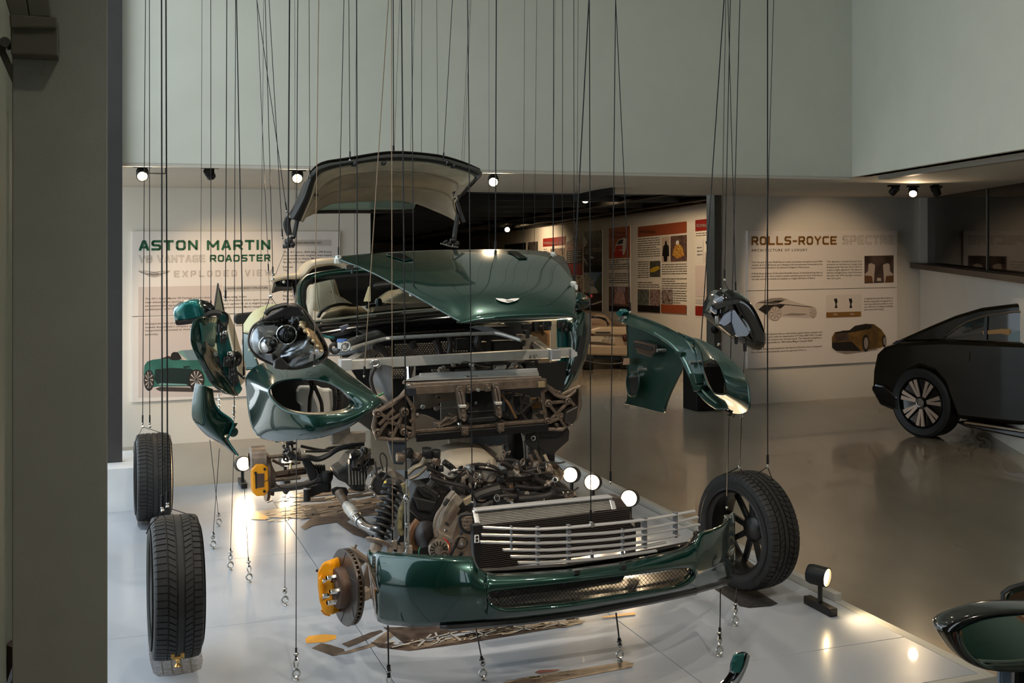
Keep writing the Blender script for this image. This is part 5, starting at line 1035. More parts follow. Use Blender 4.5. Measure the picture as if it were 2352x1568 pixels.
MB().surf([[Pv(x, y, 8.22) for x, y in r] for r in ([(1316, 706), (1350, 703)], [(1318, 712), (1344, 710)])], 8, 4).build('mirror_base', M_blk, rd, solid=.05)
MB().tube([Pv(1326, 710, 8.25), Pv(1322, 722, 8.28)], .02, 8).build('mirror_stalk', M_blk, rd)
MB().ball(Pv(1358, 680, 8.2), .012).build('indicator', mat('red_lens', (190, 30, 20), .2), rd)
# ---- folding top
st = thing('soft_top', 'folding car roof hung high, black frame with pale lining and rear glass towards the viewer', 'car roof', Pv(880, 560, 8.4))
A_ = [(663, 500), (690, 455), (712, 405), (740, 382), (800, 371), (900, 356.5), (1000, 363), (1060, 378), (1105, 397), (1078, 425), (1053, 455)]
B_ = [(690, 508), (712, 455), (728, 405), (760, 386), (850, 369), (905, 367), (985, 371), (1050, 386), (1090, 406), (1068, 440), (1050, 452)]
C_ = [(700, 498), (725, 460), (740, 430), (790, 402), (860, 396), (905, 395), (980, 398), (1040, 415), (1052, 430), (1047, 450), (1040, 462)]
D_ = [(708, 494), (726, 470), (750, 445), (800, 432), (860, 427), (905, 427), (960, 430), (1000, 436), (1030, 448), (1042, 468), (1050, 490)]
Ee = [(716, 490), (735, 478), (760, 466), (800, 462), (860, 460), (905, 460), (940, 462), (965, 468), (990, 478), (1030, 495), (1057, 512)]
vr = lambda r, v: [Pv(x, y, v) for x, y in r]
MB().surf([vr(B_, 7.97), vr(C_, 8.3), vr(D_, 8.65), vr(Ee, 8.95)], 60, 26).build('lining', M_cream, st, solid=.012, offset=-1)
for r, v in ((C_, 8.27), (D_, 8.62)): MB().tube(spl(vr(r[1:10], v), 40), .014, 6).build('roof_bow', M_cream, st)
MB().surf([vr(B_, 7.955), [lerp(p, q, .5) - UP * .02 for p, q in zip(vr(B_, 7.96), vr(C_, 8.28))], [lerp(p, q, .75) - UP * .012 for p, q in zip(vr(B_, 7.96), vr(C_, 8.28))]], 60, 8).build('bright_front_band', mat('lit_lining', (184, 174, 150), .8, var=.1, vscale=14), st, solid=.01)  # paler band paints the bright shading along the lining's front rim
MB().surf([vr(A_, 7.95), vr([(lerp(a[0], b[0], .5), lerp(a[1], b[1], .5) + 1) for a, b in zip(A_, B_)], 7.9), vr(B_, 7.98)], 60, 6).build('header_rail', M_blk, st, solid=.02)
MB().surf([[p + UP * .03 + E2 * .02 for p in vr(A_[2:9], 7.97)], [p + UP * .05 for p in vr(C_[2:9], 8.32)], [p + UP * .05 for p in vr(D_[2:9], 8.68)], [p + UP * .03 for p in vr(Ee[2:9], 8.98)]], 40, 20).build('outer_fabric', M_blk, st, solid=.006)
MB().surf([vr([(720, 480), (760, 463), (850, 460), (905, 461), (955, 468)], 8.93), vr([(720, 484), (760, 482), (850, 481), (905, 481), (950, 480)], 8.97)], 24, 5).build('rear_glass', mat('green_tint_glass', (190, 214, 196), .04, trans=.6, ior=1.15), st, solid=.005)
MB().tube(spl(vr([(716, 487), (800, 486), (900, 486), (954, 484)], 8.96), 20), .016, 6).build('rear_sill', mat('sill_dark', (50, 44, 40), .5), st)
for pts, r_ in (([(705, 420), (690, 455), (672, 490), (660, 508), (664, 540)], .022), ([(722, 425), (706, 450), (694, 470), (684, 500), (676, 540)], .016), ([(712, 446), (724, 448), (730, 446)], .012), ([(660, 500), (656, 515), (662, 535)], .02), ([(1042, 440), (1052, 470), (1066, 510)], .014), ([(1052, 492), (1046, 525), (1042, 560)], .018)):
    MB().tube(spl(vr(pts, 8.02 if pts[0][0] < 900 else 8.3), 14), r_, 8).build('hinge_arm', M_blk, st)
for x, y, s in ((662, 555, .05), (668, 563, .045), (655, 566, .035), (672, 545, .03), (1040, 552, .04), (1046, 562, .045), (1030, 560, .035), (1022, 556, .025), (712, 408, .03), (880, 376, .03), (812, 378, .035), (1026, 376, .04), (1040, 383, .03)):
    MB().box(Pv(x, y, 7.93 if x < 900 else (8.3 if y > 500 else 7.93)), (s, s * .8, s * .8)).ball(Pv(x + 3, y - 2, 7.9 if x < 900 else (8.27 if y > 500 else 7.9)), s * .5, 8, 6).build('latch', M_blk if x % 3 else M_gloss, st, bevel=.004)
MB().tube([Pv(1012, 559, 8.25), Pv(1034, 566, 8.25), Pv(1052, 568, 8.25)], .006, 6).build('latch_rod', M_zinc, st)
# ---- tonneau cover with its humps
tn = thing('tonneau_cover', 'tan tonneau cover with a raised hump, hung behind the windscreen at left', 'cover', Pv(720, 660, 9.2))
T0 = [(625, 643), (650, 632), (690, 626), (705, 608), (720, 598), (760, 594), (790, 597), (806, 608), (816, 622)]
T1 = [(630, 646), (652, 640), (694, 637), (715, 618), (730, 612), (762, 608), (780, 612), (792, 618), (806, 624)]
MB().surf([[p + E2 * .25 - UP * .02 for p in vr(T0, 9.2)], vr(T0, 9.15), vr([(lerp(a[0], b[0], .6), lerp(a[1], b[1], .6)) for a, b in zip(T0, T1)], 9.05), vr(T1, 9.08)], 50, 12).build('leather_panel', M_tan, tn, solid=.015)
MB().surf([vr(T1, 9.1), [p + E2 * .15 - UP * .1 for p in vr(T1, 9.1)]], 30, 5).build('underside', M_blk, tn, solid=.01)
MB().prism([Pv(x, y, 9.1) for x, y in ((629, 645), (662, 641), (672, 648), (670, 660), (634, 659))], E2 * .15).prism([Pv(x, y, 9.12) for x, y in ((668, 645), (690, 640), (700, 660), (690, 700), (680, 700), (672, 660))], E2 * .08).build('hinge_box', M_gloss, tn, smooth=False, bevel=.006)
for x, y in ((627, 641), (628, 630), (652, 647)): MB().ball(Pv(x, y, 9.05), .014).build('fixing', M_zinc, tn)
# ---- bumper corner and small items low in front
bc = thing('bumper_corner', 'small teal bumper end piece hung low at the bottom edge', 'body panel', Pv(1690, 1568, 4.6))
rows = [[(1694, 1500), (1712, 1497), (1719, 1504)], [(1680, 1520), (1698, 1528), (1717, 1520)], [(1676, 1545), (1694, 1552), (1708, 1545)], [(1655, 1570), (1672, 1575), (1694, 1570)], [(1610, 1600), (1640, 1605), (1670, 1600)]]
MB().surf([[Pv(x, y, 4.6 + .03 * (i == 0) - .02 * (i == 1)) for i, (x, y) in enumerate(r)] for r in rows], 12, 20).build('skin', M_gloss, bc, solid=.01)
MB().surf([[Pv(x, y, 4.58) for x, y in r] for r in ([(1687, 1503), (1708, 1500)], [(1680, 1522), (1706, 1524)], [(1680, 1540), (1698, 1545)])], 8, 10).build('inner_flange', M_teal, bc, solid=.012)
MB().tube(spl([Pv(x, y, 4.57) for x, y in ((1719, 1504), (1712, 1530), (1694, 1560), (1660, 1600))], 20), .008, 6).build('edge', mat('edge_grey', (130, 136, 140), .3, metal=.4), bc)
for x, y in ((1690, 1516), (1684, 1530), (1690, 1540)): MB().box(Pv(x, y, 4.56), (.02, .01, .014)).build('clip', M_teal, bc, smooth=False)
# ================================================================ chassis and running gear
def hose(root, name, pts, v, r, m=None, n=24, k=8):
    """smooth pipe through pixels at distance v (v may be a list)"""
    vs = v if isinstance(v, (list, tuple)) else [v] * len(pts)
    return MB().tube(spl([Pv(x, y, w) for (x, y), w in zip(pts, vs)], n), r, k).build(name, m or M_hose, root)
def plate(root, name, pts, v, th, m, bev=.004, dirv=None):
    return MB().prism([Pv(x, y, v) for x, y in pts], (dirv or E2) * th).build(name, m, root, smooth=False, bevel=bev)
def bolt(root, x, y, v, r=.008, m=None, ax=None):
    q = Pv(x, y, v); a = (ax or E2 * -1).normalized()
    return MB().lathe(q, a, [(.0001, .008), (r * .9, .008), (r, .006), (r, -.006)], 6).build('bolt', m or M_iron, root)
# ---- chassis tub
ch = thing('car_chassis', 'bare car chassis with silver front crossbeam, engine bay, windscreen frame and seats', 'chassis', Pv(1100, 1010, 7.1))
VF = 7.0
def hb(name, a, b, va, vb, w, h, m, bev=.004): return MB().beam(Pv(a[0], a[1], va), Pv(b[0], b[1], vb), w, h).build(name, m, ch, smooth=False, bevel=bev)
# lower crash bar and its clamps
hb('lower_crash_bar', (953, 1004), (1256, 979), VF, VF, .07, .05, mat('bar_black', (24, 22, 22), .4, metal=.3))
hb('lower_crash_bar_lip', (945, 990), (1262, 964), VF + .03, VF + .03, .05, .022, M_dirty)
for x, y in ((1066, 988), (1148, 980)):
    MB().box(Pv(x, y, VF - .03), (.045, .06, .055)).build('bar_clamp', M_dirty, ch, smooth=False, bevel=.005); bolt(ch, x, y + 4, VF - .065, .009); bolt(ch, x, y + 12, VF - .04, .007)
# upper bar with silver top plate
hb('upper_bar', (936, 896), (1252, 878), VF, VF, .06, .055, M_dirty)
hb('upper_bar_channel', (945, 884), (1240, 868), VF + .03, VF + .03, .06, .03, M_iron)
MB().add([Pv(930, 874, VF + .06), Pv(1238, 861, VF + .06), Pv(1236, 852, VF + .22), Pv(960, 862, VF + .22)], [(0, 1, 2, 3)]).build('top_plate', M_alu, ch, smooth=False, solid=.006)
hb('top_plate_rib', (964, 862), (1233, 850), VF + .2, VF + .2, .03, .03, M_silver)
hb('top_plate_edge', (934, 884), (1236, 866.5), VF + .03, VF + .03, .04, .014, M_alu)
plate(ch, 'stop_block', [(934, 890), (955, 890), (958, 910), (938, 910)], VF - .05, .06, mat('block_dark', (38, 40, 48), .4)); plate(ch, 'stop_block', [(1236, 876), (1252, 875), (1252, 890), (1238, 890)], VF - .05, .06, mat('block_tan', (150, 130, 96), .4))
for x in (1072, 1082, 1092): MB().lathe(Pv(x, 866, VF + .1), UP, [(.0001, .01), (.016, .01), (.018, 0)], 10).build('latch_hole', M_iron, ch)
plate(ch, 'label_plate', [(1090, 880), (1120, 878), (1118, 884), (1092, 886)], VF - .005, .006, mat('paper_pale', (222, 208, 190), .6))
hose(ch, 'stay_loop', [(930, 873), (926, 880), (940, 880), (948, 884)], VF - .02, .006, M_iron)
# tall silver crossbeam with box ends
hb('silver_crossbeam', (785, 838), (1312, 808), VF + .3, VF + .3, .07, .062, M_alu)
hb('crossbeam_top_lip', (800, 828), (1262, 803), VF + .33, VF + .33, .09, .008, M_iron)
for x, y in ((793, 836), (1272, 813)): MB().box(Pv(x, y, VF + .27), (.075, .09, .075)).build('beam_box', M_silver, ch, smooth=False, bevel=.006)
MB().add([Pv(1308, 800, VF + .27), Pv(1322, 808, VF + .27), Pv(1322, 816, VF + .27), Pv(1308, 822, VF + .27)], [(0, 1, 2, 3)]).build('beam_end', M_silver, ch, smooth=False, solid=.06)
for x, y in ((858, 834), (866, 832), (1221, 818), (1231, 817)): bolt(ch, x, y, VF + .25, .012, M_zinc)
hose(ch, 'hanging_bracket', [(852, 834), (856, 828), (866, 827), (871, 834), (864, 840), (855, 840), (852, 834)], VF + .24, .006, M_zinc)
# strut brace
hose(ch, 'strut_tube', [(792, 792), (830, 778), (884, 762)], [VF + .5, VF + .75, VF + 1.0], .032, mat('strut_grey', (120, 122, 122), .35, metal=.6))
hose(ch, 'strut_bar', [(806, 800), (840, 790), (880, 779), (905, 776), (1010, 770), (1120, 765), (1150, 767), (1196, 781)], [VF + .5, VF + .6, VF + .7, VF + .7, VF + .7, VF + .7, VF + .65, VF + .5], .014, M_alu, 40)
plate(ch, 'strut_plate', [(1081, 752), (1100, 748), (1122, 750), (1196, 778), (1190, 784), (1104, 760)], VF + .7, .05, mat('strut_plate_grey', (132, 138, 146), .35, metal=.6))
MB().lathe(Pv(786, 784, VF + .45), UP, [(.0001, .018), (.034, .016), (.036, .004), (.038, 0)], 20).build('reservoir_cap', mat('blue_cap', (48, 92, 160), .4), ch)
MB().lathe(Pv(786, 800, VF + .45), UP, [(.03, 0), (.032, .04), (.026, .05)], 16).build('reservoir', mat('reservoir_white', (206, 208, 206), .4), ch)
MB().torus(Pv(794, 795, VF + .4), E2, .028, .006, 20, 6).build('strut_top_ring', M_zinc, ch); MB().torus(Pv(768, 800, VF + .5), E2, .03, .012, 20, 6).build('strut_boot', M_hose, ch)
for i in range(3): hose(ch, 'inner_wing_ridge', [(745, 815 - 6 * i), (790, 812 - 5 * i), (850, 800 - 2 * i)], [VF + .9, VF + .7, VF + .6], .012, mat('wing_plastic', (92, 94, 96), .45))
# firewall and embossed heat shields
plate(ch, 'firewall', [(745, 760), (1215, 735), (1230, 860), (1130, 920), (900, 930), (820, 870)], VF + 1.15, .04, M_blk)
M_emb = mat('embossed_shield', (176, 164, 146), .3, metal=.45)
def emboss(x0, x1, y0, y1, v, slope=-.04):
    plate(ch, 'heat_shield', [(x0, y0), (x1, y0 + (x1 - x0) * slope), (x1, y1 + (x1 - x0) * slope), (x0, y1)], v, .004, mat('shield_base', (84, 76, 66), .45, metal=.3))
    b = MB(); y = y0 + 2; j = 0
    while y < y1 - 1:
        x = x0 + 3 + (j % 2) * 3.0
        while x < x1 - 2: b.ball(Pv(x, y + (x - x0) * slope, v), (.0075, .007, .0065), 6, 4); x += 6.0
        y += 4.4; j += 1
    o = b.build('shield_dimples', M_emb, ch); o['kind'] = 'stuff'
emboss(854, 900, 796, 822, VF + 1.05); emboss(906, 1010, 790, 822, VF + 1.05); emboss(1012, 1075, 784, 812, VF + 1.07); emboss(896, 930, 848, 872, VF + .6); emboss(990, 1035, 848, 866, VF + .6)
for pts, r in (([(860, 790), (880, 806), (890, 820)], .03), ([(1000, 780), (1008, 800), (1012, 820)], .025), ([(1030, 770), (1034, 790), (1030, 812)], .02), ([(1100, 772), (1096, 790), (1110, 812)], .03), ([(945, 786), (952, 800)], .03), ([(870, 850), (920, 846), (980, 848), (1060, 842), (1140, 834), (1240, 826)], .012), ([(1180, 826), (1200, 818), (1225, 820), (1236, 840)], .014), ([(1160, 858), (1168, 846), (1186, 842), (1200, 852)], .016), ([(845, 842), (870, 838), (900, 832)], .012), ([(1080, 846), (1086, 858), (1092, 872)], .02)):
    hose(ch, 'wiring_loom', pts, VF + .75, r, M_hose, 14)
for x, y, w_, h_, m in ((1100, 800, .12, .10, M_blk), (1160, 800, .20, .12, M_blk), (1060, 790, .1, .08, M_blk), (1180, 852, .12, .08, mat('abs_silver', (150, 148, 142), .4, metal=.5)), (1148, 846, .08, .06, M_alu), (1030, 852, .1, .05, M_blk), (960, 858, .06, .05, M_blk), (940, 860, .05, .06, M_cast), (1210, 846, .06, .08, M_blk)):
    MB().box(Pv(x, y, VF + .8), (w_, .08, h_)).build('ancillary_box', m, ch, smooth=False, bevel=.008)
MB().lathe(Pv(944, 870, VF + .55), UP, [(.035, 0), (.035, .09), (.02, .1)], 20).build('oil_filter', M_chrome, ch)
# inner rails to the firewall
MB().beam(Pv(800, 838, VF + .3), Pv(862, 800, VF + 1.1), .06, .07).build('inner_rail', M_alu, ch, smooth=False, bevel=.004)
MB().beam(Pv(1262, 812, VF + .3), Pv(1212, 776, VF + 1.1), .06, .05).build('inner_rail', mat('rail_pale', (170, 160, 144), .4, metal=.4), ch, smooth=False, bevel=.004)
for k in range(10):
    x, y = R.uniform(1195, 1230), R.uniform(742, 800); MB().box(Pv(x, y, VF + .8), (R.uniform(.03, .07), .05, R.uniform(.03, .06))).build('fuse_module', M_blk if k % 3 else M_cast, ch, smooth=False, bevel=.004)
# latch towers
for x0, y0, x1, y1 in ((1058, 894, 1066, 965), (1141, 887, 1148, 957)):
    tw = plate(ch, 'latch_tower', [(x0 - 9, y0), (x0 - 6, y0 - 8), (x0 + 5, y0 - 8), (x0 + 9, y0), (x1 + 6, y1), (x1 - 7, y1)], VF - .06, .05, M_dirty, .006)
    for s in (-4, 3): hb('tower_rib', (x0 + s, y0 + 6), (x1 + s - 2, y0 + 36), VF - .075, VF - .075, .008, .012, M_iron)
    plate(tw, 'tower_cap', [(x1 - 10, y0 + 36), (x1 + 6, y0 + 35), (x1 + 5, y0 + 42), (x1 - 9, y0 + 43)], VF - .09, .04, M_alu)
    for dy in (2, 48, 60, 70): bolt(tw, lerp(x0, x1, dy / 75), y0 + dy, VF - .075, .009)
for x, y in ((1079, 894), (1122, 890)):
    plate(ch, 'latch_clevis', [(x - 6, y - 6), (x, y - 10), (x + 6, y - 6), (x + 6, y + 8), (x - 6, y + 10)], VF - .05, .05, M_dirty); bolt(ch, x, y, VF - .06, .009)
bolt(ch, 1098, 895, VF - .06, .014, M_zinc)
plate(ch, 'dark_void_sheet', [(1070, 900), (1136, 895), (1138, 958), (1072, 964)], VF + .12, .02, mat('void_black', (10, 9, 9), .6), 0)  # black sheet paints the dark void between the towers
hb('cross_rung', (1072, 948), (1134, 944), VF - .05, VF - .05, .02, .02, M_gloss); hb('cross_rung', (1076, 966), (1140, 960), VF - .02, VF - .02, .02, .03, M_blk)
# perforated panel behind the bar
plate(ch, 'web_panel', [(950, 905), (1052, 900), (1050, 915), (1012, 925), (990, 938), (960, 940), (950, 950)], VF + .2, .01, M_iron); plate(ch, 'web_panel', [(950, 945), (985, 955), (1030, 975), (1040, 988), (950, 990)], VF + .2, .01, mat('web_grey', (120, 112, 102), .45, metal=.5)); plate(ch, 'web_panel', [(1012, 915), (1050, 905), (1052, 970), (1012, 975)], VF + .4, .01, mat('web_pale', (150, 140, 126), .5, metal=.3))
plate(ch, 'duct_mouth', [(1000, 970), (1030, 966), (1050, 952), (1056, 962), (1036, 978), (1018, 984), (1002, 984)], VF + .02, .06, M_dirty, .008)
for i in range(5): hb('duct_fin', (1006 + i * 6, 980 - i * 2), (1028 + i * 5, 958 + i), VF + .0, VF + .0, .006, .02, M_iron, 0)
for pts in ([(1150, 905), (1170, 930), (1185, 960)], [(1180, 900), (1176, 930), (1190, 950), (1215, 930), (1236, 915)], [(1205, 905), (1196, 940), (1210, 965)], [(1150, 965), (1165, 970), (1180, 972)]): hose(ch, 'front_loom', pts, VF + .1, .010, M_hose if R.random() < .7 else mat('brown_loom', (120, 90, 60), .5), 14)
for x, y, a, b in ((1164, 920, .05, .14), (1184, 935, .05, .16), (1230, 925, .07, .07), (1205, 952, .10, .12), (1226, 962, .05, .05)): MB().box(Pv(x, y, VF + .2), (a, .05, b)).build('front_module', M_blk if x != 1230 else mat('module_tan', (150, 112, 70), .5), ch, smooth=False, bevel=.006)
# cast corner brackets: rim plus ribs
def casting(name, rim, ribs, bosses, v):
    root = MB().tube([Pv(x, y, v) for x, y in rim], .016, 6, closed=True).build(name, M_dirty, ch)
    plate(root, 'casting_web', rim, v + .03, .012, mat('web_dark', (40, 34, 30), .5, metal=.4), 0)
    for a, b in ribs: MB().beam(Pv(*a, v), Pv(*b, v), .022, .026, E2).build('casting_rib', M_dirty, root, smooth=False, bevel=.004)
    for x, y, r in bosses:
        MB().lathe(Pv(x, y, v - .03), E2 * -1, [(r, -.04), (r, .0), (r * .6, .004), (r * .55, -.03)], 18).build('casting_boss', M_dirty, root); bolt(root, x, y, v - .02, r * .45, M_iron)
casting('left_casting', [(864, 948), (930, 905), (948, 935), (950, 1000), (930, 1010), (866, 1006), (858, 980)], [((868, 945), (945, 1000)), ((930, 945), (890, 968)), ((890, 968), (865, 1000)), ((890, 968), (948, 985)), ((900, 1005), (925, 950)), ((870, 975), (905, 940))], [(868, 949, .026), (930, 946, .028), (868, 993, .024), (928, 992, .024), (942, 998, .018), (898, 997, .014), (917, 975, .014), (948, 940, .012), (946, 968, .012)], VF - .02)
casting('right_casting', [(1246, 900), (1262, 890), (1290, 908), (1330, 888), (1332, 930), (1322, 960), (1290, 985), (1256, 985), (1250, 940)], [((1258, 925), (1308, 920)), ((1262, 930), (1300, 980)), ((1308, 920), (1262, 965)), ((1280, 950), (1320, 955)), ((1260, 970), (1318, 945)), ((1300, 910), (1322, 935))], [(1260, 926, .026), (1306, 921, .024), (1258, 966, .022), (1246, 948, .012), (1246, 922, .012), (1286, 902, .014), (1316, 950, .03), (1280, 976, .012), (1296, 974, .012)], VF + .02)
plate(ch, 'side_block', [(1300, 945), (1330, 930), (1326, 958), (1316, 976), (1298, 972)], VF - .03, .08, mat('block_brown', (48, 42, 38), .4), .01)
for k in range(30):
    x, y = R.uniform(955, 1235), R.choice((R.uniform(905, 945), R.uniform(950, 985), R.uniform(838, 858)))
    q = Pv(x, y, VF + R.uniform(.05, .25)); s_ = R.uniform(.010, .022); ax_ = V((R.uniform(-.6, .6), -1, R.uniform(-.5, .5))).normalized()
    MB().lathe(q, ax_, [(s_, -s_ * 2), (s_, 0), (s_ * .6, s_ * .2), (s_ * .6, s_), (.0001, s_)], 8).build('fastener', (M_iron, M_cast, M_dirty, M_zinc)[k % 4], ch)
for k in range(10):
    x, y = R.uniform(950, 1180), R.uniform(835, 985); hose(ch, 'brake_line', [(x, y), (x + R.uniform(15, 35), y + R.uniform(-12, 12)), (x + R.uniform(36, 60), y + R.uniform(-8, 14)), (x + R.uniform(60, 80), y + R.uniform(-8, 8))], VF + R.uniform(.15, .4), R.uniform(.004, .007), R.choice((M_hose, M_iron, M_dirty)), 16)
# wheel arch liners and under trays
MB().surf([[Pv(x, y, w) for x, y, w in r] for r in ([(852, 850, 7.5), (870, 838, 7.3), (900, 842, 7.2)], [(850, 880, 7.4), (872, 868, 7.2), (902, 870, 7.1)], [(868, 910, 7.3), (885, 905, 7.1), (903, 900, 7.05)], [(886, 930, 7.3), (895, 928, 7.1), (903, 926, 7.05)])], 14, 16).build('arch_liner', mat('liner_grey', (58, 58, 58), .45, var=.1), ch, solid=.008)
hose(ch, 'liner_pipe', [(862, 842), (852, 870), (862, 905), (880, 932)], VF + .1, .012, M_hose)
hose(ch, 'curved_stay', [(870, 942), (895, 932), (915, 915), (932, 895)], VF - .02, .012, M_iron)
hose(ch, 'curved_stay', [(1255, 884), (1275, 905), (1300, 912), (1322, 896)], VF, .014, M_dirty)
plate(ch, 'under_tray', [(1234, 985), (1300, 975), (1308, 990), (1306, 1012), (1268, 1046), (1240, 1026)], VF + .1, .012, mat('tray_black', (36, 31, 28), .45), .002)
plate(ch, 'tray_bracket', [(1206, 998), (1234, 992), (1234, 1030), (1224, 1034), (1206, 1015)], VF + .05, .05, M_blk, .006); MB().torus(Pv(1225, 1006, VF + .03), E2, .014, .004, 20, 6).build('tray_clip', M_zinc, ch)
plate(ch, 'sump_plate', [(1030, 1006), (1160, 996), (1162, 1022), (1120, 1028), (1038, 1030)], VF + .9, .05, M_cast, .006); plate(ch, 'sump_plate', [(1085, 1004), (1164, 998), (1164, 1022), (1086, 1026)], VF + .88, .02, mat('sump_blue_grey', (74, 80, 88), .45, metal=.4, var=.2), .003)
for i in range(7): bolt(ch, 1040 + i * 19, 1028 - i * 1.4, VF + .88, .008)
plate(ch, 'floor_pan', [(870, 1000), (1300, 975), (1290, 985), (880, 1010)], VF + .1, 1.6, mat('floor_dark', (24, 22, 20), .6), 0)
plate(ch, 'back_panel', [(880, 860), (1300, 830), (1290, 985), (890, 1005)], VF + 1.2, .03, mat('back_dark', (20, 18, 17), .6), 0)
# cowl, screen frame, cabin
VW = 8.15
MB().surf([[Pv(x, y, w) for x, y, w in r] for r in ([(700, 748, 8.1), (780, 737, 8.05), (900, 722, 8.0), (1060, 708, 7.95), (1150, 700, 8.0)], [(715, 765, 8.0), (800, 757, 7.95), (900, 748, 7.9), (1060, 735, 7.85), (1160, 730, 7.9)], [(720, 775, 8.0), (800, 770, 7.97), (900, 765, 7.95), (1060, 755, 7.9), (1170, 750, 7.95)])], 30, 8).build('cowl', M_gloss, ch, solid=.02)
for y in (746, 754): hose(ch, 'cowl_seal', [(740, y), (850, y - 9), (950, y - 18), (1060, y - 27)], 7.9, .006, M_blk)
plate(ch, 'wiper_link', [(780, 750), (800, 744), (802, 750), (786, 762)], 7.85, .02, mat('pale_metal', (120, 124, 140), .3, metal=.6)); hose(ch, 'cowl_trim', [(725, 762), (745, 772), (768, 776)], 7.85, .010, M_teal)
sc = [(699, 735), (688, 690), (690, 660), (700, 645), (715, 637), (760, 628), (822, 622), (930, 616), (1040, 612), (1110, 614), (1150, 640), (1180, 690)]
svp = [8.1, 8.3, 8.45, 8.55, 8.6, 8.6, 8.6, 8.6, 8.6, 8.55, 8.35, 8.1]
MB().tube(spl([Pv(x, y, w) for (x, y), w in zip(sc, svp)], 60), .030, 10).build('screen_frame', M_paint, ch)
MB().tube(spl([Pv(x + (8 if x < 720 else 0), y + (9 if x > 705 else 3), w - .01) for (x, y), w in zip(sc, svp)], 60), .022, 8).build('screen_seal', M_blk, ch)
MB().add([Pv(718, 738, 8.1), Pv(930, 716, 8.05), Pv(1150, 700, 8.1), Pv(1100, 622, 8.55), Pv(930, 622, 8.6), Pv(720, 640, 8.58)], [(0, 1, 4, 5), (1, 2, 3, 4)]).build('windscreen', mat('screen_glass', (220, 232, 222), .02, trans=1.0, ior=1.08), ch, smooth=False)
hose(ch, 'screen_base', [(716, 738), (784, 731.5), (845, 724), (930, 715), (1050, 706)], 8.04, .008, mat('screen_trim', (110, 112, 100), .4))
def seat(pts, v, name='seat'):
    L_ = [Pv(x, y, v) for x, y in pts]; c_ = sum(L_, V()) / len(L_)
    loft([[p + E2 * .16 for p in L_], L_, [lerp(p, c_, .18) - E2 * .05 for p in L_], [lerp(p, c_, .6) - E2 * .07 for p in L_], [lerp(p, c_, .97) - E2 * .07 for p in L_]], 48, 14).build(name, M_tan, ch)
seat([(712, 735), (712, 690), (714, 655), (728, 648), (745, 646), (760, 645), (768, 653), (775, 680), (782, 700), (800, 712), (812, 735)], 8.9)
seat([(884, 722), (894, 702), (911, 692), (918, 672), (928, 660), (944, 657), (962, 660), (976, 690), (990, 720)], 8.95)
hose(ch, 'seat_seam', [(727, 652), (728, 690), (732, 730)], 8.8, .004, M_cream); hose(ch, 'seat_seam', [(758, 650), (766, 690), (772, 720)], 8.8, .004, M_cream)
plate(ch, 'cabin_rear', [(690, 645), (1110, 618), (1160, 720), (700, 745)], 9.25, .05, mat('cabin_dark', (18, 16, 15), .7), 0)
MB().surf([[Pv(x, y, w) for x, y, w in r] for r in ([(738, 736, 8.2), (790, 730, 8.18), (848, 724, 8.2)], [(752, 722, 8.3), (790, 714, 8.28), (835, 716, 8.3)], [(760, 718, 8.45), (790, 714, 8.45), (826, 714, 8.45)])], 20, 10).build('dashboard', M_tan, ch, solid=.02)
MB().surf([[Pv(x, y, w) for x, y, w in r] for r in ([(848, 726, 8.2), (960, 716, 8.2), (1100, 706, 8.2)], [(850, 718, 8.4), (960, 708, 8.4), (1100, 700, 8.4)])], 12, 5).build('dashboard_top', M_blk, ch, solid=.03)
sw = [(730, 738), (738, 722), (756, 709), (776, 703.5), (795, 704), (815, 711), (826, 722)]
hose(ch, 'steering_wheel', sw, 8.4, .014, mat('wheel_leather', (40, 32, 26), .35, coat=.3), 30)
MB().ball(Pv(892, 656, 8.3), (.12, .02, .035), 20, 10).build('rear_view_mirror', M_blk, ch)
MB().lathe(Pv(869, 716, 8.5), UP, [(.035, 0), (.03, .03), (.028, .06), (.018, .075), (.0001, .08)], 12).build('cabin_sensor', mat('grey_glass', (70, 80, 84), .2), ch)
for x, y in ((848, 716), (856, 712), (880, 714)): MB().box(Pv(x, y, 8.5), (.05, .04, .03)).build('dash_bracket', M_blk, ch, smooth=False, bevel=.004)
# body sides beside the engine bay (left hinge post, tan shoulder)
MB().surf([[Pv(x, y, w) for x, y, w in r] for r in ([(562, 745, 8.3), (585, 715, 8.2), (620, 700, 8.2), (650, 700, 8.2)], [(560, 775, 8.2), (590, 760, 8.1), (625, 750, 8.1), (660, 745, 8.1)], [(562, 810, 8.1), (590, 800, 8.0), (630, 790, 8.0), (670, 790, 8.0)])], 16, 12).build('hinge_post_trim', mat('pale_yellow_trim', (200, 194, 150), .5), ch, solid=.02)
MB().surf([[Pv(x, y, w) for x, y, w in r] for r in ([(560, 760, 8.2), (572, 765, 8.1)], [(558, 810, 8.1), (585, 815, 8.0)], [(566, 850, 8.0), (600, 850, 7.9)])], 8, 10).build('hinge_post', M_paint, ch, solid=.02)
plate(ch, 'inner_mirror', [(538, 726), (546, 720), (585, 716), (592, 724), (580, 744), (545, 746), (537, 738)], 8.4, .04, M_blk, .012)
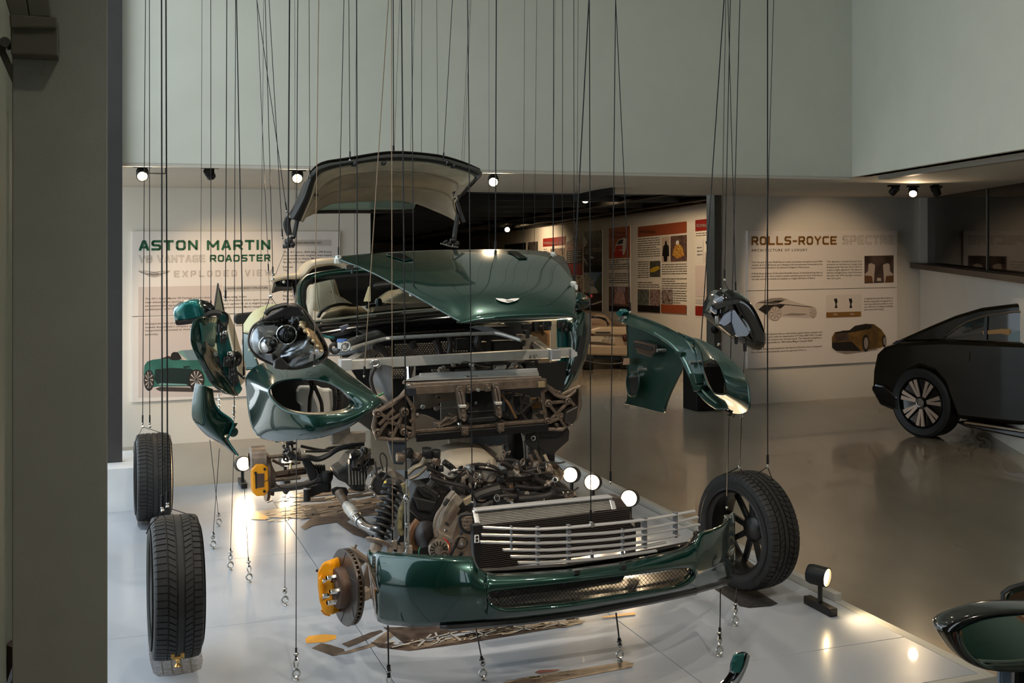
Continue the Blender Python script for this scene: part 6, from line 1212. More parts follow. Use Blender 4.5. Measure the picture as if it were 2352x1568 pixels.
# ---- radiator pack
ra = thing('radiator_pack', 'radiator with fine silver cores and black frame between grille and engine', 'radiator', Pv(1260, 1320, 5.75))
VR = 5.85
TLp, TRp, BRp, BLp = Pv(1090, 1172, VR), Pv(1402, 1141, VR), Pv(1410, 1172, VR - .04), Pv(1097, 1206, VR - .04)
MB().prism([TLp, TRp, BRp, BLp], E2 * .05).build('upper_core', mat('core_brown', (70, 58, 48), .5, metal=.4), ra, smooth=False)
tb = MB()
for i in range(9): 
    t_ = (i + .5) / 9; tb.beam(lerp(TLp, BLp, t_) - E2 * .004, lerp(TRp, BRp, t_) - E2 * .004, .01, .0035)
o = tb.build('upper_tubes', M_alu, ra, smooth=False); o['kind'] = 'stuff'
for a, b in ((TLp, TRp), (TLp, BLp), (TRp, BRp)): MB().beam(a + UP * .004, b + UP * .004, .06 if a is TLp and b is TRp else .03, .012).build('core_rail', M_silver, ra, smooth=False, bevel=.003)
Q = [Pv(1098, 1208, VR - .05), Pv(1446, 1166, VR - .05), Pv(1446, 1262, VR - .1), Pv(1104, 1312, VR - .1)]
MB().prism(Q, E2 * .05).build('lower_core', mat('core_dark', (36, 31, 29), .5, metal=.3), ra, smooth=False)
tb = MB()
for i in range(22): t_ = (i + .5) / 22; tb.beam(lerp(Q[0], Q[3], t_) - E2 * .004, lerp(Q[1], Q[2], t_) - E2 * .004, .008, .0028)
o = tb.build('lower_tubes', mat('tube_dull', (92, 84, 78), .4, metal=.7), ra, smooth=False); o['kind'] = 'stuff'
plate(ra, 'side_tank', [(1404, 1140), (1424, 1140), (1440, 1160), (1452, 1182), (1450, 1200), (1436, 1206), (1418, 1190), (1408, 1172)], VR - .02, .08, mat('tank_grey', (74, 66, 60), .5), .01)
plate(ra, 'tank_ridge', [(1440, 1190), (1462, 1215), (1462, 1275), (1446, 1282), (1440, 1240)], VR - .08, .06, M_blk, .008)
plate(ra, 'lower_box', [(1118, 1352), (1300, 1326), (1424, 1312), (1436, 1322), (1430, 1336), (1440, 1344), (1432, 1352), (1424, 1366), (1410, 1366), (1300, 1376), (1140, 1400)], 5.4, .12, mat('cooler_black', (20, 18, 18), .5), .006)
hose(ra, 'bracket_frame', [(1086, 1180), (1062, 1182), (1056, 1192), (1060, 1212), (1072, 1222), (1088, 1222)], VR - .02, .010, M_blk)
for i in range(4): hose(ra, 'bracket_bar', [(1064 + i * 6, 1188), (1064 + i * 6, 1218)], VR - .01, .004, M_iron, 4)
for i in range(3): hose(ra, 'bracket_bar', [(1060, 1194 + i * 9), (1086, 1194 + i * 9)], VR - .01, .004, M_iron, 4)
plate(ra, 'end_post', [(1086, 1206), (1106, 1204), (1110, 1310), (1096, 1310), (1088, 1270)], VR - .09, .05, M_blk, .004); plate(ra, 'white_bracket', [(1090, 1229), (1100, 1228), (1101, 1246), (1090, 1247)], VR - .1, .006, mat('bracket_white', (226, 224, 220), .4), .001)
for y in (1233, 1241): MB().lathe(Pv(1095.5, y, VR - .105), E2 * -1, [(.0001, .002), (.007, .002), (.007, 0)], 12).build('bracket_hole', M_blk, ra)
plate(ra, 'duct_lip', [(1106, 1312), (1300, 1300), (1440, 1276), (1520, 1262), (1590, 1248), (1580, 1262), (1440, 1290), (1300, 1308), (1130, 1320)], 5.32, .05, M_gloss, .003)
# ---- engine
en = thing('car_engine', 'dismantled vee engine with pale intake plenum, black hoses and belt pulleys', 'engine', Pv(1080, 1290, 6.6))
plate(en, 'block', [(935, 1180), (990, 1130), (1080, 1112), (1280, 1098), (1300, 1140), (1290, 1200), (1250, 1276), (1000, 1290), (940, 1280)], 7.02, .4, mat('engine_block_dark', (40, 35, 31), .5, metal=.4, var=.3, vscale=10), .02)
L_ = [Pv(x, y, 6.95) for x, y in ((1018, 1098), (1020, 1070), (1036, 1052), (1062, 1044), (1100, 1042), (1130, 1050), (1142, 1066), (1136, 1082), (1100, 1085), (1066, 1100), (1040, 1118))]
cL = sum(L_, V()) / len(L_)
loft([[p + E2 * .25 + UP * .03 for p in L_], [p + E2 * .06 + UP * .01 for p in L_], L_, [lerp(p, cL, .3) - E2 * .05 for p in L_], [lerp(p, cL, .96) - E2 * .07 for p in L_]], 44, 16).build('intake_plenum', mat('plenum_cream', (206, 190, 166), .45, var=.06), en)
MB().surf([[Pv(x, y, w) for x, y, w in r] for r in ([(1012, 1040, 7.3), (1060, 1024, 7.3), (1110, 1024, 7.3), (1140, 1045, 7.3)], [(1020, 1062, 7.0), (1064, 1046, 7.0), (1105, 1044, 7.0), (1140, 1058, 7.0)])], 20, 6).build('plenum_rear', mat('grey_dark_plastic', (62, 62, 64), .5), en, solid=.02)
c_ = Pv(1125, 1086, 6.78); MB().lathe(c_, E2 * -1 + E1 * .15 + UP * .1, [(.052, -.08), (.052, 0), (.046, .004), (.0001, .006)], 32).build('throttle_disc', mat('pale_disc', (176, 170, 160), .35, metal=.6), en)
MB().torus(c_, E2 * -1 + E1 * .15 + UP * .1, .052, .005, 32, 6).build('throttle_ring', M_iron, en)
plate(en, 'throttle_body', [(1080, 1076), (1108, 1072), (1112, 1110), (1084, 1112)], 6.8, .08, M_dirty, .006)
for i in range(5): plate(en, 'throttle_rib', [(1084 + i * 5, 1080), (1087 + i * 5, 1080), (1088 + i * 5, 1106), (1085 + i * 5, 1107)], 6.78, .02, M_cast, .001)
for pts, v, r, n_ in [
    ([(973, 1048), (977, 1071), (1009, 1087), (1035, 1100), (1056, 1087), (1077, 1070), (1104, 1066), (1135, 1072), (1151, 1084)], 6.72, .0105, 'coolant_pipe'),
    ([(975, 1060), (1000, 1090), (1034, 1106), (1060, 1092), (1084, 1078), (1120, 1078), (1150, 1084), (1190, 1086)], 6.76, .008, 'coolant_pipe'),
    ([(988, 1095), (1011, 1103), (1040, 1111), (1067, 1116), (1083, 1129), (1093, 1141), (1125, 1142.5), (1162, 1137), (1186, 1138)], 6.6, .0125, 'coolant_pipe'),
    ([(1183, 1116), (1222, 1120), (1262, 1121), (1294, 1124)], 6.65, .014, 'rubber_hose'),
    ([(1230, 1078), (1262, 1095), (1288, 1113), (1302, 1125)], 6.75, .015, 'rubber_hose'),
    ([(1164, 1093), (1204, 1093), (1224, 1084), (1222, 1072)], 6.7, .018, 'rubber_hose'),
    ([(1090, 1140), (1100, 1134), (1120, 1127), (1146, 1120)], 6.55, .030, 'rubber_hose'),
    ([(1190, 1144), (1236, 1140), (1262, 1134), (1272, 1122), (1266, 1112)], 6.6, .020, 'rubber_hose'),
    ([(1190, 1128), (1230, 1132), (1256, 1128), (1248, 1112), (1225, 1098)], 6.68, .022, 'rubber_hose'),
    ([(1019, 1060), (1040, 1076), (1053, 1094), (1050, 1112)], 6.85, .020, 'ribbed_hose'),
    ([(990, 1090), (1010, 1110), (1046, 1120), (1064, 1128)], 6.7, .022, 'ribbed_hose'),
    ([(960, 1140), (990, 1112), (1000, 1095)], 6.62, .024, 'rubber_hose'),
    ([(1110, 1120), (1130, 1112), (1160, 1120), (1176, 1130)], 6.72, .014, 'rubber_hose'),
    ([(1150, 1062), (1166, 1068), (1174, 1080), (1160, 1090)], 6.8, .018, 'rubber_hose'),
    ([(1140, 1056), (1170, 1056), (1200, 1062), (1220, 1070)], 6.95, .014, 'rubber_hose'),
    ([(1200, 1056), (1230, 1062), (1244, 1080), (1236, 1100)], 6.9, .014, 'rubber_hose'),
    ([(1090, 1158), (1110, 1160), (1130, 1150)], 6.6, .024, 'rubber_hose'),
    ([(1040, 1150), (1060, 1142), (1080, 1150)], 6.5, .018, 'rubber_hose'),
    ([(880, 1080), (872, 1050), (878, 1040), (888, 1054), (886, 1090), (872, 1100), (860, 1085)], 6.9, .005, 'coiled_lead'),
    ([(862, 1060), (866, 1088), (878, 1102), (890, 1088)], 6.85, .006, 'coiled_lead'),
    ([(935, 1090), (950, 1075), (968, 1066), (976, 1052)], 6.6, .016, 'foil_sleeve'),
    ([(940, 1100), (960, 1090), (980, 1072)], 6.62, .012, 'foil_sleeve')]:
    hose(en, n_, pts, v, r, M_hose if n_ != 'foil_sleeve' else mat('foil_sleeve', (120, 112, 98), .4, metal=.6, var=.3), 26)
for x, y in ((1043, 1080), (1050, 1092), (1028, 1066), (1020, 1112), (1040, 1118)): MB().torus(Pv(x, y, 6.82), E2 * .4 + UP * .8 + E1 * .3, .021, .004, 14, 5).build('hose_rib', M_hose, en)
for x, y, s, m in ((1168, 1136, .03, M_cast), (1172, 1118, .035, mat('bronze_valve', (140, 112, 86), .45, metal=.5)), (1160, 1128, .03, M_dirty), (1186, 1112, .03, M_blk), (1190, 1120, .03, M_blk), (1200, 1066, .045, M_blk), (1188, 1074, .04, M_dirty), (1216, 1076, .035, M_blk), (1232, 1066, .04, M_dirty), (1244, 1074, .04, M_blk), (1150, 1100, .05, M_blk), (1142, 1116, .04, M_dirty), (1060, 1128, .03, mat('rust', (120, 84, 56), .6)), (1010, 1076, .04, M_blk), (996, 1086, .04, M_blk), (990, 1072, .05, M_blk), (1000, 1060, .05, M_dirty), (1260, 1080, .05, M_dirty), (1276, 1100, .04, M_cast), (1080, 1150, .05, M_blk), (1110, 1156, .05, M_dirty), (1150, 1150, .06, M_blk), (1200, 1150, .05, M_blk), (1240, 1146, .05, M_dirty), (1176, 1150, .03, M_chrome), (950, 1060, .06, M_blk), (920, 1050, .05, M_dirty), (936, 1040, .05, M_blk), (960, 1048, .05, M_dirty), (980, 1040, .06, M_blk), (1002, 1042, .05, M_blk)):
    q = Pv(x, y, 6.78); ax = V((R.uniform(-1, 1), -1, R.uniform(-.6, .6))).normalized(); A = frame(ax)
    MB().box(q, (s, s, s * .9), A).lathe(q, ax, [(s * .5, -s * .6), (s * .5, s * .5), (s * .3, s * .6), (.0001, s * .6)], 10).build('fitting', m, en, bevel=.004)
for x, y in ((1226, 1058), (1238, 1048), (1260, 1058), (1226, 1076)): MB().beam(Pv(x - 10, y - 14, 6.85), Pv(x + 8, y + 22, 6.85), .02, .02).build('bracket_strip', M_dirty if x % 4 else mat('strip_pale', (176, 160, 136), .5), en, smooth=False, bevel=.003)
hose(en, 'lifting_hook', [(1148, 1056), (1150, 1040), (1156, 1034), (1160, 1042), (1154, 1056)], 6.85, .007, M_iron); hose(en, 'lifting_hook', [(1152, 1046), (1162, 1040), (1172, 1036), (1168, 1044)], 6.85, .004, M_iron)
for k in range(34):
    x, y = R.uniform(985, 1290), R.uniform(1052, 1150)
    q = Pv(x, y, R.uniform(6.5, 6.75)); ax_ = V((R.uniform(-1, 1), R.uniform(-.6, .2), R.uniform(-.5, .5))).normalized(); s_ = R.uniform(.012, .022)
    if k % 2: MB().torus(q, ax_, s_, .004, 14, 6).build('hose_clamp', M_zinc if k % 4 == 1 else M_iron, en)
    else: MB().lathe(q, ax_, [(s_ * .5, -s_ * 1.6), (s_ * .5, -s_ * .4), (s_, -s_ * .4), (s_, s_ * .4), (s_ * .45, s_ * .5), (s_ * .45, s_ * 1.4), (.0001, s_ * 1.4)], 8).build('connector', (M_cast, M_iron, M_blk, M_zinc)[k // 2 % 4], en)
for k in range(9):
    x, y = R.uniform(1000, 1270), R.uniform(1050, 1130); hose(en, 'wiring_lead', [(x, y), (x + R.uniform(10, 25), y + R.uniform(-14, 14)), (x + R.uniform(26, 50), y + R.uniform(-10, 18)), (x + R.uniform(50, 70), y + R.uniform(-5, 20))], R.uniform(6.5, 6.7), R.uniform(.004, .008), M_hose, 16)
# ribbed coil cover
cv = [(936, 1166), (958, 1112), (976, 1112), (1010, 1134), (1000, 1168), (985, 1190), (962, 1192)]
plate(en, 'coil_cover', cv, 6.45, .14, mat('cover_black', (30, 29, 29), .5, bump=.2, bscale=200), .012)
for i in range(5): MB().beam(Pv(958 + i * 7, 1116 + i * 4, 6.43), Pv(978 + i * 6, 1140 + i * 2, 6.43), .01, .02).build('cover_rib', mat('cover_black', (30, 29, 29), .5), en, smooth=False, bevel=.003)
plate(en, 'coil_cover_step', [(950, 1140), (985, 1148), (1004, 1152), (996, 1176), (962, 1172)], 6.42, .06, mat('cover_black', (30, 29, 29), .5), .01)
# timing cover, pipe, alternator, pulleys, belt
plate(en, 'timing_cover', [(1004, 1232), (1018, 1180), (1032, 1150), (1048, 1132), (1066, 1150), (1048, 1170), (1054, 1192), (1040, 1238), (1020, 1250)], 6.32, .1, M_cast, .008)
plate(en, 'timing_cover_band', [(1024, 1198), (1050, 1160), (1058, 1168), (1034, 1206)], 6.30, .02, M_dirty, .002)
plate(en, 'engine_mount', [(1003, 1216), (1020, 1226), (1036, 1232), (1042, 1242), (1030, 1250), (1012, 1240)], 6.28, .06, mat('mount_alloy', (184, 172, 158), .4, metal=.6), .006); bolt(en, 1034, 1240, 6.27, .014, M_zinc); bolt(en, 1024, 1218, 6.27, .01, M_zinc)
hose(en, 'dipstick_tube', [(1044, 1128), (1022, 1156), (1004, 1182), (998, 1208), (1001, 1232)], 6.24, .0105, M_cast); hose(en, 'tube_sleeve', [(1030, 1146), (1020, 1160)], 6.235, .0125, M_blk, 6)
c_ = Pv(1008, 1262, 6.2); ax = (E2 * -1 + E1 * -.25).normalized(); A = frame(ax)
alt = MB().lathe(c_, ax, [(.058, -.09), (.06, -.01), (.054, .004), (.02, .012), (.0001, .012)], 32).build('alternator', mat('alternator_alloy', (150, 138, 124), .4, metal=.7), en)
for k in range(14):
    an = 2 * math.pi * k / 14; e = A[0] * math.cos(an) + A[1] * math.sin(an); MB().beam(c_ + e * .024 + ax * .010, c_ + e * .05 + ax * .006, .007, .006, ax).build('alternator_slot', M_blk, alt, smooth=False)
MB().torus(c_ - ax * .03, ax, .061, .006, 32, 6, 2.0, 4.6).build('red_band', mat('red_plastic', (170, 32, 34), .4), alt)
for x, y, r in ((1060, 1248, .044), (1022, 1276, .022)):
    q = Pv(x, y, 6.12); MB().lathe(q, ax, [(r, -.03), (r, -.005), (r * .86, -.005), (r * .8, -.016), (r * .45, -.012), (r * .42, .006), (.0001, .008)], 32).build('pulley', M_iron, en); bolt(en, x, y, 6.1, r * .25, M_zinc, ax)
    MB().torus(q - ax * .012, ax, r * 1.0, .003, 32, 5).build('pulley_rim', M_dirty, en)
MB().beam(Pv(1034, 1276, 6.14), Pv(1076, 1190, 6.14), .025, .008).build('drive_belt', M_rub, en, smooth=False); MB().beam(Pv(1046, 1290, 6.14), Pv(1062, 1268, 6.14), .025, .008).build('drive_belt', M_rub, en, smooth=False)
plate(en, 'front_cover', [(1040, 1200), (1085, 1180), (1090, 1290), (1030, 1300), (1020, 1260)], 6.35, .1, M_dirty, .01)
plate(en, 'gold_bracket', [(1064, 1148), (1086, 1136), (1090, 1150), (1070, 1162)], 6.4, .03, mat('pale_gold', (176, 160, 132), .4, metal=.5), .004)
MB().surf([[Pv(x, y, w) for x, y, w in r] for r in ([(958, 1204, 6.4), (975, 1196, 6.3), (994, 1200, 6.3)], [(955, 1230, 6.35), (972, 1226, 6.22), (996, 1222, 6.28)], [(962, 1258, 6.4), (978, 1254, 6.3), (990, 1250, 6.3)])], 14, 14).build('woven_heat_sleeve', mat('woven_black', (44, 42, 42), .5, var=.5, vscale=120, metal=.3), en, solid=.01)
hose(en, 'exhaust_manifold', [(962, 1196), (948, 1216), (942, 1240), (946, 1262)], 6.4, .028, mat('manifold_rust', (116, 84, 60), .45, metal=.6, var=.3)); hose(en, 'exhaust_manifold', [(970, 1200), (958, 1230), (954, 1262)], 6.42, .024, mat('manifold_rust', (116, 84, 60), .45, metal=.6))
hose(en, 'green_lead', [(965, 1256), (962, 1266), (962, 1276)], 6.2, .003, mat('green_wire', (30, 120, 80), .4), 8)
# bell housing
bh = [(848, 1120), (856, 1098), (872, 1082), (890, 1080), (915, 1096), (930, 1112), (920, 1130), (892, 1140), (866, 1140)]
plate(en, 'bell_housing', bh, 7.0, .14, mat('housing_grey', (66, 66, 66), .45, metal=.5, var=.15), .015); MB().tube([Pv(x, y, 6.99) for x, y in bh], .010, 6, closed=True).build('housing_flange', M_cast, en)
for x, y in ((853, 1092), (853, 1118), (862, 1136), (890, 1136)): bolt(en, x, y, 6.97, .01, M_zinc)
plate(en, 'bell_cone', [(880, 1084), (900, 1076), (930, 1096), (936, 1110), (915, 1105)], 6.9, .1, M_cast, .01)
plate(en, 'clear_shroud', [(890, 1010), (932, 1006), (936, 1040), (928, 1068), (904, 1066)], 7.0, .04, mat('grey_shroud', (60, 66, 74), .3, coat=.3), .01)
# ---- left coil spring damper
cs = thing('coil_spring_damper', 'black front coil spring and damper leaning left of the engine', 'shock absorber', Pv(866, 1262, 6.1))
a, b = Pv(906, 1112, 6.15), Pv(868, 1242, 6.05); d = (b - a); L_ = d.length; d = d.normalized(); A = frame(d)
MB().cyl(a - d * .02, b + d * .07, .028, 16).build('damper_tube', M_blk, cs)
pts = []
for i in range(8 * 20 + 1):
    t_ = i / 160; an = 2 * math.pi * 8 * t_; rr_ = .056; pts.append(a + d * (L_ * (.06 + .88 * t_)) + A[0] * rr_ * math.cos(an) + A[1] * rr_ * math.sin(an))
MB().tube(pts, .0085, 7).build('coil_spring', M_blk, cs)
for t_ in (.5, .56, .62, .68, .74): MB().torus(a + d * L_ * t_, d, .036, .008, 20, 6).build('bump_gaiter', M_rub, cs)
MB().lathe(a, d, [(.0001, -.03), (.03, -.03), (.055, -.014), (.06, .0), (.06, .016), (.04, .02)], 28).build('top_mount', M_blk, cs); MB().lathe(a, d, [(.0605, .0), (.0605, .014)], 10, .2, 1.3).build('yellow_label', mat('label_yellow', (220, 190, 40), .5), cs)
MB().lathe(b, d, [(.03, -.01), (.066, -.004), (.072, .004), (.066, .012), (.034, .02), (.03, .07)], 28).build('spring_seat', M_iron, cs)
# ---- rigging bundle between damper and engine
tk = thing('turnbuckle', 'long chrome turnbuckle hanging in front of the engine beside the coil spring', 'turnbuckle', Pv(934, 1270, 6.0))
hose(tk, 'frame_rod', [(931, 1144), (931, 1250)], 6.0, .006, M_zinc, 4); hose(tk, 'frame_rod', [(938, 1144), (938, 1250)], 6.0, .006, M_zinc, 4)
hose(tk, 'screw', [(934, 1100), (934, 1150)], 6.0, .005, M_zinc, 4); hose(tk, 'hook_end', [(934, 1240), (934, 1258), (931, 1268)], 6.0, .006, M_zinc, 8)
for y in (1146, 1205, 1250): MB().lathe(Pv(934.5, y, 6.0), UP, [(.012, -.012), (.016, 0), (.012, .012)], 10).build('body_end', M_zinc, tk)
hose(tk, 'wrapped_sling', [(926, 1110), (934, 1140), (922, 1170), (918, 1205), (922, 1228)], 6.03, .016, mat('sling_patchy', (120, 112, 80), .5, var=.5, vscale=30), 20); hose(tk, 'shackle', [(931, 1136), (928, 1146), (934, 1152), (938, 1144), (934, 1136)], 5.98, .006, M_chrome, 14)
hose(tk, 'lower_link', [(934, 1180), (926, 1230), (915, 1250), (902, 1262)], 6.08, .022, M_blk)
for x, y in ((905, 1250), (918, 1262), (895, 1258), (925, 1256), (940, 1262)): MB().box(Pv(x, y, 6.05), (.03, .03, .05)).build('link_bracket', M_cast, tk, smooth=False, bevel=.004)
# ---- left front brake and upright
fbk = thing('front_brake', 'front disc brake with yellow caliper and chrome wheel nuts left of the bumper', 'brake', Pv(790, 1436, 5.55))
n_ = V((-.86, -.50, 0.02)).normalized(); c_ = P(789, 1348, 5.6); A = frame(n_)
dsc = MB().lathe(c_, n_, [(.10, 0), (.183, 0), (.185, -.002), (.185, -.011), (.178, -.012)], 64).build('disc_face', mat('disc_iron', (84, 76, 70), .38, metal=.55, var=.15, vscale=20), fbk)
MB().lathe(c_, n_, [(.178, -.024), (.185, -.025), (.185, -.036), (.183, -.037), (.10, -.037)], 64).build('disc_rear_face', mat('disc_iron', (84, 76, 70), .38, metal=.55, var=.15, vscale=20), fbk)
vb = MB()
for k in range(44):
    an = 2 * math.pi * k / 44; e = A[0] * math.cos(an) + A[1] * math.sin(an); vb.beam(c_ + e * .12 - n_ * .018, c_ + e * .182 - n_ * .018, .007, .014, n_)
o = vb.build('disc_vanes', M_dirty, fbk, smooth=False); o['kind'] = 'stuff'
for k in range(6):
    an = 2 * math.pi * k / 6 + .3; e = A[0] * math.cos(an) + A[1] * math.sin(an); e2_ = A[0] * math.cos(an + .35) + A[1] * math.sin(an + .35)
    MB().tube([c_ + e * .105 + n_ * .0006, c_ + e2_ * .176 + n_ * .0006], .0016, 4).build('disc_groove', M_blk, dsc)
hat_ = MB().lathe(c_, n_, [(.10, -.002), (.098, .035), (.09, .045), (.055, .046), (.05, .052), (.038, .056), (.034, .04), (.0001, .04)], 48).build('disc_hat', mat('rusty_hat', (86, 66, 54), .5, metal=.5, var=.25), fbk)
for k in range(5):
    an = 2 * math.pi * k / 5 + .5; q = c_ + (A[0] * math.cos(an) + A[1] * math.sin(an)) * .062 + n_ * .045
    MB().lathe(q, n_, [(.0135, 0), (.0135, .045), (.0115, .05), (.010, .03)], 6).build('wheel_nut', M_chrome, hat_)
cq = [(727, 1312), (738, 1293), (750, 1288), (762, 1294), (768, 1318), (768, 1388), (764, 1413), (748, 1413), (738, 1402), (731, 1380), (727, 1346)]
MB().prism([P(x, y, 5.6) for x, y in cq], V((.35, .6, 0)).normalized() * .13).build('caliper', M_yel, fbk, smooth=False, bevel=.012)
MB().prism([P(x, y, 5.585) for x, y in ((731, 1330), (740, 1318), (742, 1380), (734, 1372))], V((0, .03, 0))).build('caliper_rib', M_yel, fbk, smooth=False, bevel=.006)
hose(fbk, 'brake_pipe', [(738, 1400), (746, 1410), (758, 1413)], 5.6, .004, M_yel, 8); MB().ball(P(728, 1310, 5.58), .007).build('bleed_nipple', M_blk, fbk)
UPR = mat('upright_alloy', (134, 120, 104), .5, metal=.4, var=.12)
for pts, v, th in (([(800, 1290), (812, 1276), (838, 1278), (842, 1290), (826, 1306), (818, 1330), (822, 1350), (810, 1352), (806, 1310)], 5.7, .06), ([(804, 1340), (822, 1340), (822, 1430), (808, 1434), (800, 1420)], 5.7, .08), ([(808, 1258), (818, 1262), (850, 1284), (850, 1296), (826, 1284), (806, 1272)], 5.68, .05), ([(820, 1364), (850, 1352), (852, 1376), (822, 1388)], 5.75, .07)):
    plate(fbk, 'upright', pts, v, th, UPR, .008)
plate(fbk, 'control_arm', [(830, 1340), (842, 1296), (856, 1296), (850, 1358), (836, 1362)], 5.85, .05, M_dirty, .008); hose(fbk, 'drive_stub', [(815, 1370), (850, 1362), (900, 1352)], 5.85, .03, M_dirty); hose(fbk, 'ball_joint', [(814, 1262), (816, 1254), (819, 1250)], 5.7, .008, M_iron, 6); hose(fbk, 'sensor_lead', [(806, 1276), (812, 1300), (805, 1330)], 5.66, .004, M_hose, 10)
MB().cyl(Pv(796, 1436, 5.55), Pv(802, 1420, 5.55), .014, 10).build('lower_joint', M_iron, fbk)
# ---- rear axle assembly
rx = thing('rear_axle', 'rear suspension and gearbox assembly with a yellow caliper at its left end', 'axle', Pv(720, 1150, 8.9))
VX = 8.95
oc = [(578, 1078), (588, 1066), (606, 1066), (616, 1074), (618, 1126), (610, 1138), (590, 1140), (579, 1130)]
plate(rx, 'rear_caliper', oc, VX - .12, .1, M_yel, .01); plate(rx, 'caliper_window', [(588, 1088), (607, 1087), (607, 1118), (589, 1121)], VX - .125, .01, mat('pad_brown', (96, 74, 60), .5, var=.3), .001); plate(rx, 'caliper_window_edge', [(586, 1086), (589, 1086), (590, 1122), (587, 1122)], VX - .13, .01, M_blk, 0); 
for x, y in ((608, 1077), (607, 1128), (587, 1086)): bolt(rx, x, y, VX - .125, .011, M_blk)
hose(rx, 'caliper_lead', [(607, 1106), (619, 1100)], VX - .14, .003, M_blk, 4)
MB().lathe(Pv(590, 1056, VX), E1 * -1, [(.11, -.06), (.11, .05), (.06, .06)], 24).build('hub_carrier', M_iron, rx); MB().lathe(Pv(612, 1100, VX + .1), E1 * -1, [(.17, -.012), (.17, .012), (.06, .012)], 40).build('rear_disc', M_dirty, rx)
plate(rx, 'upright', [(598, 1046), (620, 1044), (626, 1070), (636, 1090), (630, 1140), (616, 1136), (612, 1080)], VX, .1, M_dirty, .01)
plate(rx, 'lower_arm', [(618, 1122), (640, 1118), (700, 1110), (740, 1094), (748, 1104), (710, 1122), (664, 1128), (660, 1136), (652, 1134), (650, 1128), (615, 1132)], VX - .06, .08, mat('arm_grey', (78, 78, 76), .45, metal=.4), .008)
hose(rx, 'upper_arm', [(616, 1050), (650, 1046), (690, 1040)], VX, .016, M_dirty); hose(rx, 'upper_arm', [(625, 1056), (650, 1066), (690, 1062)], VX + .1, .012, M_dirty)
hose(rx, 'drive_shaft', [(630, 1092), (690, 1082), (740, 1076)], VX + .05, .030, mat('shaft_brown', (66, 54, 46), .45, metal=.5)); hose(rx, 'toe_link', [(630, 1102), (690, 1096)], VX, .016, M_dirty)
for i in range(5): MB().torus(Pv(720 + i * 6, 1080 - i, VX + .04), E1, .045 - .004 * i, .008, 16, 6).build('shaft_boot', M_rub, rx)
hose(rx, 'brake_hose', [(628, 1096), (634, 1112), (654, 1122), (690, 1116), (718, 1108), (732, 1092), (724, 1076)], VX - .12, .006, M_hose, 30)
hose(rx, 'anti_roll_bar', [(660, 1040), (685, 1052), (707, 1050), (730, 1054), (752, 1046), (778, 1030), (816, 1020), (836, 1018)], VX - .15, .022, M_blk, 40); hose(rx, 'brake_line', [(700, 1036), (740, 1036), (790, 1030), (830, 1028)], VX, .010, M_hose); hose(rx, 'brake_line', [(690, 1024), (740, 1034), (760, 1028), (830, 1022)], VX + .05, .012, M_hose)
plate(rx, 'subframe_strut', [(690, 1048), (706, 1046), (722, 1070), (734, 1100), (740, 1130), (722, 1134), (712, 1104)], VX - .05, .08, M_blk, .01); plate(rx, 'subframe_arm', [(700, 1118), (730, 1110), (752, 1108), (756, 1126), (716, 1142), (704, 1138)], VX - .1, .08, M_blk, .012)
MB().lathe(Pv(705, 1150, VX - .14), UP, [(.022, 0), (.028, .004), (.028, .09), (.034, .1), (.034, .11), (.012, .112)], 20).build('subframe_bush', M_blk, rx); MB().lathe(Pv(705, 1121, VX - .14), UP, [(.034, -.004), (.035, .01), (.012, .012)], 20).build('bush_collar', M_zinc, rx)
plate(rx, 'subframe_mount', [(738, 1088), (760, 1084), (762, 1130), (742, 1132)], VX - .02, .1, M_blk, .01); MB().lathe(Pv(750, 1096, VX - .06), UP, [(.03, -.05), (.05, -.01), (.052, .02), (.046, .045), (.0001, .055)], 20).build('rubber_mount', M_rub, rx)
a, b = Pv(664, 1000, VX), Pv(666, 1056, VX); d = (b - a); LL = d.length; d.normalize(); A = frame(d); pts = [a + d * LL * i / 72 + A[0] * .05 * math.cos(2 * math.pi * 4 * i / 72) + A[1] * .05 * math.sin(2 * math.pi * 4 * i / 72) for i in range(73)]
MB().tube(pts, .010, 7).build('rear_spring', M_blk, rx); MB().cyl(a, b, .03, 14).build('rear_damper', M_blk, rx)
for x, y in ((655, 1016), (668, 1030), (680, 1044), (676, 1058), (688, 1036), (664, 1050)): MB().torus(Pv(x, y, VX - .08), E1 + UP * .3, .022, .007, 14, 6).build('bracket_loop', M_cast, rx)
hose(rx, 'bright_bolt', [(668, 1062), (668, 1076)], VX - .12, .008, mat('gold_zinc', (200, 176, 120), .3, metal=.8), 4)
gx = [(770, 1084), (790, 1072), (806, 1050), (822, 1042), (842, 1046), (852, 1060), (856, 1090), (850, 1118), (836, 1130), (812, 1128), (796, 1110), (776, 1102)]
plate(rx, 'gearbox_case', gx, VX - .25, .25, mat('gearbox_grey', (70, 70, 66), .5, metal=.5, var=.3, vscale=20, bump=.2), .02)
for i in range(7): plate(rx, 'case_rib', [(800 + i * 7, 1056 + (i % 3) * 3), (803 + i * 7, 1056 + (i % 3) * 3), (806 + i * 7, 1112), (802 + i * 7, 1114)], VX - .27, .02, M_cast, .002)
for k in range(16): x, y = R.uniform(806, 856), R.uniform(1030, 1080); MB().box(Pv(x, y, VX - .3), (R.uniform(.03, .06), .05, R.uniform(.02, .05)), frame(V((R.uniform(-1, 1), -1, R.uniform(-.5, .5))))).build('selector_part', M_blk if k % 3 else M_dirty, rx, smooth=False, bevel=.004)
for pts in ([(812, 1060), (826, 1052), (834, 1040), (830, 1030)], [(820, 1074), (834, 1070), (846, 1058), (850, 1040)], [(806, 1046), (816, 1032), (830, 1024)], [(826, 1084), (840, 1080), (850, 1068)]): hose(rx, 'gearbox_lead', pts, VX - .34, .007, M_hose, 14)
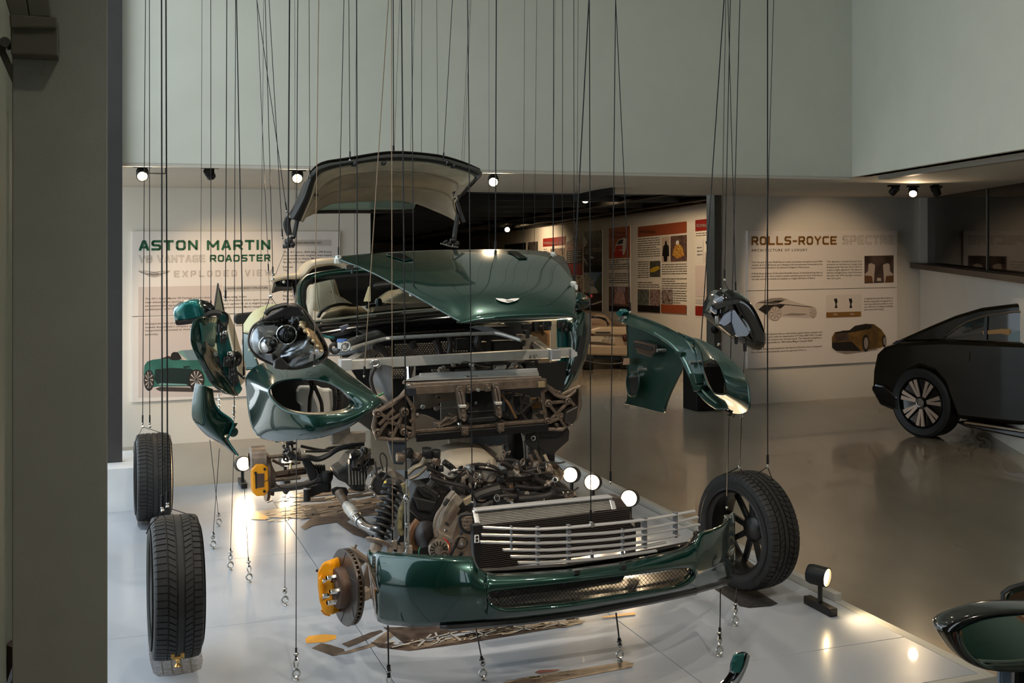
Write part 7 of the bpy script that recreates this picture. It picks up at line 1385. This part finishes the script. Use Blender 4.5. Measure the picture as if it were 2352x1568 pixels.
plate(rx, 'case_flange', [(836, 1050), (852, 1046), (860, 1090), (854, 1124), (840, 1126), (846, 1090)], VX - .3, .05, M_cast, .006)
# ---- exhaust
ex = thing('exhaust_pipe', 'chrome bent exhaust pipe hung below the gearbox', 'exhaust pipe', Pv(830, 1230, 7.8))
pt = [(778, 1128), (786, 1144), (796, 1160), (808, 1174), (822, 1192), (840, 1208), (862, 1216), (880, 1217)]; pv = [8.45, 8.4, 8.3, 8.2, 8.05, 7.9, 7.7, 7.6]
full = spl([Pv(x, y, w) for (x, y), w in zip(pt, pv)], 40)
MB().tube(full[:12], .034, 14).build('pipe_end', M_dirty, ex); MB().tube(full[11:22], [.034 + .012 * math.sin(i / 10 * math.pi) for i in range(11)], 14).build('flex_joint', M_alu, ex); MB().tube(full[21:], .033, 14).build('bright_pipe', M_chrome, ex)
plate(ex, 'flange', [(760, 1124), (772, 1118), (796, 1120), (801, 1130), (796, 1140), (776, 1142), (764, 1134)], 8.5, .02, M_blk, .004)
for i in (13, 20, 24): MB().torus(full[i], full[i + 1] - full[i], .037, .005, 20, 6).build('clamp_band', M_zinc, ex)
# right front suspension remnant behind the radiator
rs = thing('front_strut', 'right front spring and upright seen beyond the radiator', 'suspension', Pv(1302, 1150, 7.3))
a, b = Pv(1296, 1168, 7.3), Pv(1300, 1120, 7.35); d = (b - a); LL = d.length; d.normalize(); A = frame(d)
MB().cyl(a, b, .018, 12).build('damper_rod', M_zinc, rs); MB().tube([a + d * LL * i / 60 + A[0] * .06 * math.cos(2 * math.pi * 3 * i / 60) + A[1] * .06 * math.sin(2 * math.pi * 3 * i / 60) for i in range(61)], .010, 7).build('coil_spring', M_dirty, rs)
plate(rs, 'upright', [(1262, 1066), (1282, 1066), (1296, 1082), (1292, 1098), (1268, 1106), (1260, 1092)], 7.4, .06, mat('upright_brown', (82, 66, 52), .5, metal=.4), .008); plate(rs, 'arm', [(1258, 1090), (1290, 1078), (1298, 1086), (1290, 1104), (1264, 1114)], 7.36, .05, mat('arm_pale', (156, 138, 116), .5, metal=.4), .008)
for x, y in ((1272, 1078), (1283, 1074)): hose(rs, 'stud', [(x, y), (x + 5, y + 12)], 7.33, .010, UPR, 4)
hose(rs, 'link', [(1262, 1110), (1290, 1112), (1304, 1122)], 7.3, .012, M_iron)
# ================================================================ dark saloon at the right
sd = P(2115, 1003, 13.05); sd.z = 0
LX = V((.555, -.832, 0)).normalized(); LN = V((-.832, -.555, 0)).normalized()   # along the car (towards its nose) and out of its near side
car = thing('saloon_car', 'dark bronze saloon car parked at the right edge, rear wheel showing', 'car', sd)
def CS(x, y, o=0.0): return hit(x, y, sd + LN * o, LN)
M_sal = mat('dark_bronze_paint', (24, 19, 9), .3, metal=0, coat=.22, spec=.15); M_sal2 = mat('satin_bronze_paint', (92, 72, 48), .25, metal=.6, coat=1)
ext = lambda p: p - LN * 1.9
def side(pts, o0, name, m, depth, bev=.03):
    return MB().prism([CS(x, y, o0) for x, y in pts], LN * -depth).build(name, m, car, smooth=False, bevel=bev)
low = [(2002, 888), (2004, 850), (2012, 812), (2028, 796), (2060, 786), (2160, 780), (2260, 784), (2420, 790), (2620, 812), (2620, 1000), (2420, 985), (2290, 972), (2196, 962), (2180, 920), (2166, 880), (2142, 852), (2112, 844), (2086, 856), (2066, 890), (2056, 930), (2052, 944), (2024, 934)]
side(low, 0.0, 'body', M_sal, 1.9, .05)
gh = [(2040, 790), (2078, 773), (2130, 750), (2190, 725), (2250, 707), (2330, 697), (2420, 694), (2520, 712), (2600, 760), (2610, 800), (2300, 792), (2150, 786)]
side(gh, -.12, 'roof', M_sal, 1.62, .06)
win = [(2163, 777), (2190, 757), (2222, 738), (2262, 725), (2330, 716), (2420, 714), (2480, 724), (2520, 790), (2420, 788), (2300, 783)]
side(win, -.105, 'side_glass', mat('dark_cabin_glass', (14, 14, 12), .03, spec=.6), .03, .0)
MB().tube([CS(x, y, -.098) for x, y in ((2160, 780), (2190, 757), (2222, 738), (2262, 725), (2330, 716), (2420, 714))], .012, 6).build('window_trim', mat('bright_trim', (160, 156, 148), .2, metal=.9), car); MB().tube([CS(x, y, -.095) for x, y in ((2162, 778), (2250, 781), (2352, 787), (2450, 792))], .008, 6).build('waist_trim', mat('bright_trim', (160, 156, 148), .2, metal=.9), car)
MB().prism([CS(x, y, -.09) for x, y in ((2261, 728), (2268, 727), (2266, 782), (2259, 782))], LN * -.03).build('window_post', M_blk, car, smooth=False)
MB().prism([CS(x, y, -.1) for x, y in ((2257, 760), (2300, 755), (2322, 756), (2318, 770), (2300, 766), (2258, 768))], LN * -.004).build('seat_glimpse', mat('tan_seat', (168, 122, 62), .5), car, smooth=False); MB().prism([CS(x, y, -.1) for x, y in ((2314, 784), (2318, 768), (2330, 760), (2352, 760), (2352, 785))], LN * -.004).build('seat_glimpse', mat('pale_blue_seat', (120, 138, 142), .5), car, smooth=False)
side([(1999, 892), (2006, 880), (2030, 884), (2060, 910), (2062, 945), (2020, 930)], .03, 'rear_bumper', M_gloss, 1.96, .03); side([(2190, 968), (2420, 1000), (2420, 1022), (2214, 980)], .02, 'sill', M_gloss, 1.94, .02)
MB().beam(CS(2215, 969, .03), CS(2420, 1000, .03), .03, .03).build('sill_trim', M_sal2, car, smooth=False, bevel=.005)
MB().prism([CS(x, y, .004) for x, y in ((2058, 782), (2076, 780), (2060, 790), (2050, 790))], LN * -.02).build('deck_emblem', M_blk, car, smooth=False)
wc = CS(2114, 925, .01); rW = .395
MB().lathe(wc, LN, [(rW - .1, .0), (rW - .03, .02), (rW, .0), (rW, -.22), (rW - .03, -.24), (.05, -.2)], 48).build('rear_tyre', M_rub, car)
MB().lathe(wc, LN, [(rW * .72, .004), (rW * .7, .012), (rW * .67, -.03), (rW * .2, -.05), (.0001, -.05)], 48).build('wheel_rim', M_gloss, car)
A = frame(LN)
for k in range(7):
    for s in (-.13, .13):
        an = 2 * math.pi * k / 7 + s + .25; e = A[0] * math.cos(an) + A[1] * math.sin(an); tn = A[0] * -math.sin(an) + A[1] * math.cos(an)
        p0 = wc + e * .075 - LN * .012; p1 = wc + e * rW * .68 - LN * .002
        MB().hexa([p0 - tn * .012 - LN * .02, p1 - tn * .026 - LN * .02, p1 + tn * .026 - LN * .02, p0 + tn * .012 - LN * .02, p0 - tn * .012, p1 - tn * .024, p1 + tn * .024, p0 + tn * .012]).build('wheel_spoke', mat('spoke_pale', (168, 148, 132), .3, metal=.7), car, smooth=False)
MB().lathe(wc, LN, [(.05, -.03), (.05, .01), (.042, .014), (.04, .004), (.0001, .004)], 24).build('wheel_cap', mat('cap_grey', (110, 100, 92), .3, metal=.8), car); MB().torus(wc + LN * .01, LN, .046, .006, 24, 6).build('cap_ring', M_zinc, car)
MB().tube([CS(2227, 810, .004), CS(2225, 830, .004)], .004, 5).build('door_line', M_sal2, car)
# ================================================================ pale sports car and a tan car in the room behind
YW = 22.0
P2 = lambda x, y, d: P(x, y, d - 1.3)
def FC(x, y, d=0.0): return  P2(x, y, YW + d)
wcar = thing('sports_car', 'pale open sports car seen from the rear in the room behind', 'car', FC(1420, 845))
Mw = mat('ivory_car_paint', (168, 146, 120), .3, coat=.6)
def slab(root, name, pts, y0, y1, m, bev=.03, inset=0): return MB().prism([P2(x, y, y0) for x, y in pts], V((-.25, y1 - y0, 0))).build(name, m, root, smooth=False, bevel=bev)
slab(wcar, 'body', [(1338, 770), (1345, 756), (1375, 750), (1440, 750), (1490, 760), (1505, 775), (1506, 800), (1500, 818), (1470, 824), (1360, 818), (1340, 800)], 22, 24.5, Mw, .08)
slab(wcar, 'boot_lid', [(1352, 757), (1378, 750), (1440, 750), (1488, 762), (1480, 772), (1360, 768)], 21.95, 22.4, mat('ivory_light', (186, 164, 136), .25, coat=.8), .03)
slab(wcar, 'soft_roof', [(1350, 752), (1354, 728), (1372, 720), (1392, 722), (1404, 735), (1412, 750)], 22.5, 23.6, mat('roof_cloth', (150, 128, 104), .7), .06)
slab(wcar, 'rear_window', [(1357, 748), (1358, 730), (1375, 726), (1392, 730), (1402, 748)], 22.44, 22.5, M_gloss, .01)
slab(wcar, 'window_pane', [(1367, 736), (1378, 731), (1392, 738), (1395, 746), (1372, 742)], 22.42, 22.44, mat('pane_warm', (150, 124, 100), .3), 0)
slab(wcar, 'bumper', [(1340, 790), (1505, 796), (1502, 820), (1350, 816)], 21.9, 22.2, Mw, .04)
slab(wcar, 'boot_slot', [(1389, 762), (1402, 762), (1402, 765), (1389, 765)], 21.93, 21.96, M_blk, .0)
for x in (1358, 1436): MB().ball(P2(x, 776, 21.95), (.055, .04, .07), 16, 10).build('tail_lamp', mat('dark_red_lamp', (66, 26, 20), .25), wcar)
slab(wcar, 'number_plate', [(1380, 772), (1412, 773), (1412, 786), (1379, 785)], 21.86, 21.9, mat('plate_pale', (180, 166, 144), .5), .004)
for t_, yb in (('TN 38', 777.5), ('AX 5755', 784)):
    vs, fs = text_mesh(t_, .058, .0); w0 = max(p.x for p in vs); o0 =  P2(1386 if yb < 780 else 1383, yb, 21.855)
    o = MB().add([o0 + V((p.x * (.2 / w0 if yb > 780 else .13 / w0), 0, p.y)) for p in vs], fs).build('plate_lettering', M_ink2, wcar, smooth=False); o['kind'] = 'stuff'
slab(wcar, 'underside', [(1345, 816), (1500, 820), (1440, 830), (1350, 824)], 22, 24, M_blk, .01)
for x in (1338, 1424): MB().lathe(P2(x, 820, 22.15), V((1, 0, 0)), [(.02, 0), (.22, 0), (.24, .03), (.24, .16), (.22, .19), (.02, .19)], 28).build('tyre', M_rub, wcar)
rope = thing('barrier_rope', 'low sagging black rope in front of the pale sports car', 'rope',  P2(1400, 845, 21.4))
MB().tube(spl([P2(x, y, 21.4) for x, y in ((1330, 824), (1360, 832), (1400, 836), (1440, 832))], 16), .018, 6).build('rope', M_blk, rope)
for x in (1330, 1440): MB().cyl(P2(x, 824, 21.4),  P2(x, 846, 21.4), .02, 8).build('post', M_blk, rope)
P2 = P
tc = thing('vintage_car', 'tan car with a black door mirror glimpsed beneath the bonnet', 'car', P(1240, 830, 19.5))
Mt = mat('tan_car_paint', (150, 112, 72), .35, coat=.4)
slab(tc, 'body', [(1205, 772), (1220, 760), (1245, 755), (1268, 757), (1290, 765), (1296, 800), (1290, 822), (1205, 820)], 19.3, 21, Mt, .08)
slab(tc, 'windscreen_pillar', [(1246, 752), (1266, 730), (1268, 758), (1246, 760)], 19.2, 19.3, M_blk, .01)
MB().ball(P(1242, 751, 19.0), (.055, .03, .04), 14, 8).build('door_mirror', M_blk, tc); MB().cyl(P(1246, 754, 19.0), P(1247, 768, 19.1), .018, 8).build('mirror_stem', M_blk, tc)
for x in (1214, 1284): MB().lathe(P(x, 822, 19.4), V((1, 0, 0)), [(.02, 0), (.24, 0), (.26, .03), (.26, .14), (.02, .16)], 24).build('tyre', M_rub, tc)
bp = thing('plinth', 'black plinth standing at the opening beside the right wing', 'plinth', P(1628, 930, 15.3))
zb = 0.0; a = Pw(1600, 900, .25); b = Pw(1664, 900, .25); z1 = P(1628, 846, (a.y + b.y) / 2).z; a.z = b.z = 0
MB().hexa([a, b, b - WN * .35, a - WN * .35] + [p + UP * z1 for p in (a, b, b - WN * .35, a - WN * .35)]).build('body', M_black, bp, smooth=False, bevel=.01); MB().box(lerp(a, b, .5) - WN * .175 + UP * (z1 + .01), ((b - a).length + .06, .4, .03), (WD, WN, UP)).build('top', M_black, bp, smooth=False, bevel=.006)
sn = thing('wall_sensor', 'small black round sensor on the edge of the pillar above the plinth', 'sensor', Pw(1640, 757, .05))
MB().lathe(Pw(1640, 757, .04), WN, [(.05, 0), (.055, .03), (.04, .06), (.0001, .065)], 16).build('dome', M_black, sn); MB().box(Pw(1640, 757, .01), (.06, .02, .08), (WD, WN, UP)).build('plate', M_black, sn, smooth=False)
# ================================================================ foreground: wing mirror of another green car
fm = thing('roadster_car', 'green car at the lower right corner, only its oval mirror showing', 'car', V((1.7, 1.0, 0)))
YM = 2.3
ML = [(2168, 1452), (2176, 1436), (2204, 1420), (2250, 1407), (2310, 1400), (2380, 1398), (2440, 1402), (2470, 1440), (2460, 1500), (2420, 1530), (2360, 1540), (2300, 1540), (2250, 1532), (2212, 1514), (2186, 1484)]
MI = [(2209, 1447), (2222, 1440), (2250, 1428), (2280, 1420), (2320, 1415), (2390, 1410), (2430, 1416), (2450, 1446), (2440, 1490), (2400, 1520), (2350, 1528), (2290, 1529), (2262, 1526), (2230, 1504), (2214, 1476)]
mo = [P(x, y, YM) for x, y in ML]; mi = [P(x, y, YM + .01) for x, y in MI]; ce = sum(mi, V()) / len(mi)
loft([[p + V((0, .09, 0)) for p in [lerp(q, ce, .35) for q in mo]], [p + V((0, .06, 0)) for p in mo], mo, [lerp(p, q, .5) - V((0, .012, 0)) for p, q in zip(mo, mi)], mi, [p + V((0, .015, 0)) for p in mi]], 70, 26).build('rim', mat('mirror_black', (10, 10, 12), .12, coat=.8), fm)
loft([[lerp(q, ce, .3) + V((0, .10, 0)) for q in mo], [lerp(q, ce, .97) + V((0, .14, 0)) for q in mo]], 50, 6).build('shell', M_paint, fm)
MB().add([p + V((0, .012, 0)) for p in mi], [tuple(range(len(mi)))]).build('mirror_glass', mat('mirror_silver', (200, 220, 214), .02, metal=1.0), fm, smooth=False)
MB().tube(spl([p - V((0, .004, 0)) for p in [lerp(a, b, .3) for a, b in zip(mo, mi)]], 70, True), .002, 6, closed=True).build('rim_bead', mat('bead_grey', (90, 100, 110), .25, metal=.5), fm)
MB().prism([P(x, y, YM + .02) for x, y in ((2298, 1536), (2326, 1538), (2326, 1640), (2298, 1640))], V((0, .02, 0))).build('stalk', mat('stalk_silver', (120, 140, 160), .2, metal=.8), fm, smooth=False, bevel=.004); MB().prism([P(x, y, YM + .04) for x, y in ((2334, 1536), (2400, 1536), (2400, 1640), (2330, 1640))], V((0, .05, 0))).build('base', M_gloss, fm, smooth=False, bevel=.006)
q = [(2303, 1402), (2303, 1362), (2320, 1350), (2360, 1338), (2460, 1330), (2460, 1420)]
MB().prism([P(x, y, 2.9) for x, y in q], V((.1, .06, 0))).build('door_top', mat('dark_green_gloss', (8, 34, 28), .08, coat=1.0), fm, smooth=False, bevel=.02)
MB().tube([P(x, y, 2.89) for x, y in ((2303, 1402), (2303, 1362), (2320, 1350), (2360, 1338), (2460, 1330))], .006, 6).build('edge_trim', M_blk, fm)
MB().surf([[V((1.30, -1.4, .28)), V((1.30, .6, .28)), V((1.40, 2.2, .28)), V((1.75, 3.3, .28))], [V((1.24, -1.4, .6)), V((1.25, .6, .62)), V((1.36, 2.2, .6)), V((1.7, 3.2, .55))], [V((1.34, -1.4, .92)), V((1.36, .6, .92)), V((1.44, 2.2, .86)), V((1.8, 3.1, .7))]], 24, 14).build('flank', M_paint, fm, solid=.02)
MB().surf([[V((1.34, -1.4, .92)), V((1.36, .6, .92)), V((1.44, 2.2, .86))], [V((1.6, -1.4, 1.0)), V((1.6, .6, 1.0)), V((1.66, 2.2, .92))], [V((1.84, -1.4, .97)), V((1.84, .6, .97)), V((1.86, 2.2, .9))]], 16, 10).build('shoulder', M_paint, fm, solid=.02)
MB().surf([[V((1.84, -1.4, .98)), V((1.84, .6, .98)), V((1.86, 1.9, .93))], [V((2.2, -1.4, 1.02)), V((2.2, .6, 1.02)), V((2.2, 1.9, .97))], [V((2.7, -1.4, .93)), V((2.7, .6, .93)), V((2.6, 1.9, .9))]], 12, 10).build('cabin_deck', mat('tan_cabin', (170, 104, 64), .6), fm, solid=.02)
for y_ in (-.7, 2.55): MB().lathe(V((1.5 if y_ < 0 else 1.66, y_, .33)), V((1, 0, 0)), [(.05, 0), (.25, 0), (.33, .03), (.33, .2), (.05, .22)], 28).build('tyre', M_rub, fm)
# ================================================================ suspension cables
ZTOP = ZC - .02
def cable(label, xt, xb, yb, v, r=.0017, m=None, clip=True, y0=0.0, grp='suspension cables from the ceiling'):
    r *= 1.55; b = Pv(xb, yb, v); t0 = P(xt, y0, b.y); d = t0 - b; t = b + d * ((ZTOP - b.z) / d.z)
    t_ = thing('suspension_cable', label, 'cable', b, grp)
    MB().tube([t, b], r, 6).build('wire', m or M_cable, t_)
    if clip:
        u = d.normalized()
        MB().cyl(b + u * .02, b + u * .075, r * 2.0, 8).build('ferrule', M_cable, t_)
        MB().lathe(b + u * .012, E1, [(.004, -.008), (.007, -.004), (.007, .004), (.004, .008)], 8).build('clamp', M_zinc, t_)
    return t_
TH_, TN_ = .0027, .0010
C1 = [
 ('black cable, left of two holding the far left rear wheel', 334, 327.5, 976, 8.9, .0019), ('black cable, right of two holding the far left rear wheel', 343, 344, 976, 8.9, .0019),
 ('heavy black cable, left of two holding the front left wheel', 371, 372.5, 1172, 5.85, .0024), ('heavy black cable, right of two holding the front left wheel', 381, 385, 1162, 5.85, .0024),
 ('thin cable ending behind the left door mirror, nearest the mirror tip', 464, 461, 692, 7.6, TN_), ('cable ending at the stalk of the left door mirror', 484, 484.5, 718, 7.55, .0015),
 ('cable holding the top of the left door', 521, 518, 692, 7.7, .002), ('long thin cable holding the lower panel under the left door', 541, 537.5, 962, 7.1, .0014),
 ('heavy slanting cable holding the lower edge of the left door', 543, 560, 868, 7.7, .0024), ('slanting cable holding the left tip of the tonneau cover', 590, 617, 628, 9.05, .0016),
 ('steeply slanting cable holding the rear left edge of the soft top', 590, 659, 489, 8.0, .0017), ('slanting cable holding the left latch of the soft top', 618, 649, 550, 8.0, .0017),
 ('thin cable running down behind the left headlamp', 606, 598, 736, 8.3, TN_), ('slanting cable clamped beside the tonneau cover', 609, 627, 634, 9.0, .0019),
 ('heavy cable dropping to the top of the left headlamp', 665, 661, 701, 6.15, TH_), ('thin cable dropping past the spotlight left of the soft top', 677, 678.5, 640, 9.2, TN_), ('cable dropping behind the left headlamp towards the screen pillar', 684, 680, 700, 8.2, .0021),
 ('cable holding the left arm of the soft top', 710, 711.5, 412, 7.95, .0015), ('dusty pale cable holding the front of the left headlamp', 732, 722, 846, 5.98, .0016),
 ('cable holding the left rear corner of the bonnet', 790, 777, 592, 7.7, .0018), ('cable holding the front rail of the soft top at left', 801, 804, 372, 7.92, .0018),
 ('thin cable passing behind the left part of the bonnet', 819, 813.5, 588, 9.3, TN_), ('heavy cable going down into the engine bay in front of the seat', 819, 821, 776, 7.6, TH_),
 ('dusty slanting cable holding the left end of the silver crossbeam', 892, 836, 868, 7.1, .0022), ('long dusty cable running down in front of the chassis to the damper', 899, 901.5, 1248, 6.0, .0017),
 ('heavy cable ending on top of the soft top near its middle', 903, 904, 357, 8.3, TH_), ('thin slanting cable ending behind the soft top near its middle', 918, 905, 358, 8.7, TN_),
 ('long heavy cable carrying the left of the engine', 922, 933, 1112, 6.02, TH_), ('cable holding the left edge of the bonnet midway', 945.5, 950, 668, 6.98, .002),
 ('thin slanting cable ending behind the roof right of its middle', 953, 942, 358, 8.8, TN_), ('straight thin cable ending behind the roof right of its middle', 969, 968, 360, 8.8, .0014), ('thin cable ending behind the right half of the roof', 1003, 1006, 364, 8.8, .0012),
 ('slanting cable holding the front rail of the soft top at right', 1039, 1018, 374, 7.92, .0018), ('long cable holding the left end of the radiator', 1074, 1085, 1158, 5.84, .002),
 ('thin slanting cable, left of a pair behind the roof\'s right end', 1079, 1060, 379, 8.9, TN_), ('thin slanting cable, right of a pair behind the roof\'s right end', 1082, 1065, 381, 8.9, TN_),
 ('thin straight cable dropping left of the bonnet\'s centre cable', 1123, 1123.5, 576, 9.2, TN_), ('heaviest cable, holding the middle of the bonnet\'s rear edge', 1140, 1138, 577, 7.74, .0032),
 ('thin cable dropping behind the bonnet beside its right vent', 1205, 1202, 577, 9.2, .0013), ('thin cable dropping behind the bonnet right of its right vent', 1233, 1227, 578, 9.2, .0013),
 ('cable holding the right rear corner of the bonnet', 1271.5, 1271, 585, 7.72, .0021), ('thin cable beside the one at the bonnet\'s right rear corner', 1275, 1269, 582, 9.0, TN_),
 ('straight cable dropping behind the bonnet\'s right end', 1292.5, 1291.5, 800, 8.2, .0017), ('cable holding the far end of the silver crossbeam', 1318, 1318.5, 808, 8.0, .0018), ('thin cable holding the right door', 1328, 1324, 712, 8.35, .0012),
 ('heavy slanting cable holding the bonnet\'s right side', 1352.6, 1318, 658, 7.0, .0030), ('long cable holding the middle of the silver grille', 1353.7, 1357, 1205, 5.2, .0019),
 ('long cable holding the right end of the radiator', 1414, 1402, 1112, 5.86, .0020), ('slanting cable holding the rear of the right wing', 1414, 1448, 720, 6.75, .0020),
 ('slanting cable holding the middle of the right wing', 1663, 1607, 832, 6.0, .0022), ('straight thin cable at the top of the right headlamp', 1667, 1656, 668, 6.25, .0013), ('slanting cable looped to the top of the right headlamp', 1677.5, 1664, 646, 6.25, .0018),
 ('cable holding the right shoulder of the right headlamp', 1672, 1690, 674, 6.3, .0016), ('long slanting cable holding the right end of the bumper', 1699.5, 1669, 1170, 5.55, .0016),
 ('heavy straight cable holding the right side of the front right wheel', 1763, 1763, 1072, 5.95, .0026), ('thin slanting cable dropping to the tail of the right headlamp', 1777, 1754, 800, 6.35, .0014)]
for a in C1: cable(a[0], a[1], a[2], a[3], a[4], a[5], M_tanc if 'dusty' in a[0] else None, clip='behind' not in a[0] and 'dropping' not in a[0])
def sling(label, path, r=.0016, m=None, cat='cable', name='wire_sling', fits=()):
    r *= 1.3; t = thing(name, label, cat, path[-1], 'short slings and ties')
    MB().tube(path, r, 6).build('wire', m or M_cable, t)
    for q in fits: MB().lathe(q, E1, [(.004, -.01), (.009, -.005), (.009, .005), (.004, .01)], 8).build('clamp', M_zinc, t)
    return t
# slings over the wheels and lamps
w1 = [P(328, 978, 8.4), P(318, 998, 8.3), P(310, 1016, 8.3)]
sling('black wire sling around the far left rear wheel', [P(312, 1012, 8.25), P(328, 980, 8.5), P(390, 1000, 8.25), P(395, 1020, 8.3)], .002, fits=[P(328, 980, 8.5), P(344, 980, 8.5)])
sling('black wire sling around the front left wheel', [P(336, 1225, 5.4), P(345, 1205, 5.35), P(384, 1165, 5.6), P(436, 1182, 5.4), P(448, 1192, 5.4)], .0022, fits=[P(374, 1172, 5.55), P(385, 1163, 5.6)])
sling('black wire sling, left one over the front right wheel', [P(1660, 1092, 6.62), P(1698, 1072, 6.7), P(1708, 1090, 6.72)], .0022, fits=[P(1698, 1072, 6.55)])
sling('black wire sling, right one over the front right wheel', [P(1738, 1088, 6.6), P(1763, 1072, 6.7), P(1775, 1104, 6.75)], .0022, fits=[P(1763, 1072, 6.7)])
sling('wire from the right wing down to the front right wheel', [Pv(1703, 950, 5.6), P(1699, 1073, 6.5)], .0019, fits=[Pv(1703, 956, 5.62)])
sling('wire loop holding the top of the left headlamp', [Pv(602, 736, 6.1), Pv(621, 680, 6.2), Pv(640, 708, 6.15)], .0018, fits=[Pv(621, 680, 6.2)])
sling('wire joining the tonneau cover to the left headlamp loop', [Pv(617, 628, 9.0), Pv(621, 680, 6.25)], .0016)
sling('wire loop at the top of the right headlamp', [Pv(1657, 668, 6.22), Pv(1664, 644, 6.25), Pv(1673, 666, 6.22)], .0018, fits=[Pv(1664, 644, 6.25)])
sling('wire from the soft top latch to the tonneau cover', [Pv(655, 574, 8.05), Pv(633, 630, 9.0)], .0016)
sling('wire between the right headlamp and the right wing, left one', [Pv(1652, 738, 6.3), Pv(1652, 802, 6.2)], .0018, fits=[Pv(1651, 790, 6.2)])
sling('wire between the right headlamp and the right wing, right one', [Pv(1711, 798, 6.3), Pv(1708, 850, 5.6), Pv(1704, 895, 5.5)], .0016, fits=[Pv(1711, 798, 6.3)])
sling('chain joining the left door to the panel below', [Pv(502, 905, 7.3), Pv(504, 948, 7.15)], .0035, M_zinc, fits=[Pv(503, 918, 7.25), Pv(503.5, 930, 7.2)])
sling('short clamped wire at the lower corner of the left door', [Pv(538, 920, 7.4), Pv(537, 968, 7.12)], .003, M_zinc, fits=[Pv(538, 932, 7.35), Pv(537.5, 948, 7.2)])
# ties down to the deck
def tie(label, pts, anchor, r=.0016, v=None):
    a = Pz(anchor[0], anchor[1], PZ); r *= 1.3
    t = thing('floor_tie', label, 'cable', a, 'ties anchored to the deck')
    top = Pv(pts[0][0], pts[0][1], v); end = a + UP * .075 + (top - a).normalized() * .02
    MB().tube([top, end], r, 6).build('wire', M_cable, t)
    MB().cyl(end, end + (top - end).normalized() * .06, r * 2.2, 8).build('ferrule', M_cable, t)
    u = (top - end).normalized()
    MB().tube(spl([end + u * .014, end + E1 * .011 - u * .010, end - u * .036, end - E1 * .011 - u * .010], 16, True), .0042, 6, closed=True).build('shackle', M_zinc, t)
    MB().torus(a + UP * .034, E2, .018, .0055, 16, 6).build('eye', M_zinc, t)
    MB().lathe(a, UP, [(.014, 0), (.014, .004), (.008, .008), (.007, .016)], 12).build('eye_base', M_zinc, t)
    MB().lathe(end + u * .03, E1, [(.005, -.012), (.009, -.006), (.009, .006), (.005, .012)], 8).build('clamp', M_zinc, t)
tie('floor tie from the lower left panel, farthest back of the left ties', [(482, 1010)], (502, 1208), v=7.2)
tie('floor tie from the lower left panel, crossing to the nearer anchor', [(504, 1030)], (489, 1260), v=7.2)
tie('floor tie below the tip of the lower left panel', [(537, 1040)], (529, 1309), .0014, v=7.2)
tie('floor tie beside the deck joint, below the lit spotlight and caliper', [(557, 1050)], (572, 1337), .0014, v=7.3)
tie('floor tie from the rear axle lower arm', [(656, 1130)], (654, 1390), .0016, v=8.6)
tie('long floor tie dropping from the left wing, ending at the bottom edge', [(681, 1008)], (680, 1562), .0019, v=6.1)
tie('floor tie under the left corner of the bumper', [(891, 1436)], (893, 1600), .0032, v=5.15)
tie('floor tie under the bumper left of its middle', [(1092, 1436)], (1109, 1562), .0026, v=4.98)
tie('floor tie under the bumper right of its middle', [(1415, 1408)], (1424, 1518), .0032, v=5.0)
tie('floor tie under the right end of the bumper', [(1655, 1352)], (1653, 1508), .0026, v=5.3)
tie('short floor tie below the front right wheel', [(1692, 1350)], (1689, 1438), .0022, v=5.55)
tg = thing('paper_tag', 'pale paper tag hanging on a cable in front of the windscreen', 'tag', Pv(842, 675, 7.3))
MB().prism([Pv(x, y, 7.3) for x, y in ((846, 658), (851, 658), (851, 692), (835, 692))], E2 * .002).build('sheet', mat('tag_paper', (196, 190, 152), .7), tg, smooth=False)
